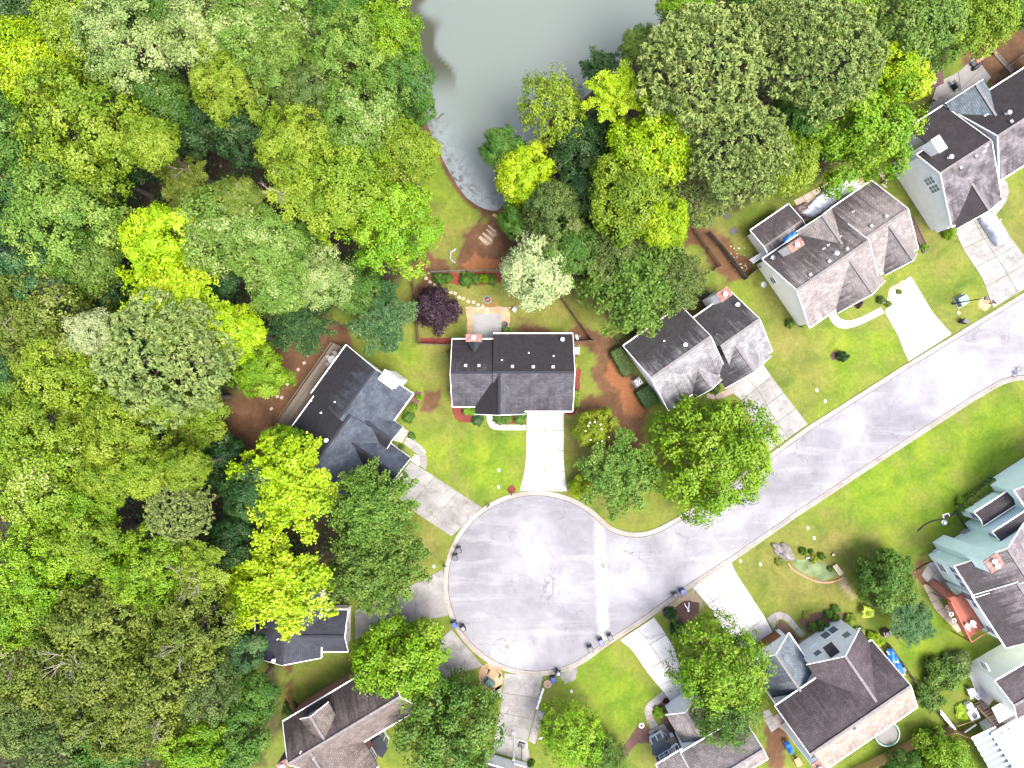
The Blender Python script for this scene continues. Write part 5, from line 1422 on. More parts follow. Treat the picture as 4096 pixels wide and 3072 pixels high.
def stairs(bl, br, tl, tr_, z0, z1, n, mat, label, rail=True, name='stairs', cat='stairs'):
    A, B, C_, D_ = W(*bl, z0), W(*br, z0), W(*tr_, z1), W(*tl, z1)
    t = thing(name, label, cat, (0,0,0))
    for i in range(n):
        s0, s1 = i/n, (i+1)/n; z = z0+(z1-z0)*(i+1)/n
        q = [A.lerp(D_, s0), B.lerp(C_, s0), B.lerp(C_, s1), A.lerp(D_, s1)]
        part('tread', MB().hexa([(v.x,v.y,z-.05) for v in q], [(v.x,v.y,z-.001*i) for v in q]), M[mat], t)
    for p, q in ((A, D_), (B, C_)):
        part('stringer', MB().bar(p+Vector((0,0,-.05+.02)), q+Vector((0,0,-.1)), .05, .26), M[mat], t)
        if rail:
            up = Vector((0,0,.9)); part('handrail', MB().bar(p+up, q+up, .12, .05), M[mat], t)
            for s in (.02, .5, .98): v = p.lerp(q, s); part('post', MB().box((v.x, v.y, v.z+.42), (.09,.09,.95)), M[mat], t)
    return t
deck([(1109,1688),(1332,1372),(1378,1392),(1158,1722)], 0.9, 'oldwood', 'long weathered timber deck behind the blue grey house', 0, 14, rail_sides=(0,1,3))
deck([(3787,2399),(3867,2558),(3948,2504),(3867,2371)], 3.0, 'reddeck', 'red stained raised deck of the mint house', 0, 20, rail_sides=(0,1))
stairs((3705,2332),(3734,2316),(3787,2398),(3822,2384),0.05,3.0,13,'reddeck','red wooden stairs leading up to the raised deck')
deck([(3640,410),(3720,290),(3775,270),(3775,330)], 0.35, 'darkred', 'dark red deck under the trees at the upper right', 0, 14, rail=False)
stairs((3890,2812),(3924,2800),(3993,2924),(4021,2907),0.05,2.8,12,'brownstair','brown outside stairs of the pale corner house')
stairs((2997,1040),(3012,1054),(3062,1000),(3078,1012),0.05,1.9,11,'trim','white slatted steps at the corner of the beige house',rail=False)
deck([(3952,190),(4042,292),(4056,280),(3968,180)], 0.12, 'oldwood', 'walkway of old timber boards at the upper right', 0, 3, rail=False, name='timber_walk')

# ================================================================== GARDEN FURNITURE
def chair(px, py, rz, mat, label, z=0.0, group='garden chairs'):
    w = W(px, py, z+.4); t = thing('garden_chair', label, 'chair', (w.x, w.y, z), math.radians(rz), group)
    part('seat', MB().box((0,0,.42),(.55,.52,.05)), M[mat], t)
    part('backrest', MB().hexa([(-.27,.24,.45),(.27,.24,.45),(.27,.29,.45),(-.27,.29,.45)],[(-.26,.38,.95),(.26,.38,.95),(.26,.43,.95),(-.26,.43,.95)]), M[mat], t)
    for x in (-.25,.25):
        for y in (-.22,.22): part('leg', MB().box((x,y,.2),(.045,.045,.4)), M[mat], t)
        part('armrest', MB().box((x*1.1,.02,.62),(.06,.5,.04)), M[mat], t)
def table(px, py, r, mat, label, z=0.0, round_=True, rz=0.0, h=.74):
    w = W(px, py, z+h); t = thing('garden_table', label, 'table', (w.x, w.y, z), math.radians(rz))
    if round_: part('tabletop', MB().lathe([(r,h-.03),(r,h),(r*.9,h+.005)],(0,0,0),22), M[mat], t)
    else: part('tabletop', MB().box((0,0,h-.02),(r*2,r*1.3,.05)), M[mat], t)
    for a in range(4): x, y = r*.6*math.cos(a*1.571+.785), r*.55*math.sin(a*1.571+.785); part('leg', MB().box((x,y,h/2-.02),(.05,.05,h-.04)), M[mat], t)
table(1328,1438,.55,'metal','round glass grey table on the long weathered deck', .9)
chair(1312,1428,120,'conc_walk','grey chair left of the round deck table', .9); chair(1343,1418,20,'conc_walk','grey chair above the round deck table', .9); chair(1314,1456,200,'conc_walk','grey chair below the round deck table', .9)
chair(2058,1239,-30,'metal','grey garden chair on the back lawn of the centre house')
w = W(2021,1298,.3); t = thing('fire_bowl', 'dark round fire bowl beside the square patio', 'fire bowl', (w.x,w.y,0)); part('bowl', MB().lathe([(.16,.05),(.36,.3),(.4,.42),(.34,.42),(.1,.3)],(0,0,0),16), M['darkmetal'], t); part('stand', MB().lathe([(.26,0),(.2,.1)],(0,0,0),12), M['black'], t)
w = W(1950,1198,.1); t = thing('fire_ring', 'burnt fire ring with an orange log behind the patio', 'fire ring', (w.x,w.y,0))
for k in range(9): a = k*.698; part('stone', MB().box((.5*math.cos(a),.5*math.sin(a),.08),(.28,.18,.16),a+1.57), M['conc_grey'], t)
part('log', MB().tube([(-.25,-.1,.16),(.25,.12,.2)],.09,8), M['orange'], t); part('ash', MB().lathe([(.42,0),(.4,.04),(.1,.05)],(0,0,0),14), M['black'], t)
chair(3683,212,-35,'palewood','white patio chair at the dark red deck, uppermost',.35); chair(3735,330,60,'metal','white framed chair between deck and patio'); chair(3738,395,150,'palewood','white slatted chair on the concrete patio')
table(3700,288,.7,'oldwood','brown rectangular table on the dark red deck',.35,False,55)
w = W(3822,345,.5); t = thing('grill', 'black gas grill on the concrete patio', 'grill', (w.x,w.y,0), math.radians(-55))
part('cart', MB().box((0,0,.4),(.8,.5,.8)), M['black'], t); part('lid', MB().tube([(-.38,0,.86),(.38,0,.86)],.26,14), M['darkmetal'], t)
for x in (-.62,.62): part('side_shelf', MB().box((x,0,.78),(.42,.45,.04)), M['darkmetal'], t)
w = W(3920,238,.3); t = thing('storage_tube', 'pink cylinder bag lying on the concrete patio', 'bag', (w.x,w.y,0), math.radians(35)); part('body', MB().tube([(-.75,0,.3),(-.7,0,.3),(.7,0,.3),(.75,0,.3)],[.2,.3,.3,.2],14), M['pink'], t); part('end_cap', MB().tube([(.75,0,.3),(.8,0,.3)],[.22,.18],12), M['white'], t)
w = W(3912,262,.3); t = thing('storage_tube', 'long black bag lying beside the pink cylinder', 'bag', (w.x,w.y,0), math.radians(40)); part('body', MB().tube([(-.95,0,.2),(-.7,.04,.3),(0,-.03,.3),(.7,.05,.28),(1.0,0,.22)],[.14,.3,.28,.27,.15],12), M['black'], t); part('strap', MB().tube([(-.3,0,.3),(-.26,0,.3)],[.31,.31],12), M['darkmetal'], t)
w = W(3892,255,.3); t = thing('bucket', 'round dark bucket beside the black bag', 'bucket', (w.x,w.y,0)); part('body', MB().lathe([(.24,0),(.32,.5),(.28,.5),(.22,.1)],(0,0,0),14), M['bingrey'], t); part('rim', MB().lathe([(.33,.48),(.35,.52),(.3,.53)],(0,0,0),14), M['darkmetal'], t)
w = W(3977,214,.2); t = thing('ball', 'yellow ball on the old timber walk', 'ball', (w.x,w.y,.13)); part('ball_skin', MB().lathe([(.02,0),(.15,.06),(.2,.2),(.15,.34),(.02,.4)],(0,0,0),14), M['yellow'], t, smooth=True)
w = W(3048,1000,.3); t = thing('ball', 'red ball beside the white slatted steps', 'ball', (w.x,w.y,0)); part('ball_skin', MB().lathe([(.02,0),(.24,.09),(.33,.33),(.24,.57),(.02,.66)],(0,0,0),16), M['red'], t, smooth=True)
# furniture on the red deck and under it
chair(3869,2503,150,'white','white chair on the red deck, left of two',3.0); chair(3890,2490,170,'white','white chair on the red deck, right of two',3.0)
for i, (x, y, m_, l_) in enumerate([(3785,2426,'pot','terracotta pot at the top of the red deck rail'),(3793,2441,'darkmetal','dark pot second along the red deck rail'),(3802,2455,'white','white pot third along the red deck rail'),(3813,2480,'white','white pot fourth along the red deck rail'),(3862,2381,'binnavy','navy pot at the house end of the red deck'),
        (4030,1924,'black','black pot at the end of the mint house hedge'),(4072,1910,'pot','clay pot beside the front of the mint house'),(4083,1908,'pot','brown pot nearest the mint house entrance'),(4040,1903,'palewood','wooden tub above the hedge of the mint house')]):
    z = 3.0 if y > 2300 else 0.0; w = W(x, y, z+.2); t = thing('flower_pot', l_, 'pot', (w.x,w.y,z), 0, 'flower pots')
    part('pot', MB().lathe([(.16,0),(.25,.4),(.27,.42),(.22,.42),(.2,.36)],(0,0,0),14), M[m_], t); part('soil', MB().lathe([(.2,.37),(.18,.39),(.02,.4)],(0,0,0),12), M['brownmulch'], t)
w = W(2190,2735,.1); t = thing('planter_ring', 'round yellowish stone planter beside the blue kerb bin', 'planter', (w.x,w.y,0))
for k in range(12): a = k*math.pi/6; part('stone', MB().box((.46*math.cos(a),.46*math.sin(a),.12),(.24,.2,.24),a+1.57), M['paver'], t)
part('soil', MB().lathe([(.4,0),(.38,.16),(.05,.2)],(0,0,0),14), M['tanmulch'], t)
w = W(2566,2902,.1); t = thing('planter_ring', 'white tyre ring planter in the mulch by the slab walkway', 'planter', (w.x,w.y,0)); part('ring', MB().tube([(.3*math.cos(a),.3*math.sin(a),.1) for a in np.linspace(0,2*math.pi,19)],.09,8), M['white'], t); part('soil', MB().lathe([(.25,0),(.24,.1),(.03,.12)],(0,0,0),12), M['brownmulch'], t)
# basketball hoop and white pole
w = W(2086,2980); t = thing('basketball_hoop', 'portable basketball hoop with a white board at the bottom garage', 'basketball hoop', (w.x,w.y,.05), math.radians(-15))
part('base', MB().hexa([(-.45,-.35,0),(.45,-.35,0),(.45,.45,0),(-.45,.45,0)],[(-.36,-.28,.25),(.36,-.28,.25),(.36,.36,.2),(-.36,.36,.2)]), M['black'], t); part('pole', MB().tube([(0,0,.2),(0,0,2.4),(0,-.5,3.0)],.06,8), M['darkmetal'], t)
bd = part('backboard', MB().box((0,-.75,3.2),(1.7,.06,1.1)), M['white'], t); part('rim', MB().tube([(.23*math.cos(a), -1.1+.23*math.sin(a), 3.0) for a in np.linspace(0,2*math.pi,15)],.02,6), M['orange'], bd)
w = W(2054,2932); t = thing('white_pole', 'tall white pole standing in front of the bottom garage', 'pole', (w.x,w.y,.05)); part('shaft', MB().tube([(0,0,0),(0,0,6.6)],[.1,.085],10), M['white'], t); part('cap', MB().lathe([(.12,6.6),(.12,6.68),(.03,6.74)],(0,0,0),10), M['trim'], t); part('foot_plate', MB().box((0,0,.02),(.4,.4,.04)), M['metal'], t)
part('bench_slab', MB().box((0,0,.06),(.6,.25,.12)), M['white'], thing('kerb_block', 'short white block at the end of the parking pad', 'block', tuple(W(2164,2952)), .1))
# landscape blocks beside the bottom driveway
t = thing('stone_row', 'row of white landscape stones beside the bottom driveway', 'stones', (0,0,0))
for i in range(12):
    w = W(2172-i*2.2, 2755+i*7); part('stone', MB().box((w.x, w.y, .1), (rk.uniform(.25,.45), rk.uniform(.2,.35), .2), rk.uniform(0,3), .8), M['stonewhite'], t)
t = thing('stone_row', 'white edging stones along the curved grey walkway', 'stones', (0,0,0))
for i in range(14):
    s_ = i/13; w = W(np.interp(s_,[0,.6,1],[1630,1680,1704]), np.interp(s_,[0,.6,1],[1752,1784,1812])); part('stone', MB().box((w.x+rk.uniform(-.1,.1), w.y+rk.uniform(-.1,.1), .07), (rk.uniform(.14,.26), rk.uniform(.14,.22), .14), rk.uniform(0,3), .8), M['stonewhite'], t)
t = thing('stone_row', 'rocks of the rock garden beside the white driveway', 'stones', (0,0,0))
for i in range(16):
    s_ = i/15; w = W(3545+95*s_+rk.uniform(-8,8), 1212-100*s_+rk.uniform(-10,10)); part('stone', MB().box((w.x, w.y, .12), (rk.uniform(.3,.7), rk.uniform(.25,.5), .24), rk.uniform(0,3), .7), M['stonewhite'], t)
# stepping stones
t = thing('stepping_stone_path', 'line of pale stepping stones from the fence to the square patio', 'stepping stones', (0,0,0))
for x, y in ((1705,1114),(1721,1128),(1739,1140),(1757,1152),(1775,1160),(1803,1169),(1820,1173),(1837,1189),(1853,1195),(1873,1206),(1894,1209),(1912,1219),(1931,1226),(1950,1235)):
    w = W(x, y); part('stone', MB().box((w.x, w.y, .035), (.46,.40,.09), rk.uniform(-.5,-.1)), M['paver'], t)
for k in range(3): w = W(1949,1243+k*6); part('stone', MB().box((w.x,w.y,.04),(.55,.16,.1)), M['paver'], t)
t = thing('stepping_stone_path', 'scattered pale stepping stones in the red soil yard', 'stepping stones', (0,0,0))
for x, y in ((1327,1290),(1232,1420),(1217,1452),(1193,1478),(1172,1508),(1150,1537),(1110,1586),(1127,1590),(1086,1635)):
    w = W(x, y); part('stone', MB().box((w.x, w.y, .03), (.42,.36,.08), rk.uniform(.3,1.1)), M['paver'], t)
t = thing('patio_edging', 'broken line of edging stones round the wood chip border', 'edging', (0,0,0))
for i in range(20):
    x = 1866+174*i/19
    if 1938 < x < 1962: continue
    w = W(x, 1231-3*math.sin(i)); part('stone', MB().box((w.x,w.y,.06),(.3,.14,.12), rk.uniform(-.2,.2)), M['paver'], t)
# planter box, blocks and timbers
t = thing('timber_planter', 'long dark timber planter right of the beige house', 'planter', (0,0,0))
A_, B_, C_, D_ = W(3632,872), W(3650,868), W(3712,1000), W(3692,1012)
for p, q in ((A_,B_),(B_,C_),(C_,D_),(D_,A_)): part('timber', MB().bar(p+Vector((0,0,.12)), q+Vector((0,0,.12)), .14, .26), M['greywood'], t)
part('soil', MB().prism([tuple(v.xy) for v in (A_,B_,C_,D_)], 0, .16), M['brownmulch'], t)
t = thing('paver_blocks', 'tan concrete blocks lying behind the mottled roof house', 'blocks', (0,0,0))
for i in range(4): w = W(3512+i*8, 680+i*13); part('block', MB().box((w.x,w.y,.1),(.7,.42,.2), math.radians(-20+i*4)), M['paver'], t)
t = thing('landscape_timber', 'bent grey timber frame lying on the soil by the pond lawn', 'timber', (0,0,0))
for p, q in (((1824,995),(1804,1010)),((1803,1002),(1802,1038)),((1802,1038),(1822,1052))): part('timber', MB().bar(W(*p,.15), W(*q,.15), .22, .28), M['conc_walk'], t)
w = W(1988,867); t = thing('plank', 'tan plank lying at the near end of the pond', 'plank', (w.x,w.y,.02), math.radians(-27)); part('board', MB().box((0,0,.05),(1.3,.38,.06)), M['tanwood'], t); part('batten', MB().box((-.5,0,.1),(.08,.38,.04)), M['palewood'], t)
t = thing('sandy_boards', 'pale weathered boards lying in the mud near the pond', 'boards', (0,0,0))
for (x,y,l_,wd_) in ((1935,962,1.6,.45),(1950,948,1.7,.35),(1960,930,1.3,.2),(1968,915,1.4,.2)): w = W(x,y); part('board', MB().box((w.x,w.y,.02),(l_,wd_,.05),math.radians(-40)), M['sand'], t)
t = thing('floating_log', 'dark log sticking out of the pond by the left bank', 'log', tuple(W(1762,466,-.35))); part('wood', MB().tube([(-.9,-.6,-.1),(0,0,.1),(.5,.42,.22)],[.1,.09,.06],8), M['bark'], t); part('stub', MB().tube([(.1,.08,.1),(.05,.25,.3)],[.04,.02],6), M['bark'], t)

# air conditioners and satellite dishes
def ac(px, py, rz, label, s=.85):
    w = W(px, py, .8); t = thing('air_conditioner', label, 'air conditioner', (w.x,w.y,0), math.radians(rz), 'air conditioner units')
    part('pad', MB().box((0,0,.04),(s+.3,s+.3,.1)), M['conc_walk'], t); part('casing', MB().box((0,0,.48),(s,s,.8)), M['acgrey'], t)
    part('fan_well', MB().lathe([(s*.42,.885),(s*.40,.892),(.02,.893)],(0,0,0),20), M['darkmetal'], t)
    f = MB()
    for k in range(4): a = k*1.571+.3; f.bar((0,0,.90),(s*.38*math.cos(a),s*.38*math.sin(a),.905),.14,.012)
    part('fan', f, M['metal'], t); part('guard', MB().tube([(s*.41*math.cos(a),s*.41*math.sin(a),.91) for a in np.linspace(0,2*math.pi,21)],.02,6), M['acgrey'], t)
M['acgrey'] = simple('ac_casing', (.52,.54,.56), .5, .08, 3)
ac(2304,1402,0,'air conditioner at the right wall of the centre house'); ac(2553,1528,-55,'air conditioner between the hedges of the silver roof house',.95); ac(3628,680,32,'air conditioner behind the mottled roof house'); ac(3878,2140,30,'grey air conditioner at the mint house',1.0)
def dish(px, py, z, rz, label, s=.4):
    w = W(px, py, z); t = thing('satellite_dish', label, 'satellite dish', (w.x,w.y,z), math.radians(rz), 'satellite dishes')
    part('mast', MB().tube([(0,0,-.45),(0,0,0),(.05,0,.15)],.03,7), M['metal'], t)
    o = part('reflector', MB().lathe([(.03,0),(s*.6,.05),(s,.13),(s*1.02,.15),(s*.58,.07),(.03,.03)],(0,0,0),18), M['meter'], t); o.location = (.1,0,.25); o.rotation_euler = (0, math.radians(55), 0)
    part('feed_arm', MB().tube([(.1,0,.1),(.45,0,.2),(.62,0,.4)],.02,6), M['metal'], t); part('feed_horn', MB().tube([(.58,0,.38),(.66,0,.46)],.05,8), M['meter'], t)
dish(2301,1352,2.7,20,'satellite dish at the upper right corner of the centre house'); dish(3530,752,4.6,60,'large satellite dish on the rear eave of the beige roof',.42); dish(3096,1030,4.5,200,'satellite dish above the white slatted steps',.3); dish(3752,678,6.8,40,'satellite dish on the dark slope of the mottled roof',.45)
dish(1031,2624,4.4,200,'satellite dish at the lower left corner of the slate roof'); dish(3058,1138,1.6,200,'satellite dish on a pole beside the cream wall')

# ================================================================== TARPS AND CLUTTER
def tarp(poly, z, mat, label, amp=.18, seed=1, n=26, name='tarpaulin', folds=None):
    P = [W2(p, z) for p in poly]; c = np.mean(P, axis=0)
    r = np.random.default_rng(seed); A = np.array(P); lo, hi = A.min(0), A.max(0)
    xs_ = np.linspace(lo[0], hi[0], n); ys_ = np.linspace(lo[1], hi[1], n); X, Y = np.meshgrid(xs_, ys_); d = sdf(X, Y, P)
    ph = r.uniform(0, 6.28, 6); Z = np.zeros(X.shape)
    for k in range(6):
        a = r.uniform(0, 3.14); f = r.uniform(1.5, 6); Z += np.abs(np.sin((X*math.cos(a)+Y*math.sin(a))*f+ph[k]))*amp/(k*.5+1)
    Z = z-c[0]*0 + Z*sstep(-.3, .25, d) + .02
    vs = np.c_[X.ravel()-c[0], Y.ravel()-c[1], Z.ravel()-z]; idx = np.arange(n*n).reshape(n,n); fs = []
    for i in range(n-1):
        for j in range(n-1):
            if max(d[i,j], d[i+1,j], d[i,j+1], d[i+1,j+1]) > 0: fs.append((idx[i,j], idx[i,j+1], idx[i+1,j+1], idx[i+1,j]))
    t = thing(name, label, 'tarpaulin', (c[0], c[1], z)); part('sheet', MB().add(vs.tolist(), fs), M[mat], t, smooth=True)
    for p_ in P[::2]: part('tie_weight', MB().lathe([(.07,-.02),(.09,.03),(.05,.09)],(p_[0]-c[0], p_[1]-c[1], .02),8), M['conc_walk'], t)
    return t
slabs('patio', [(3174,802),(3300,735),(3418,672)], [(3215,890),(3340,830),(3470,745)], 7, 4, M['paver'], 'paved patio with pergola behind the beige house', z=.08)
tarp([(3195,858),(3255,800),(3330,735),(3395,705),(3430,745),(3350,800),(3290,845),(3245,872)], 0.12, 'tarpgrey', 'crumpled silver tarpaulin over the paved patio', .34, 3, 70)
tarp([(3175,830),(3225,810),(3235,850),(3205,885),(3185,870)], 0.11, 'tarpbrown', 'brown tarpaulin at the lower end of the paved patio', .25, 8)
tarp([(3130,962),(3140,950),(3160,940),(3170,925),(3180,932),(3172,950),(3150,965),(3134,972)], 3.4, 'tarpblue', 'blue tarpaulin on the low rear roof of the beige house', .2, 4)
tarp([(3540,2590),(3562,2590),(3600,2655),(3610,2690),(3590,2690),(3560,2650)], .5, 'tarpblue', 'large blue tarpaulin right of the mauve roof', .35, 5)
tarp([(3135,2965),(3150,2960),(3168,2990),(3165,3012),(3150,3005)], .4, 'tarpblue', 'small blue tarpaulin left of the mauve roof', .3, 6)
t = thing('ladder', 'aluminium ladder lying on the large blue tarpaulin', 'ladder', (0,0,0))
for off in (-5, 5):
    part('rail', MB().bar(W(3552+off,2602-off*.4,.95), W(3602+off,2672-off*.4,.95), .06, .08), M['metal'], t)
for k in range(9): s_ = k/8; part('rung', MB().bar(W(3549+50*s_,2606+70*s_,.96), W(3559+50*s_,2602+70*s_,.96), .04), M['metal'], t)
w = W(3610,2680,.5); t = thing('storage_bin', 'dark storage bin at the lower end of the large blue tarpaulin', 'bin', (w.x,w.y,0), math.radians(35)); part('body', MB().box((0,0,.3),(.9,.5,.6),0,1.08), M['bingrey'], t); part('lid', MB().box((0,0,.64),(1.02,.6,.07)), M['black'], t)
w = W(3612,2698,.3); t = thing('toy', 'yellow plastic toy beside the dark storage bin', 'toy', (w.x,w.y,0), .4); part('seat', MB().box((0,0,.25),(.6,.35,.25)), M['yellow'], t); part('backrest', MB().box((-.25,0,.5),(.1,.35,.4)), M['yellow'], t)
w = W(3190,3045,.3); t = thing('wheelbarrow', 'orange wheelbarrow among the clutter left of the mauve roof', 'wheelbarrow', (w.x,w.y,0), math.radians(-60))
part('tray', MB().hexa([(-.4,-.25,.3),(.4,-.25,.3),(.4,.25,.3),(-.4,.25,.3)],[(-.6,-.38,.62),(.55,-.38,.62),(.55,.38,.62),(-.6,.38,.62)]), M['orange'], t); part('wheel', MB().tube([(.62,-.05,.2),(.62,.05,.2)],.2,14), M['black'], t)
for y in (-.25,.25): part('handle', MB().tube([(.6,y*.3,.2),(-.3,y,.36),(-1.1,y*1.3,.6)],.025,6), M['tanwood'], t)
for a in (-.3,): 
    for y in (-.25,.25): part('leg', MB().box((-.3,y,.17),(.05,.05,.34)), M['darkmetal'], t)
# trampoline behind the mauve roofed house
w = W(3548,2935,.8); t = thing('trampoline', 'round trampoline with green rim behind the mauve roof', 'trampoline', (w.x,w.y,0))
R_ = 1.65; part('mat', MB().lathe([(R_*.86,.78),(R_*.86,.8),(.05,.8)],(0,0,0),28), M['black'], t); part('pad', MB().tube([(R_*math.cos(a),R_*math.sin(a),.8) for a in np.linspace(0,2*math.pi,33)],.16,6), M['utilgreen'], t); 
for k in range(6): a = k*1.047; part('leg', MB().tube([(R_*math.cos(a),R_*math.sin(a),0),(R_*math.cos(a),R_*math.sin(a),.72)],.03,6), M['metal'], t)
# back yard of the corner house
w = W(3888,2854,.4); t = thing('garden_tub', 'white square tub with a round dark opening below the stairs', 'tub', (w.x,w.y,0), math.radians(28)); part('casing', MB().box((0,0,.42),(1.3,1.5,.84)), M['white'], t); part('opening', MB().lathe([(.5,.845),(.46,.86),(.02,.862)],(0,0,0),20,.85,1.1), M['bingrey'], t); part('opening_rim', MB().tube([(.45*math.cos(a),.56*math.sin(a),.86) for a in np.linspace(0,2*math.pi,21)],.04,6), M['trim'], t)
w = W(3873,2820,.4); t = thing('white_box', 'white box above the square tub', 'box', (w.x,w.y,0), math.radians(28)); part('body', MB().box((0,0,.35),(.8,.6,.7)), M['white'], t); part('lid', MB().box((0,0,.73),(.86,.66,.06)), M['trim'], t)
chair(3876,2760,20,'white','white plastic chair at the foot of the brown stairs, upper'); chair(3884,2782,100,'white','white plastic chair at the foot of the brown stairs, middle'); chair(3902,2778,200,'white','white plastic chair at the foot of the brown stairs, right'); table(3888,2768,.5,'white','small white table among the plastic chairs')
t = thing('pipe_pile', 'heap of white pipes at the corner of the wire fence', 'pipes', (0,0,0))
for i in range(9): 
    a = W(3765+rk.uniform(-6,12), 2846+rk.uniform(-6,10), .12+.06*i); b = W(3815+rk.uniform(-10,12), 2918+rk.uniform(-12,10), .12+.06*i); part('pipe', MB().tube([a,b], rk.uniform(.05,.09), 7), M['white'], t)
t = thing('clothes_rack', 'tan pole rack below the square tub', 'rack', (0,0,0)); part('rail', MB().bar(W(3830,2905,1.0), W(3922,2874,1.0), .08), M['tanwood'], t); part('rail', MB().bar(W(3858,2930,1.0), W(3905,2898,1.0), .14), M['white'], t)
for p in ((3830,2905),(3922,2874),(3858,2930),(3905,2898)): v = W(*p,1.0); part('post', MB().box((v.x,v.y,.5),(.07,.07,1.0)), M['tanwood'], t)
w = W(3755,2209,.4); t = thing('white_box', 'white storage box at the corner of the mint house', 'box', (w.x,w.y,0), math.radians(30)); part('body', MB().box((0,0,.4),(.95,.8,.8)), M['white'], t); part('lid', MB().box((0,0,.83),(1.02,.86,.06)), M['trim'], t)
w = W(3742,2224,.4); t = thing('barrel', 'light blue barrel beside the white storage box', 'barrel', (w.x,w.y,0)); part('body', MB().lathe([(.24,0),(.3,.2),(.3,.55),(.24,.75)],(0,0,0),14), simple('pale_blue_plastic',(.2,.45,.55),.5,.1), t); part('lid', MB().lathe([(.25,.75),(.25,.79),(.03,.8)],(0,0,0),14), M['white'], t)
t = thing('drain_hose', 'black corrugated hose curving over the lawn by the mint house', 'hose', (0,0,0)); part('hose', MB().tube([W(x,y,.1) for x,y in smooth_line([(3676,2121),(3700,2098),(3735,2083),(3770,2077),(3800,2067),(3828,2043)],24)],.085,8), M['black'], t); part('hose_end', MB().tube([W(3676,2121,.1),W(3672,2125,.1)],[.1,.11],10), M['darkmetal'], t)
t = thing('drain_hose', 'short black hose running to the mint house air conditioner', 'hose', (0,0,0)); part('hose', MB().tube([W(x,y,.1) for x,y in smooth_line([(3830,2050),(3845,2080),(3868,2112)],12)],.08,8), M['black'], t); part('hose_end', MB().tube([W(3829,2047,.1),W(3831,2053,.1)],[.1,.1],10), M['darkmetal'], t)
t = thing('drain_hose', 'black pipe leading off the paved corner of the mint house', 'hose', (0,0,0)); part('hose', MB().tube([W(3670,2279,.1),W(3700,2258,.1),W(3752,2234,.1)],.09,8), M['black'], t); part('hose_end', MB().tube([W(3668,2281,.1),W(3672,2278,.1)],[.11,.11],10), M['darkmetal'], t)
w = W(3779,2091,.2); t = thing('well_cap', 'grey round cap with a white knob on the mint house lawn', 'cap', (w.x,w.y,0)); part('collar', MB().lathe([(.42,0),(.42,.14),(.3,.18)],(0,0,0),18), M['metal'], t); part('knob', MB().lathe([(.2,.18),(.2,.34),(.04,.38)],(0,0,0),14), M['white'], t)
w = W(3785,2064,.1); t = thing('tray', 'white rimmed brown tray on the mint house lawn', 'tray', (w.x,w.y,0), .35); part('rim', MB().box((0,0,.08),(.9,.6,.16)), M['white'], t); part('soil', MB().box((0,0,.165),(.7,.42,.02)), M['brownmulch'], t)
w = W(3830,2022,.3); t = thing('meter_stand', 'dark utility meter stand at the end of the hedge', 'meter', (w.x,w.y,0), .4); part('post', MB().box((0,0,.4),(.12,.12,.8)), M['darkmetal'], t); part('meter_box', MB().box((.1,0,.7),(.5,.35,.5)), M['bingrey'], t)
w = W(3545,2532,.6); t = thing('covered_grill', 'grey cloth covered grill beside the yellow leaved shrub', 'grill', (w.x,w.y,0), .3); part('cover', MB().hexa([(-.6,-.4,0),(.6,-.4,0),(.6,.4,0),(-.6,.4,0)],[(-.5,-.3,1.0),(.45,-.3,1.05),(.5,.32,1.0),(-.45,.3,.95)]), M['tarpbrown'], t); part('hood', MB().lathe([(.42,.95),(.35,1.15),(.05,1.22)],(0,0,0),12), M['darkmetal'], t)
w = W(1586,1713,.5); t = thing('porch_planter', 'red flowers in a dark pot on the porch of the blue grey house', 'planter', (w.x,w.y,.1)); part('pot', MB().lathe([(.2,0),(.28,.45),(.24,.45),(.2,.38)],(.12,.35,0),14), M['black'], t)
for k in range(7): part('flower', MB().lathe([(.02,0),(.12,.04),(.1,.12),(.02,.14)],(-.1+.16*math.sin(k*2.1),.14*math.cos(k*2.4),.35),8), M['red'], t)
part('stand', MB().lathe([(.2,0),(.16,.36)],(-.1,0,0),10), M['darkmetal'], t)
# doormats and porch things of the shuttered house
w = W(2596,2872,.06); t = thing('doormat', 'dark mat on the curved slab walkway', 'mat', (w.x,w.y,.052), math.radians(30)); part('mat', MB().box((0,0,.012),(.75,.55,.02)), M['tarpbrown'], t); part('border', MB().box((0,0,.006),(.82,.62,.012)), M['black'], t)
w = W(2628,2932,.13); t = thing('doormat', 'black mat at the porch of the shuttered house', 'mat', (w.x,w.y,.124), math.radians(30)); part('mat', MB().box((0,0,.012),(.7,.6,.02)), M['black'], t); part('border', MB().box((0,0,.006),(.78,.68,.012)), M['darkmetal'], t)
# magnolia blossoms belong to the tree they sit on; dark pad of the yard
t = thing('rubber_mats', 'black rubber mats lying on the back lawn of the beige house', 'mats', (0,0,0))
for x, y, s_ in ((2908,862,1.0),(2934,924,1.1)): w = W(x,y); part('mat', MB().box((w.x,w.y,.03),(s_,s_*.8,.06), .5), M['black'], t)
t = thing('woodpile', 'light wood scraps strewn behind the beige house', 'wood scraps', (0,0,0))
for i in range(26): w = W(rk.uniform(2915,2990), rk.uniform(985,1085)); part('scrap', MB().box((w.x,w.y,.04),(rk.uniform(.1,.3),rk.uniform(.06,.14),.06), rk.uniform(0,3)), M['palewood'], t)

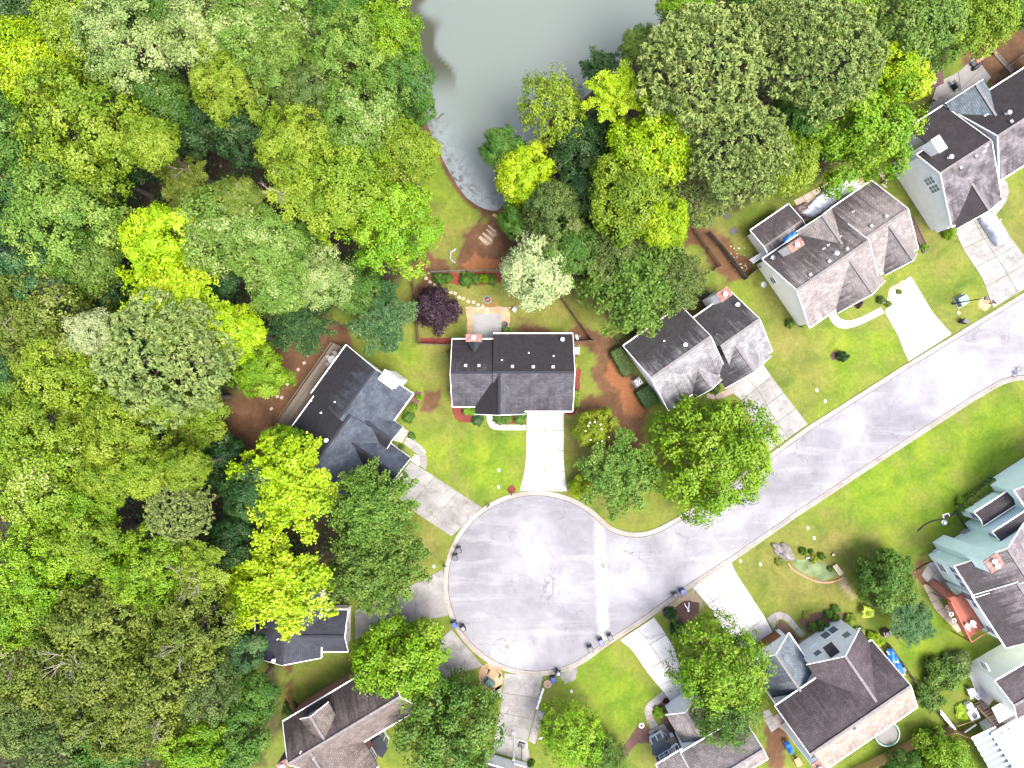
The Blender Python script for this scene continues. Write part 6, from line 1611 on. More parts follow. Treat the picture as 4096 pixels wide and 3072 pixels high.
# ================================================================== VEGETATION
def leaf_mesh(name, C, N, length, width, tone, mat, rng, fold=0.25):
    n = len(C)
    N = N/np.linalg.norm(N, axis=1, keepdims=True)
    R = rng.normal(size=(n, 3)); T = R - N*np.sum(R*N, axis=1, keepdims=True); T /= np.linalg.norm(T, axis=1, keepdims=True)
    B = np.cross(N, T)
    l = (length*rng.uniform(0.7, 1.3, n))[:, None]; w = (width*rng.uniform(0.7, 1.3, n))[:, None]
    V = np.stack([C - T*l/2, C + B*w/2 + N*w*fold, C + T*l/2, C - B*w/2 + N*w*fold], axis=1).reshape(-1, 3)
    me = bpy.data.meshes.new(name)
    me.vertices.add(4*n); me.vertices.foreach_set('co', V.ravel())
    me.loops.add(4*n); me.loops.foreach_set('vertex_index', np.arange(4*n))
    me.polygons.add(n); me.polygons.foreach_set('loop_start', np.arange(0, 4*n, 4))
    me.update(calc_edges=True)
    A = me.attributes.new('tone', 'FLOAT', 'FACE'); A.data.foreach_set('value', np.clip(tone, 0, 1).astype(np.float32))
    me.materials.append(mat)
    return me

def unit(v): return v/np.linalg.norm(v, axis=-1, keepdims=True)

LOBES = {}
def crown_broad(key, seed, nl=34, leaf=0.085, per=17, k=13, zmin=-0.35, mat='leaf', lr=(0.2, 0.34), spiky=0.0, rad=0.68):
    """rounded crown, radius about 1, made of many lobes; each lobe carries clumps of leaves"""
    r = np.random.default_rng(seed)
    i = np.arange(nl); z = zmin + (1-zmin)*(i+0.5)/nl*0.97
    a = i*2.39996 + r.uniform(-.35, .35, nl)
    D = np.c_[np.cos(a)*np.sqrt(np.clip(1-z*z, 0.02, 1)), np.sin(a)*np.sqrt(np.clip(1-z*z, 0.02, 1)), z]
    Cn = D*(rad*r.uniform(0.72, 1.16, nl))[:, None]
    Cn[:, 2] = Cn[:, 2]*0.85 + r.uniform(-0.16, 0.16, nl)
    topc = np.array([[0.05, 0.03, rad*0.72], [-0.18, 0.12, rad*0.66], [0.14, -0.17, rad*0.68]]); Cn = np.vstack([Cn, topc]); D = np.vstack([D, unit(topc)]); nl += 3
    ni = nl//5; Di = unit(r.normal(size=(ni, 3)) + np.array([0, 0, 0.6])); Ci = Di*(r.uniform(0.2, 0.5, ni))[:, None]
    Cn = np.vstack([Cn, Ci]); D = np.vstack([D, Di]); nl = nl + ni
    LR = r.uniform(*lr, nl)
    C_, N_, T_ = [], [], []
    for j in range(nl):
        ns = max(6, int(per*(LR[j]/0.27)**2))
        d = unit(r.normal(size=(ns, 3)) + 0.9*D[j] + np.array([0, 0, 0.55]))
        st = LR[j]*r.uniform(0.82, 1.04, ns)*(1 + spiky*r.uniform(0, 1, ns))
        sc = Cn[j] + d*st[:, None]
        ltone = r.uniform(0.12, 0.85)
        for c, dd in zip(sc, d):
            P = c + r.normal(size=(k, 3))*leaf*0.75
            nn = dd*0.95 + np.array([0, 0, 0.4]) + r.normal(size=(k, 3))*0.33
            C_.append(P); N_.append(nn); T_.append(np.clip(ltone + r.normal(0, 0.17, k), 0, 1))
    LOBES[key] = Cn
    return leaf_mesh('crown', np.vstack(C_), np.vstack(N_), leaf, leaf*0.62, np.concatenate(T_), M[mat], r)

def crown_pine(key, seed, nt=720, tuft=0.085, mat='needle'):
    """dense rounded pine crown built of needle tufts"""
    r = np.random.default_rng(seed)
    C_, N_, T_ = [], [], []
    i = np.arange(nt); z = -0.25 + 1.25*(i+0.5)/nt
    a = i*2.39996
    sx = np.sqrt(np.clip(1-z*z, 0.01, 1))
    D = np.c_[np.cos(a)*sx, np.sin(a)*sx, z]
    bulge = 1 + 0.13*np.sin(3*a+seed)*np.cos(2.3*z*3+seed) + 0.10*np.sin(7*np.arctan2(D[:,1], D[:,0])+4*z)
    R = r.uniform(0.62, 1.0, nt)**0.7*0.95*bulge
    Cn = D*R[:, None]; Cn[:, 2] *= 0.75
    for c, d in zip(Cn, D):
        t = r.uniform(0.2, 0.9); k = 13
        dd = unit(r.normal(size=(k, 3))*0.75 + d*0.7 + np.array([0, 0, 0.5]))
        C_.append(c + dd*tuft*0.55); T_.append(np.clip(t + r.normal(0, .15, k), 0, 1))
        nn = np.cross(dd, r.normal(size=(k, 3))) + np.array([0, 0, 0.6]); N_.append(nn)
    LOBES[key] = Cn[::24]
    return leaf_mesh('crown', np.vstack(C_), np.vstack(N_), tuft*1.0, tuft*0.42, np.concatenate(T_), M[mat], r)

def crown_branchy(key, seed, nb=22, leaf=0.08, mat='leaf', zlo=-0.2, droop=0.12, per=15, k=9, width=0.16):
    """crown of separate radiating boughs: outline of points and gaps"""
    r = np.random.default_rng(seed)
    C_, N_, T_ = [], [], []; ends = []
    for j in range(nb):
        a = j*2.39996 + r.uniform(-.3, .3); e = zlo + (1.05-zlo)*((j+0.5)/nb)**0.9
        el = math.asin(max(-0.9, min(0.97, e)))
        L_ = r.uniform(0.78, 1.12)*(1.0 if e < 0.6 else 0.8)
        d = np.array([math.cos(a)*math.cos(el), math.sin(a)*math.cos(el), math.sin(el)*0.8])
        side = np.array([-math.sin(a), math.cos(a), 0])
        ltone = r.uniform(0.25, 0.75)
        for s in np.linspace(0.25, 1.0, per):
            w = width*(1.15 - s*0.75)
            for q in range(3):
                off = side*r.normal(0, w) + np.array([0, 0, r.normal(0, w*0.45)])
                c = d*L_*s - np.array([0, 0, droop*s*s]) + off
                P = c + r.normal(size=(k, 3))*leaf*0.55
                C_.append(P); N_.append(np.array([0, 0, 0.8]) + d*0.35 + r.normal(size=(k, 3))*0.45)
                T_.append(np.clip(ltone + 0.25*(s-0.5) + r.normal(0, .2, k), 0, 1))
        ends.append(d*L_*0.75)
    LOBES[key] = np.array(ends)
    return leaf_mesh('crown', np.vstack(C_), np.vstack(N_), leaf, leaf*0.6, np.concatenate(T_), M[mat], r)

def limb_mesh(key, seed, n=12, r0=0.024):
    r = random.Random(seed); mb = MB()
    P = LOBES[key]; idx = sorted(r.sample(range(len(P)), min(n, len(P))))
    for i in idx:
        e = Vector(P[i])*0.92; b = Vector((0, 0, max(-0.55, e.z-0.75)))
        m1 = b.lerp(e, 0.45) + Vector((r.uniform(-.06,.06), r.uniform(-.06,.06), -0.05))
        mb.tube([b, m1, e], [r0, r0*0.65, r0*0.2], 5)
    return mb.mesh('limb', M['bark'])

def twig_mesh(seed):
    r = random.Random(seed); mb = MB()
    def grow(p, d, l, rad, dep):
        e = p + d*l; mid = p.lerp(e, .5) + Vector((r.uniform(-.1,.1), r.uniform(-.1,.1), r.uniform(-.05,.05)))*l
        mb.tube([p, mid, e], [rad, rad*.8, rad*.5], 4)
        if dep > 0:
            for _ in range(3):
                dd = (d + Vector((r.uniform(-.8,.8), r.uniform(-.8,.8), r.uniform(-.3,.5)))).normalized()
                grow(p.lerp(e, r.uniform(.5, 1)), dd, l*r.uniform(.5,.75), rad*.55, dep-1)
    for k in range(3):
        a = r.uniform(0, 6.28); grow(Vector((0,0,0)), Vector((math.cos(a)*.7, math.sin(a)*.7, .6)).normalized(), 1.0, 0.035, 2)
    return mb.mesh('bare_branch', M['palebark'])

PROTO = {}
def proto(key, mesh, limbs=12):
    PROTO[key] = (mesh, limb_mesh(key, sum(map(ord, key)), limbs))
for s in range(5): proto('big%d' % s, crown_broad('big%d' % s, 10+s, nl=36, leaf=0.05, per=21, k=20, lr=(0.19, 0.33), rad=0.73))
for s in range(4): proto('mid%d' % s, crown_broad('mid%d' % s, 30+s, nl=26, leaf=0.06, per=21, k=20, lr=(0.23, 0.38), rad=0.68))
for s in range(2): proto('pal%d' % s, crown_broad('pal%d' % s, 40+s, nl=32, leaf=0.053, per=21, k=19, mat='leafpale', lr=(0.2, 0.34)))
for s in range(2): proto('spk%d' % s, crown_broad('spk%d' % s, 50+s, nl=46, leaf=0.058, per=18, k=15, lr=(0.14, 0.26), spiky=0.9))
for s in range(3): proto('pin%d' % s, crown_pine('pin%d' % s, 60+s))
for s in range(2): proto('ced%d' % s, crown_branchy('ced%d' % s, 70+s, nb=70, leaf=0.06, mat='needle', per=17, k=7, width=0.11, droop=0.25))
for s in range(2): proto('brn%d' % s, crown_branchy('brn%d' % s, 80+s, nb=26, leaf=0.06, per=16, k=14, width=0.15, droop=0.1))
proto('plm0', crown_broad('plm0', 90, nl=40, leaf=0.08, per=17, k=12, mat='plum', lr=(0.17, 0.3)))
TWIG = [twig_mesh(s) for s in range(3)]
tmb = MB(); tmb.tube([(0,0,-0.02),(0.02,0.01,0.25),(-0.03,0.02,0.6),(0,0,1.0)], [1.35, 1.0, 0.8, 0.45], 9)
TRUNK = tmb.mesh('trunk', M['bark'], True)

PAL = dict(Y=(0.37, 0.585, 0.006), S=(0.225, 0.355, 0.018), L=(0.175, 0.31, 0.04), P=(0.29, 0.42, 0.11), G=(0.085, 0.205, 0.022),
           D=(0.036, 0.105, 0.024), B=(0.062, 0.165, 0.05), O=(0.16, 0.225, 0.024), N=(0.235, 0.335, 0.085), U=(0.05, 0.028, 0.042),
           K=(0.20, 0.39, 0.010), C=(0.11, 0.18, 0.036), E=(0.115, 0.235, 0.026), W=(0.46, 0.58, 0.24))
rt = random.Random(77)
CNT = {}
def tree(px, py, rpx, h, kind, col, label, group='trees', name=None, q=None, twig=0, tilt=0.0):
    i = CNT.get(kind, 0); CNT[kind] = i+1
    keys = [k for k in PROTO if k[:3] == kind]; key = keys[i % len(keys)]
    q = q or {'pin': 0.95, 'ced': 1.25, 'brn': 0.9}.get(kind, 1.12)
    # crown centre height: iterate once, radius depends on the distance to the camera
    zc = h*0.72
    r = rpx*(CH-zc)/FPX
    zc = h - r*q*0.85
    zc = max(zc, r*0.35); r = rpx*(CH-zc-0.3*r)/FPX
    w = W(px, py, zc)
    nm = name or {'pin': 'pine_tree', 'ced': 'cedar_tree', 'plm': 'plum_tree'}.get(kind, 'broadleaf_tree')
    t = thing(nm, label, 'tree', (w.x, w.y, 0), 0, group)
    crown, limb = PROTO[key]
    rz = rt.uniform(0, 6.28)
    base = PAL[col] if isinstance(col, str) else col
    jv = rt.uniform(0.9, 1.1); j = lambda c: max(0.0, c*jv*rt.uniform(0.97, 1.03))
    c = ob('crown', crown, t, (0, 0, zc), rz, (r*rt.uniform(.95, 1.06), r*rt.uniform(.95, 1.06), r*q))
    c.color = (j(base[0]), j(base[1]), j(base[2]), 1)
    ob('limb', limb, t, (0, 0, zc), rz, (r, r, r*q))
    tr_ = max(0.09, 0.045*r + 0.008*h)
    ob('trunk', TRUNK, t, (0, 0, -0.05), rz, (tr_, tr_, max(0.3, zc-0.3*r*q)+0.05))
    for k in range(twig):
        a = rt.uniform(0, 6.28); rr = r*rt.uniform(.2, .6)
        ob('bare_branch', TWIG[(i+k) % 3], t, (rr*math.cos(a), rr*math.sin(a), zc + r*q*0.5), rt.uniform(0, 6.28), (r*0.34,)*3)
    return t

FW = 'woodland trees left of the houses'
# --- woodland, left side (px, py = crown centre in the photo, radius in photo pixels, height m)
for a in [
 (40,40,150,20,'mid','D','dark green tree in the top left corner'),
 (140,270,185,22,'mid','Y','bright yellow green tree at the upper left edge'),
 (310,110,165,23,'pal','S','pale yellowish tree at the top left, right of the dark corner tree'),
 (515,190,195,24,'pal','P','pale green tree with whitish leaf tips at the top left'),
 (480,10,140,21,'mid','G','mid green tree cut by the top edge, upper left'),
 (690,60,150,22,'big','G','green tree at the top edge between two pale ones'),
 (840,170,200,24,'pal','P','whitish green tree near the top edge, left of the pond wood'),
 (1030,150,180,24,'pal','L','light green glossy tree near the top, third from the pond'),
 (930,340,165,23,'big','S','yellowish tree above the dark gap in the wood'),
 (620,390,140,19,'mid','G','medium green tree left of the dark gap'),
 (350,520,265,24,'big','S','very large yellow green tree in the upper left wood'),
 (600,570,115,23,'mid','S','small crowned yellow green tree beside the very large one'),
 (760,510,135,15,'mid','D','shaded dark green tree in the gap of the wood'),
 (40,480,120,20,'mid','G','green tree at the left edge below the bright yellow one'),
 (130,680,200,21,'big','G','mid green tree above the bare red soil at the left edge'),
 (740,740,120,13,'brn','O','low olive tree standing in the dark gap'),
 (985,520,150,19,'big','D','dark green tree on the right side of the gap'),
 (270,890,240,24,'big','L','light green tree below the very large yellow green one'),
 (60,850,150,20,'mid','B','bluish green tree at the left edge under the red soil'),
 (650,960,150,23,'mid','Y','bright yellow green crown at the lower end of the gap'),
 (960,800,100,22,'mid','O','olive tree with bare twigs right of the gap'),
 (890,930,205,23,'pal','L','pale green tree below the dark gap'),
 (1080,80,170,23,'pal','L','light green tree at the top edge near the pond'),
 (1090,265,160,23,'big','L','light green tree right of the yellowish one'),
 (1370,50,140,21,'mid','G','mid green tree at the top edge beside the pond trees'),
 (1555,140,145,20,'mid','K','vivid green tree overhanging the pond at the top'),
 (1390,230,165,23,'big','L','light green tree left of the vivid pond tree'),
 (1600,330,145,19,'big','G','green tree on the pond bank'),
 (1230,390,125,22,'mid','C','greyish olive crown among the light trees'),
 (1440,490,190,23,'pal','L','tall light green tree left of the grassy bank'),
 (1660,440,85,14,'mid','G','small green tree at the narrow end of the grassy bank'),
 (1190,590,165,24,'big','S','yellow green tree right of the dark green gap tree'),
 (1610,620,140,20,'mid','S','yellow green tree beside the grassy bank, upper'),
 (1190,740,150,22,'brn','S','yellow green tree with pale dead branches'),
 (1400,780,215,23,'big','S','large yellow green tree in the middle of the wood'),
 (1580,930,200,22,'big','K','large fresh green tree overhanging the back lawn'),
 (1060,970,170,22,'pal','L','pale green tree above the bright yellow maple'),
 (1200,1000,135,18,'mid','G','shaded green tree left of the fresh green one'),
 (160,1070,185,22,'big','B','bluish light green tree at the left edge, middle'),
 (350,1040,145,21,'mid','E','green tree between the bluish one and the yellow maple'),
 (410,1150,130,15,'mid','D','dark low tree left of the yellow maple'),
 (200,1280,240,22,'big','O','broad olive yellow tree at the left edge'),
 (370,1330,105,22,'pal','W','small whitish green crown above the round pine'),
 (720,1180,240,22,'brn','Y','brilliant yellow maple in the middle of the wood'),
 (950,1330,125,20,'mid','Y','yellow green crown right of the brilliant maple'),
 (1040,1480,125,11,'mid','K','fresh green tree at the corner of the red soil yard'),
 (275,1490,190,22,'big','S','yellow green tree left of the round pine'),
 (45,1500,105,19,'mid','B','bluish tree at the left edge below the olive one'),
 (50,1600,115,20,'mid','L','light green tree at the left edge, half way down'),
 (160,1710,205,23,'big','S','yellow green tree with round lobes near the left edge'),
 (490,1700,190,22,'big','S','yellow green tree with cauliflower lobes below the round pine'),
 (790,1680,130,13,'mid','S','yellow green tree touching the red soil yard'),
 (650,1600,95,21,'mid','S','small yellow green crown tucked under the round pine'),
 (190,1910,195,23,'pal','S','pale yellowish tree near the left edge, lower middle'),
 (580,1890,115,21,'mid','S','small yellow green tree left of the dark shrubs'),
 (745,1870,105,20,'mid','S','small yellow green tree right of its twin, by the dark shrubs'),
 (430,1930,110,21,'mid','S','small yellow green tree above the wide lime one'),
 (890,1830,110,9,'mid','D','dark low tree below the red soil yard'),
 (20,1800,120,21,'mid','L','light tree cut by the left edge, lower middle'),
 (320,2040,160,22,'big','K','wide lime green tree in the lower wood'),
 (210,2210,185,22,'big','K','lime green tree near the left edge, lower wood'),
 (380,2170,140,22,'mid','S','yellow green tree between two lime ones'),
 (610,2260,165,21,'big','K','lime green tree left of the pale branched one'),
 (490,2320,90,20,'mid','K','small lime tree in the lower wood'),
 (60,2430,155,22,'mid','K','bright lime tree at the lower left edge'),
 (390,2480,210,23,'spk','O','olive green tree above the lower left olive group'),
 (780,2490,180,21,'spk','O','olive tree left of the slate roof'),
 (400,2690,225,23,'big','O','large olive tree in the lower left group'),
 (650,2720,195,22,'spk','O','olive tree right of the large olive one'),
 (120,2650,180,22,'spk','O','yellowish olive tree at the lower left edge'),
 (100,2850,165,22,'big','C','grey green tree near the lower left corner'),
 (550,2860,180,22,'big','O','olive tree near the bottom edge'),
 (250,2920,185,22,'spk','C','dull green tree in the lower left corner area'),
 (820,2730,150,19,'spk','C','dull olive tree left of the lawn strip'),
 (960,2590,110,14,'mid','B','bluish dark tree beside the slate roof'),
 (780,2990,140,19,'mid','K','yellow green tree at the bottom edge left of the lawn strip'),
 (940,2940,135,16,'mid','G','green tree left of the dark lawn strip'),
 (985,2790,125,13,'mid','G','green tree below the slate roof'),
 (430,2990,150,20,'mid','G','green tree cut by the bottom edge'),
 (1126,1130,150,21,'pal','L','pale tree right of the brilliant maple'),
 (1290,1120,145,19,'pal','P','pale yellowish tree near the bluish bough tree'),
 (1410,1145,120,16,'mid','G','green tree between the pale one and the plum yard'),
 (920,2170,110,13,'mid','D','dark tree behind the upper lime maple'),
 (1010,1960,120,13,'mid','D','dark tree left of the upper lime maple'),
 (420,690,150,16,'mid','D','shaded tree left of the olive gap tree'),
 (860,1080,140,17,'mid','D','shaded green tree above the brilliant maple'),
 (560,1330,130,16,'mid','D','shaded tree left of the round pine'),
 (330,1780,110,15,'mid','D','shaded low tree between the lobed yellow trees'),
 (240,2380,130,15,'mid','D','shaded tree below the lime trees'),
]:
    tw = 2 if 'twigs' in a[6] or 'dead' in a[6] else 0
    tw = tw or (1 if a[5] == 'O' else 0)
    tree(*a, group=FW, twig=tw)
tree(665,1430,275,24,'pin','N','large round grey green pine in the middle of the wood', FW, q=0.7)
tree(720,2040,140,20,'pin','N','small grey green pine in the lower wood', FW)
tree(800,2280,120,20,'brn','S','yellow green tree with pale bare branches in the lower wood', FW, twig=3)
tree(1190,1290,135,15,'ced','D','dark feathery cedar above the red soil yard', FW)

GP = 'garden and street trees'
tree(1145,1950,225,15,'brn','Y','lime yellow maple below the blue grey roof, upper of two', GP, q=0.9)
tree(1150,1800,110,10,'mid','K','fresh green tree touching the blue grey roof', GP)
tree(1110,2350,235,16,'brn','Y','lime yellow maple over the slate roof, lower of two', GP, q=0.9)
tree(1490,2030,185,17,'ced','E','green cedar above the left driveway, upper of two', GP)
tree(1500,2260,215,17,'ced','E','green cedar beside the turning circle, lower of two', GP)
tree(1600,2640,190,11,'mid','K','dense green maple beside the lower left driveway', GP)
tree(1800,2890,215,11,'big','E','deep green tree left of the bottom driveway', GP)
tree(2285,2930,135,9,'spk','K','light green young tree right of the bottom driveway', GP)
tree(2420,3020,90,5,'spk','E','small green tree at the bottom edge left of the bay window', GP)
tree(2865,2650,200,13,'spk','K','light green tree between the two lower driveways', GP)
tree(2900,2840,150,10,'spk','E','darker green tree over the white house roof', GP)
tree(2830,1815,245,12,'big','K','big fresh green tree in front of the silver roof', GP)
tm = tree(2378,1712,85,6,'mid',(0.235,0.31,0.010),'yellow green magnolia with white blossoms by the white driveway', GP)
for k in range(11):
    a = k*2.4; rr = 0.6+1.7*((k*0.37) % 1); part('blossom', MB().lathe([(.03,0),(.12,.05),(.1,.12),(.02,.14)], (rr*math.cos(a), rr*math.sin(a), 5.9-0.28*rr*rr), 8), M['white'], tm)
tree(2470,1890,175,10,'brn','E','airy mid green tree left of the big fresh green one', GP)
tree(2318,1950,48,3.2,'mid','Y','small yellow bush tree at the kerb below the magnolia', GP)
tree(2150,1085,165,13,'pal','W','white tipped pale tree behind the centre house', GP)
tree(2540,1110,240,17,'ced','E','broad dark cedar left of the silver roof, lower right bough', GP)
tree(2470,1000,170,16,'ced','C','feathery cedar behind the white tipped tree', GP)
tree(2690,1120,140,14,'ced','C','cedar bough tree next to the red brick chimney', GP)
tree(1745,1235,108,6,'plm','U','purple leaved plum tree in the fenced back yard', GP)
tree(1520,1270,145,10,'brn','B','bluish green tree with star shaped boughs left of the plum', GP)
tree(3530,2305,125,7,'mid','E','round green tree on the lawn beside the red deck', GP)
tree(3650,2490,95,6,'ced','B','sparse bluish conifer below the round lawn tree', GP, q=0.7)
tree(3750,3040,130,5,'mid','K','green tree behind the wooden fence at the bottom right', GP)
tree(3610,3085,90,4.5,'mid','G','darker tree left of it behind the wooden fence', GP)

RG = 'trees right of the pond'
for a in [
 (2210,440,150,16,'spk','S','light yellow green tree leaning over the pond'),
 (2095,700,125,13,'mid','Y','golden yellow tree at the pond corner'),
 (2010,600,95,11,'mid','G','green tree at the right shore of the pond'),
 (2455,370,120,19,'brn','Y','bright yellow crown at the pond edge above the golden one'),
 (2610,570,195,20,'mid','Y','brightest yellow maple right of the pond'),
 (2510,790,175,19,'mid','S','yellow and green tree below the brightest maple'),
 (2650,890,110,18,'mid','Y','yellow tree at the lower end of the yellow group'),
 (2740,80,140,18,'mid','K','vivid green tree at the top edge right of the pond'),
 (3610,140,230,17,'big','L','large light green tree at the top right'),
 (3900,100,140,14,'mid','S','yellow green tree near the top right corner'),
 (3580,300,130,16,'mid','Y','bright yellow tree beside the dark red deck'),
 (3430,540,235,16,'big','K','large vivid green tree above the beige roof'),
 (3130,660,135,14,'mid','S','yellow green tree left of the large vivid one'),
 (3200,440,120,16,'mid','G','green tree between the pine and the vivid tree'),
 (2400,270,85,12,'brn','D','dark sparse tree at the pond shore'),
 (2350,600,150,14,'mid','D','dark green tree behind the golden ones'),
 (2290,1000,120,13,'mid','G','green tree hidden behind the white tipped tree'),
 (2220,850,130,14,'mid','C','olive green tree below the golden one'),
 (2070,880,85,9,'mid','G','small green tree at the pond dock'),
 (2560,190,90,13,'mid','L','pale green tree at the upper right shore'),
 (2320,770,110,13,'mid','D','shaded tree between golden and brightest maples'),
 (3020,60,140,16,'mid','G','green tree between the pines at the top edge'),
 (4040,20,120,13,'mid','E','green tree cut by the top right corner'),
 (3330,40,150,17,'mid','K','fresh green tree at the top edge'),
]:
    tree(*a, group=RG)
tree(2810,280,275,25,'pin','N','tallest grey green pine right of the pond', RG, q=0.8)
tree(2960,610,205,22,'pin','N','grey green pine between the tallest pine and the beige roof', RG)
tree(3290,230,240,24,'pin','N','wide grey green pine at the top right', RG, q=0.8)
tree(3110,140,160,23,'pin','N','grey olive pine between the two big pines', RG)
tree(2790,790,130,15,'pin','N','small greyish pine above the cedar', RG)

# ---- undergrowth of the woodland: a low uncountable leaf layer
r_ = np.random.default_rng(5)
fp = [[W2(p) for p in P] for P in FOREST]
pts = []
for P in fp:
    P_ = np.array(P); lo = np.maximum(P_.min(0), [-88,-66]); hi = np.minimum(P_.max(0), [88, 66])
    n = int((hi[0]-lo[0])*(hi[1]-lo[1])*0.75)
    X = r_.uniform(lo[0], hi[0], n); Y = r_.uniform(lo[1], hi[1], n)
    ok = (sdf(X, Y, P) > 1.5) & (sdf(X, Y, pond_w) < -1.0)
    for S in (SOIL[2], SOIL[4], SOIL[5], SOIL[14]):
        ok &= sdf(X, Y, [W2(p) for p in S]) < -0.5
    pts.append(np.c_[X[ok], Y[ok]])
pts = np.vstack(pts)
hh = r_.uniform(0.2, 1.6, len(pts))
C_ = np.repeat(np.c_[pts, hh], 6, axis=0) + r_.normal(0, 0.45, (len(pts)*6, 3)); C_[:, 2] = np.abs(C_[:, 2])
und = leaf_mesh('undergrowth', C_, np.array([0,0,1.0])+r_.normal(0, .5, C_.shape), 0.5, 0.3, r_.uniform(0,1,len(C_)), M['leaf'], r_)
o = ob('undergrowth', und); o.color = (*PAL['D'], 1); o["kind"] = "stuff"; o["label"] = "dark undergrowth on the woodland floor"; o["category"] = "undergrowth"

# ================================================================== SHRUBS AND HEDGES
SH = {}
for s in range(3): SH['round%d' % s] = crown_broad('shr%d' % s, 100+s, nl=26, leaf=0.11, per=20, k=12, lr=(0.2, 0.34), zmin=0.0)
SH['pale0'] = crown_broad('shp0', 110, nl=26, leaf=0.11, per=20, k=12, lr=(0.2, 0.34), zmin=0.0, mat='leafpale')
SH['plum0'] = crown_broad('shq0', 111, nl=22, leaf=0.12, per=18, k=12, lr=(0.2, 0.34), zmin=0.0, mat='plum')
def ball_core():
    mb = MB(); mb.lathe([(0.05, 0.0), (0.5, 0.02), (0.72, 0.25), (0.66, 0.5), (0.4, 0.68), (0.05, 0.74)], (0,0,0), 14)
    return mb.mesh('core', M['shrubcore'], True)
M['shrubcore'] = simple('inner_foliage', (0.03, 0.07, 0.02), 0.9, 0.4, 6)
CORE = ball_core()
ns_ = [0]
def shrub(px, py, rpx, h, col, label, group='garden shrubs', name='shrub', kind='round', sx=1.0, sy=1.0, rot=0.0):
    ns_[0] += 1
    w = W(px, py, h*0.5); r = rpx*(CH-h*0.5)/FPX
    t = thing(name, label, 'shrub', (w.x, w.y, 0), rot, group)
    keys = [k for k in SH if k.startswith(kind)]
    c = ob('foliage', SH[keys[ns_[0] % len(keys)]], t, (0,0,h*0.12), 0, (r*sx, r*sy, h*0.88))
    base = PAL[col] if isinstance(col, str) else col
    c.color = (*base, 1)
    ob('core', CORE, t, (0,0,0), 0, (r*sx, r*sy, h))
    return t
def hedge_mesh(L_, Wd, H_, seed, leaf=0.16):
    r = np.random.default_rng(seed)
    n = int((L_*Wd + 2*(L_+Wd)*H_)*75)
    # points on a rounded box
    u = r.uniform(-1, 1, (n, 3)); ax = r.integers(0, 5, n)
    P = u.copy()
    P[ax == 0, 0] = 1; P[ax == 1, 0] = -1; P[ax == 2, 1] = 1; P[ax == 3, 1] = -1; P[ax >= 4, 2] = 1
    top = r.uniform(0, 1, n) < 0.45; P[top] = u[top]; P[top, 2] = 1
    Nn = np.where(np.abs(P) > 0.999, P, 0) + r.normal(0, .45, P.shape); Nn[:, 2] += 0.4
    k = 4.0; nr = (np.abs(P)**k).sum(1)**(1/k); Q = P/np.maximum(nr, 1)[:, None]
    Q = Q*np.array([L_/2, Wd/2, H_/2]) + np.array([0, 0, H_/2]) + r.normal(0, 0.05, P.shape); Q[:, 2] = np.clip(Q[:, 2], 0.02, None)
    return leaf_mesh('foliage', Q, Nn, leaf, leaf*0.65, r.uniform(0, 1, n), M['leaf'], r)
def hedge(pA, pB, wd, h, col, label, name='hedge'):
    a, b = W(*pA, h), W(*pB, h); d = b-a; L_ = d.length
    t = thing(name, label, 'hedge', ((a.x+b.x)/2, (a.y+b.y)/2, 0), math.atan2(d.y, d.x), 'clipped hedges')
    f = ob('foliage', hedge_mesh(L_, wd, h, int(pA[0])), t); base = PAL[col] if isinstance(col, str) else col; f.color = (*base, 1)
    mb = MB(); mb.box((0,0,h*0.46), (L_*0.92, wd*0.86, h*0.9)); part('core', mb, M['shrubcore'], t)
    return t
# around the centre house
hedge((1852,1646), (1924,1646), 1.0, 1.0, 'K', 'light green box hedge left of the centre house door')
hedge((2302,1425), (2302,1478), 0.75, 1.1, 'S', 'upper yellow green hedge on the right wall of the centre house')
hedge((2306,1560), (2304,1632), 1.1, 1.1, 'S', 'lower yellow green hedge on the right wall of the centre house')
shrub(1910,1680,24,0.9,'B','bluish green shrub in the red bed left of the entry')
shrub(1995,1676,26,0.9,'G','dark green bush left in the entry bed of the centre house')
shrub(2028,1674,22,0.8,'E','middle bush in the entry bed of the centre house')
shrub(2080,1674,26,0.9,'E','dark green bush beside the white driveway')
shrub(1756,1113,27,1.4,'G','dark bush at the left end of the back fence bed'); shrub(1790,1112,22,1.3,'G','dark bush second in the back fence bed')
shrub(1866,1118,30,1.4,'G','large dark bush in the middle of the back fence bed'); shrub(1905,1115,24,1.2,'E','green bush right of the large one in the fence bed')
shrub(1937,1114,22,1.5,'K','light green upright shrub in the back fence bed'); shrub(1968,1120,22,1.0,'E','low green shrub at the right end of the fence bed')
shrub(2024,1322,20,0.6,'E','small green shrub at the patio corner'); shrub(1798,1412,12,0.7,'E','small shrub at the left wall, upper'); shrub(1798,1565,11,0.6,'P','tiny pale shrub at the left wall, lower')
# beside the blue grey house
shrub(1674,1590,13,0.8,'K','small lime shrub at the eave corner of the blue grey house')
shrub(1648,1632,22,1.0,(0.17,0.30,0.015),'bright lime clipped shrub beside the blue grey house'); shrub(1632,1668,25,1.0,'G','dark green shrub below the lime one')
shrub(1647,1744,17,0.8,'E','round green shrub by the curved grey walkway'); shrub(1606,1788,12,0.6,'E','little shrub inside the curved grey walkway')
# silver roofed house
hedge((2462,1392), (2520,1500), 1.9, 1.5, 'C', 'long dark hedge beside the clay bank, upper'); hedge((2570,1552), (2612,1622), 2.3, 1.6, 'D', 'dark hedge below the air conditioner by the silver roof')
shrub(2862,1552,22,0.9,'C','dull shrub under the eave of the silver roof')
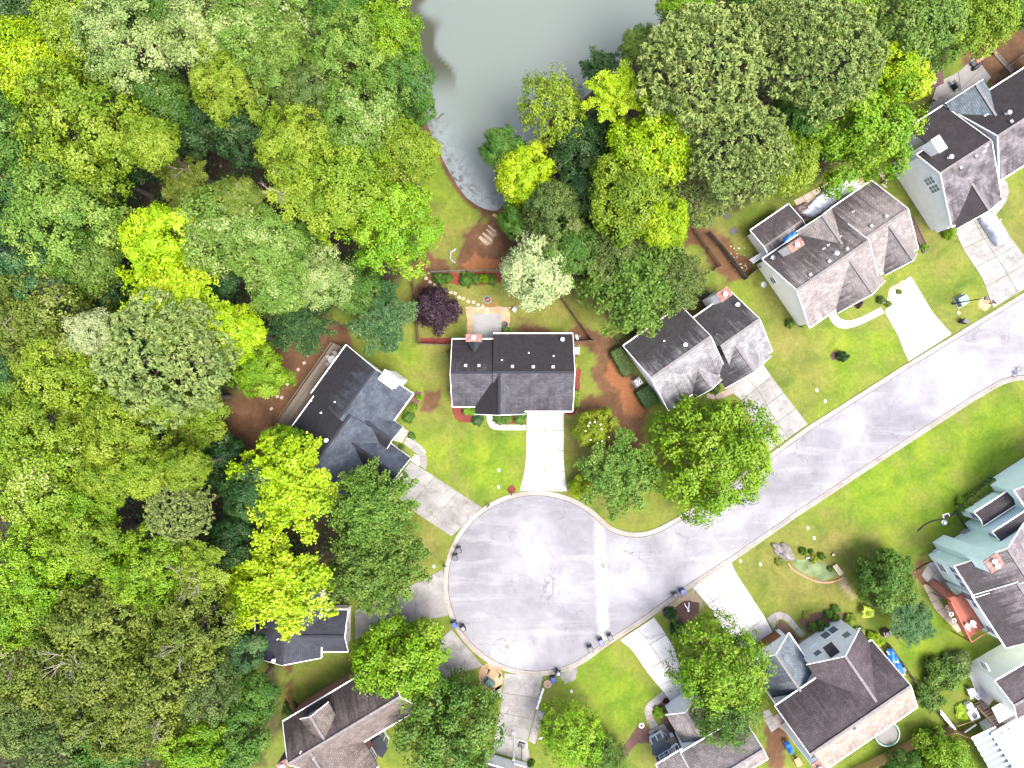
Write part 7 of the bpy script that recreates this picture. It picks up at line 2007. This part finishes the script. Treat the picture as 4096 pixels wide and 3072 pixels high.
# beige roofed house
shrub(3372,1424,24,1.6,'D','little dark conifer on the lawn beside its mulch ring'); shrub(3434,1213,19,0.9,(0.05,0.012,0.02),'dark purple shrub in front of the beige roof', kind='plum')
shrub(3160,1294,18,0.9,'E','green shrub at the front corner of the cream wall'); shrub(3208,1296,14,0.8,'G','small shrub under the front eave corner'); shrub(3375,1222,16,0.5,'K','low green plants along the beige house front')
shrub(3525,1198,16,0.9,'C','shaggy grey green shrub at the rock garden'); shrub(3555,1215,14,0.7,'L','pale grass clump in the rock garden'); shrub(3598,1168,12,0.6,'L','pale tuft at the upper rock garden')
shrub(3802,925,28,1.6,'K','vivid green shrub at the corner of the mottled roof'); shrub(3700,988,15,0.7,'K','small lime plant in the timber planter')
# lawn with the boulder
shrub(3215,2207,17,0.8,(0.10,0.21,0.008),'clipped ball bush nearest the boulder'); shrub(3246,2208,11,0.6,(0.10,0.21,0.008),'smallest clipped ball bush near the boulder'); shrub(3289,2226,17,0.8,(0.11,0.22,0.008),'clipped ball bush right of the flowering plant')
shrub(3323,2276,13,0.6,(0.10,0.20,0.01),'clipped bush beside the wooden box'); shrub(3257,2239,17,0.6,(0.26,0.33,0.01),'yellow green flowering plant between the ball bushes'); shrub(3118,2250,19,0.5,(0.22,0.27,0.04),'yellow flowering clump below the boulder')
# clipped bushes by the street
shrub(2683,2455,28,1.3,'D','dark clipped bush near the kerb, upper of two'); shrub(2710,2518,31,1.3,'D','dark clipped bush near the pale driveway, lower of two')
# mauve roofed house front
for i, (x, y, r) in enumerate([(3252,2508,20),(3284,2492,14),(3314,2460,18),(3345,2438,20),(3348,2475,20),(3290,2524,17),(3316,2510,17),(3352,2508,16)]):
    shrub(x, y, r, 0.9, (0.14,0.31,0.03), ['lowest left big leaved shrub at the porch','small big leaved shrub above the porch','upper left big leaved shrub in the mulch bed','topmost big leaved shrub in the mulch bed','big leaved shrub below the topmost one','big leaved shrub touching the porch','big leaved shrub with a yellow bloom','rightmost big leaved shrub by the white wall'][i])
shrub(3402,2480,25,0.9,'S','yellow green shrub right of the big leaved ones'); shrub(3500,2560,34,1.6,'Y','yellow leaved shrub at the white gable corner'); shrub(3440,2530,24,0.8,'P','grey green ground shrub by the white gable')
shrub(3225,2462,18,0.4,(0.24,0.24,0.03),'low yellow flowers along the lawn edge')
shrub(2640,2850,26,1.0,'K','light green rounded shrub at the curved slab walkway'); shrub(2665,2806,14,0.5,(0.12,0.012,0.015),'red leaved shrub at the garage corner', kind='plum')
shrub(2126,3056,14,1.0,'G','dark bush beside the bottom garage')
hedge((3855,2040), (4000,1925), 1.6, 1.3, (0.36,0.48,0.05), 'long yellow green hedge along the mint house wall'); shrub(3858,2018,34,1.4,'K','rounded green bush at the lower end of the mint house hedge')
shrub(3780,2700,75,3.0,'E','tall green flowering shrub in the dark bed'); shrub(3835,2660,55,2.6,'P','pink white blossoming shrub beside the green one', kind='pale'); shrub(3720,2790,60,2.4,'E','lower green shrub at the wire fence'); shrub(3862,2850,40,0.6,'Y','patch of yellow green plants below the stairs')
shrub(1155,2840,30,1.6,'C','dull shrub beside the orange wooden fence')
# banana-like plant with large separate leaves
def big_leaf_plant(px, py, r, label):
    w = W(px, py, 0.8); t = thing('banana_plant', label, 'plant', (w.x, w.y, 0))
    mb = MB(); mb.tube([(0,0,0),(0,0,0.7)], [0.09, 0.06], 7); part('stem', mb, M['leafstem'], t)
    for k in range(7):
        a = k*0.9 + 0.3; L_ = r*(0.75 if k % 2 else 1.0); n = 6; vs = []; fs = []
        for i in range(n):
            s = i/(n-1); x = 0.12 + L_*s; z = 0.75 + 0.5*math.sin(s*2.2) - 0.35*s*s; wd = 0.30*math.sin(math.pi*min(1, s*0.92+0.06))
            for y, dz in ((-wd, 0.07), (0, 0), (wd, 0.07)): vs.append((x*math.cos(a)-y*math.sin(a), x*math.sin(a)+y*math.cos(a), z+dz))
        for i in range(n-1):
            for j in (0, 1): fs.append((i*3+j, (i+1)*3+j, (i+1)*3+j+1, i*3+j+1))
        mb = MB().add(vs, fs); part('leaf', mb, M['bananaleaf'], t)
M['leafstem'] = simple('green_stem', (0.2, 0.3, 0.05), 0.6, 0.2, 4)
M['bananaleaf'] = simple('lime_banana_leaf', (0.33, 0.46, 0.02), 0.45, 0.15, 4)
big_leaf_plant(3468, 2448, 1.0, 'lime banana plant with long separate leaves on the lawn')
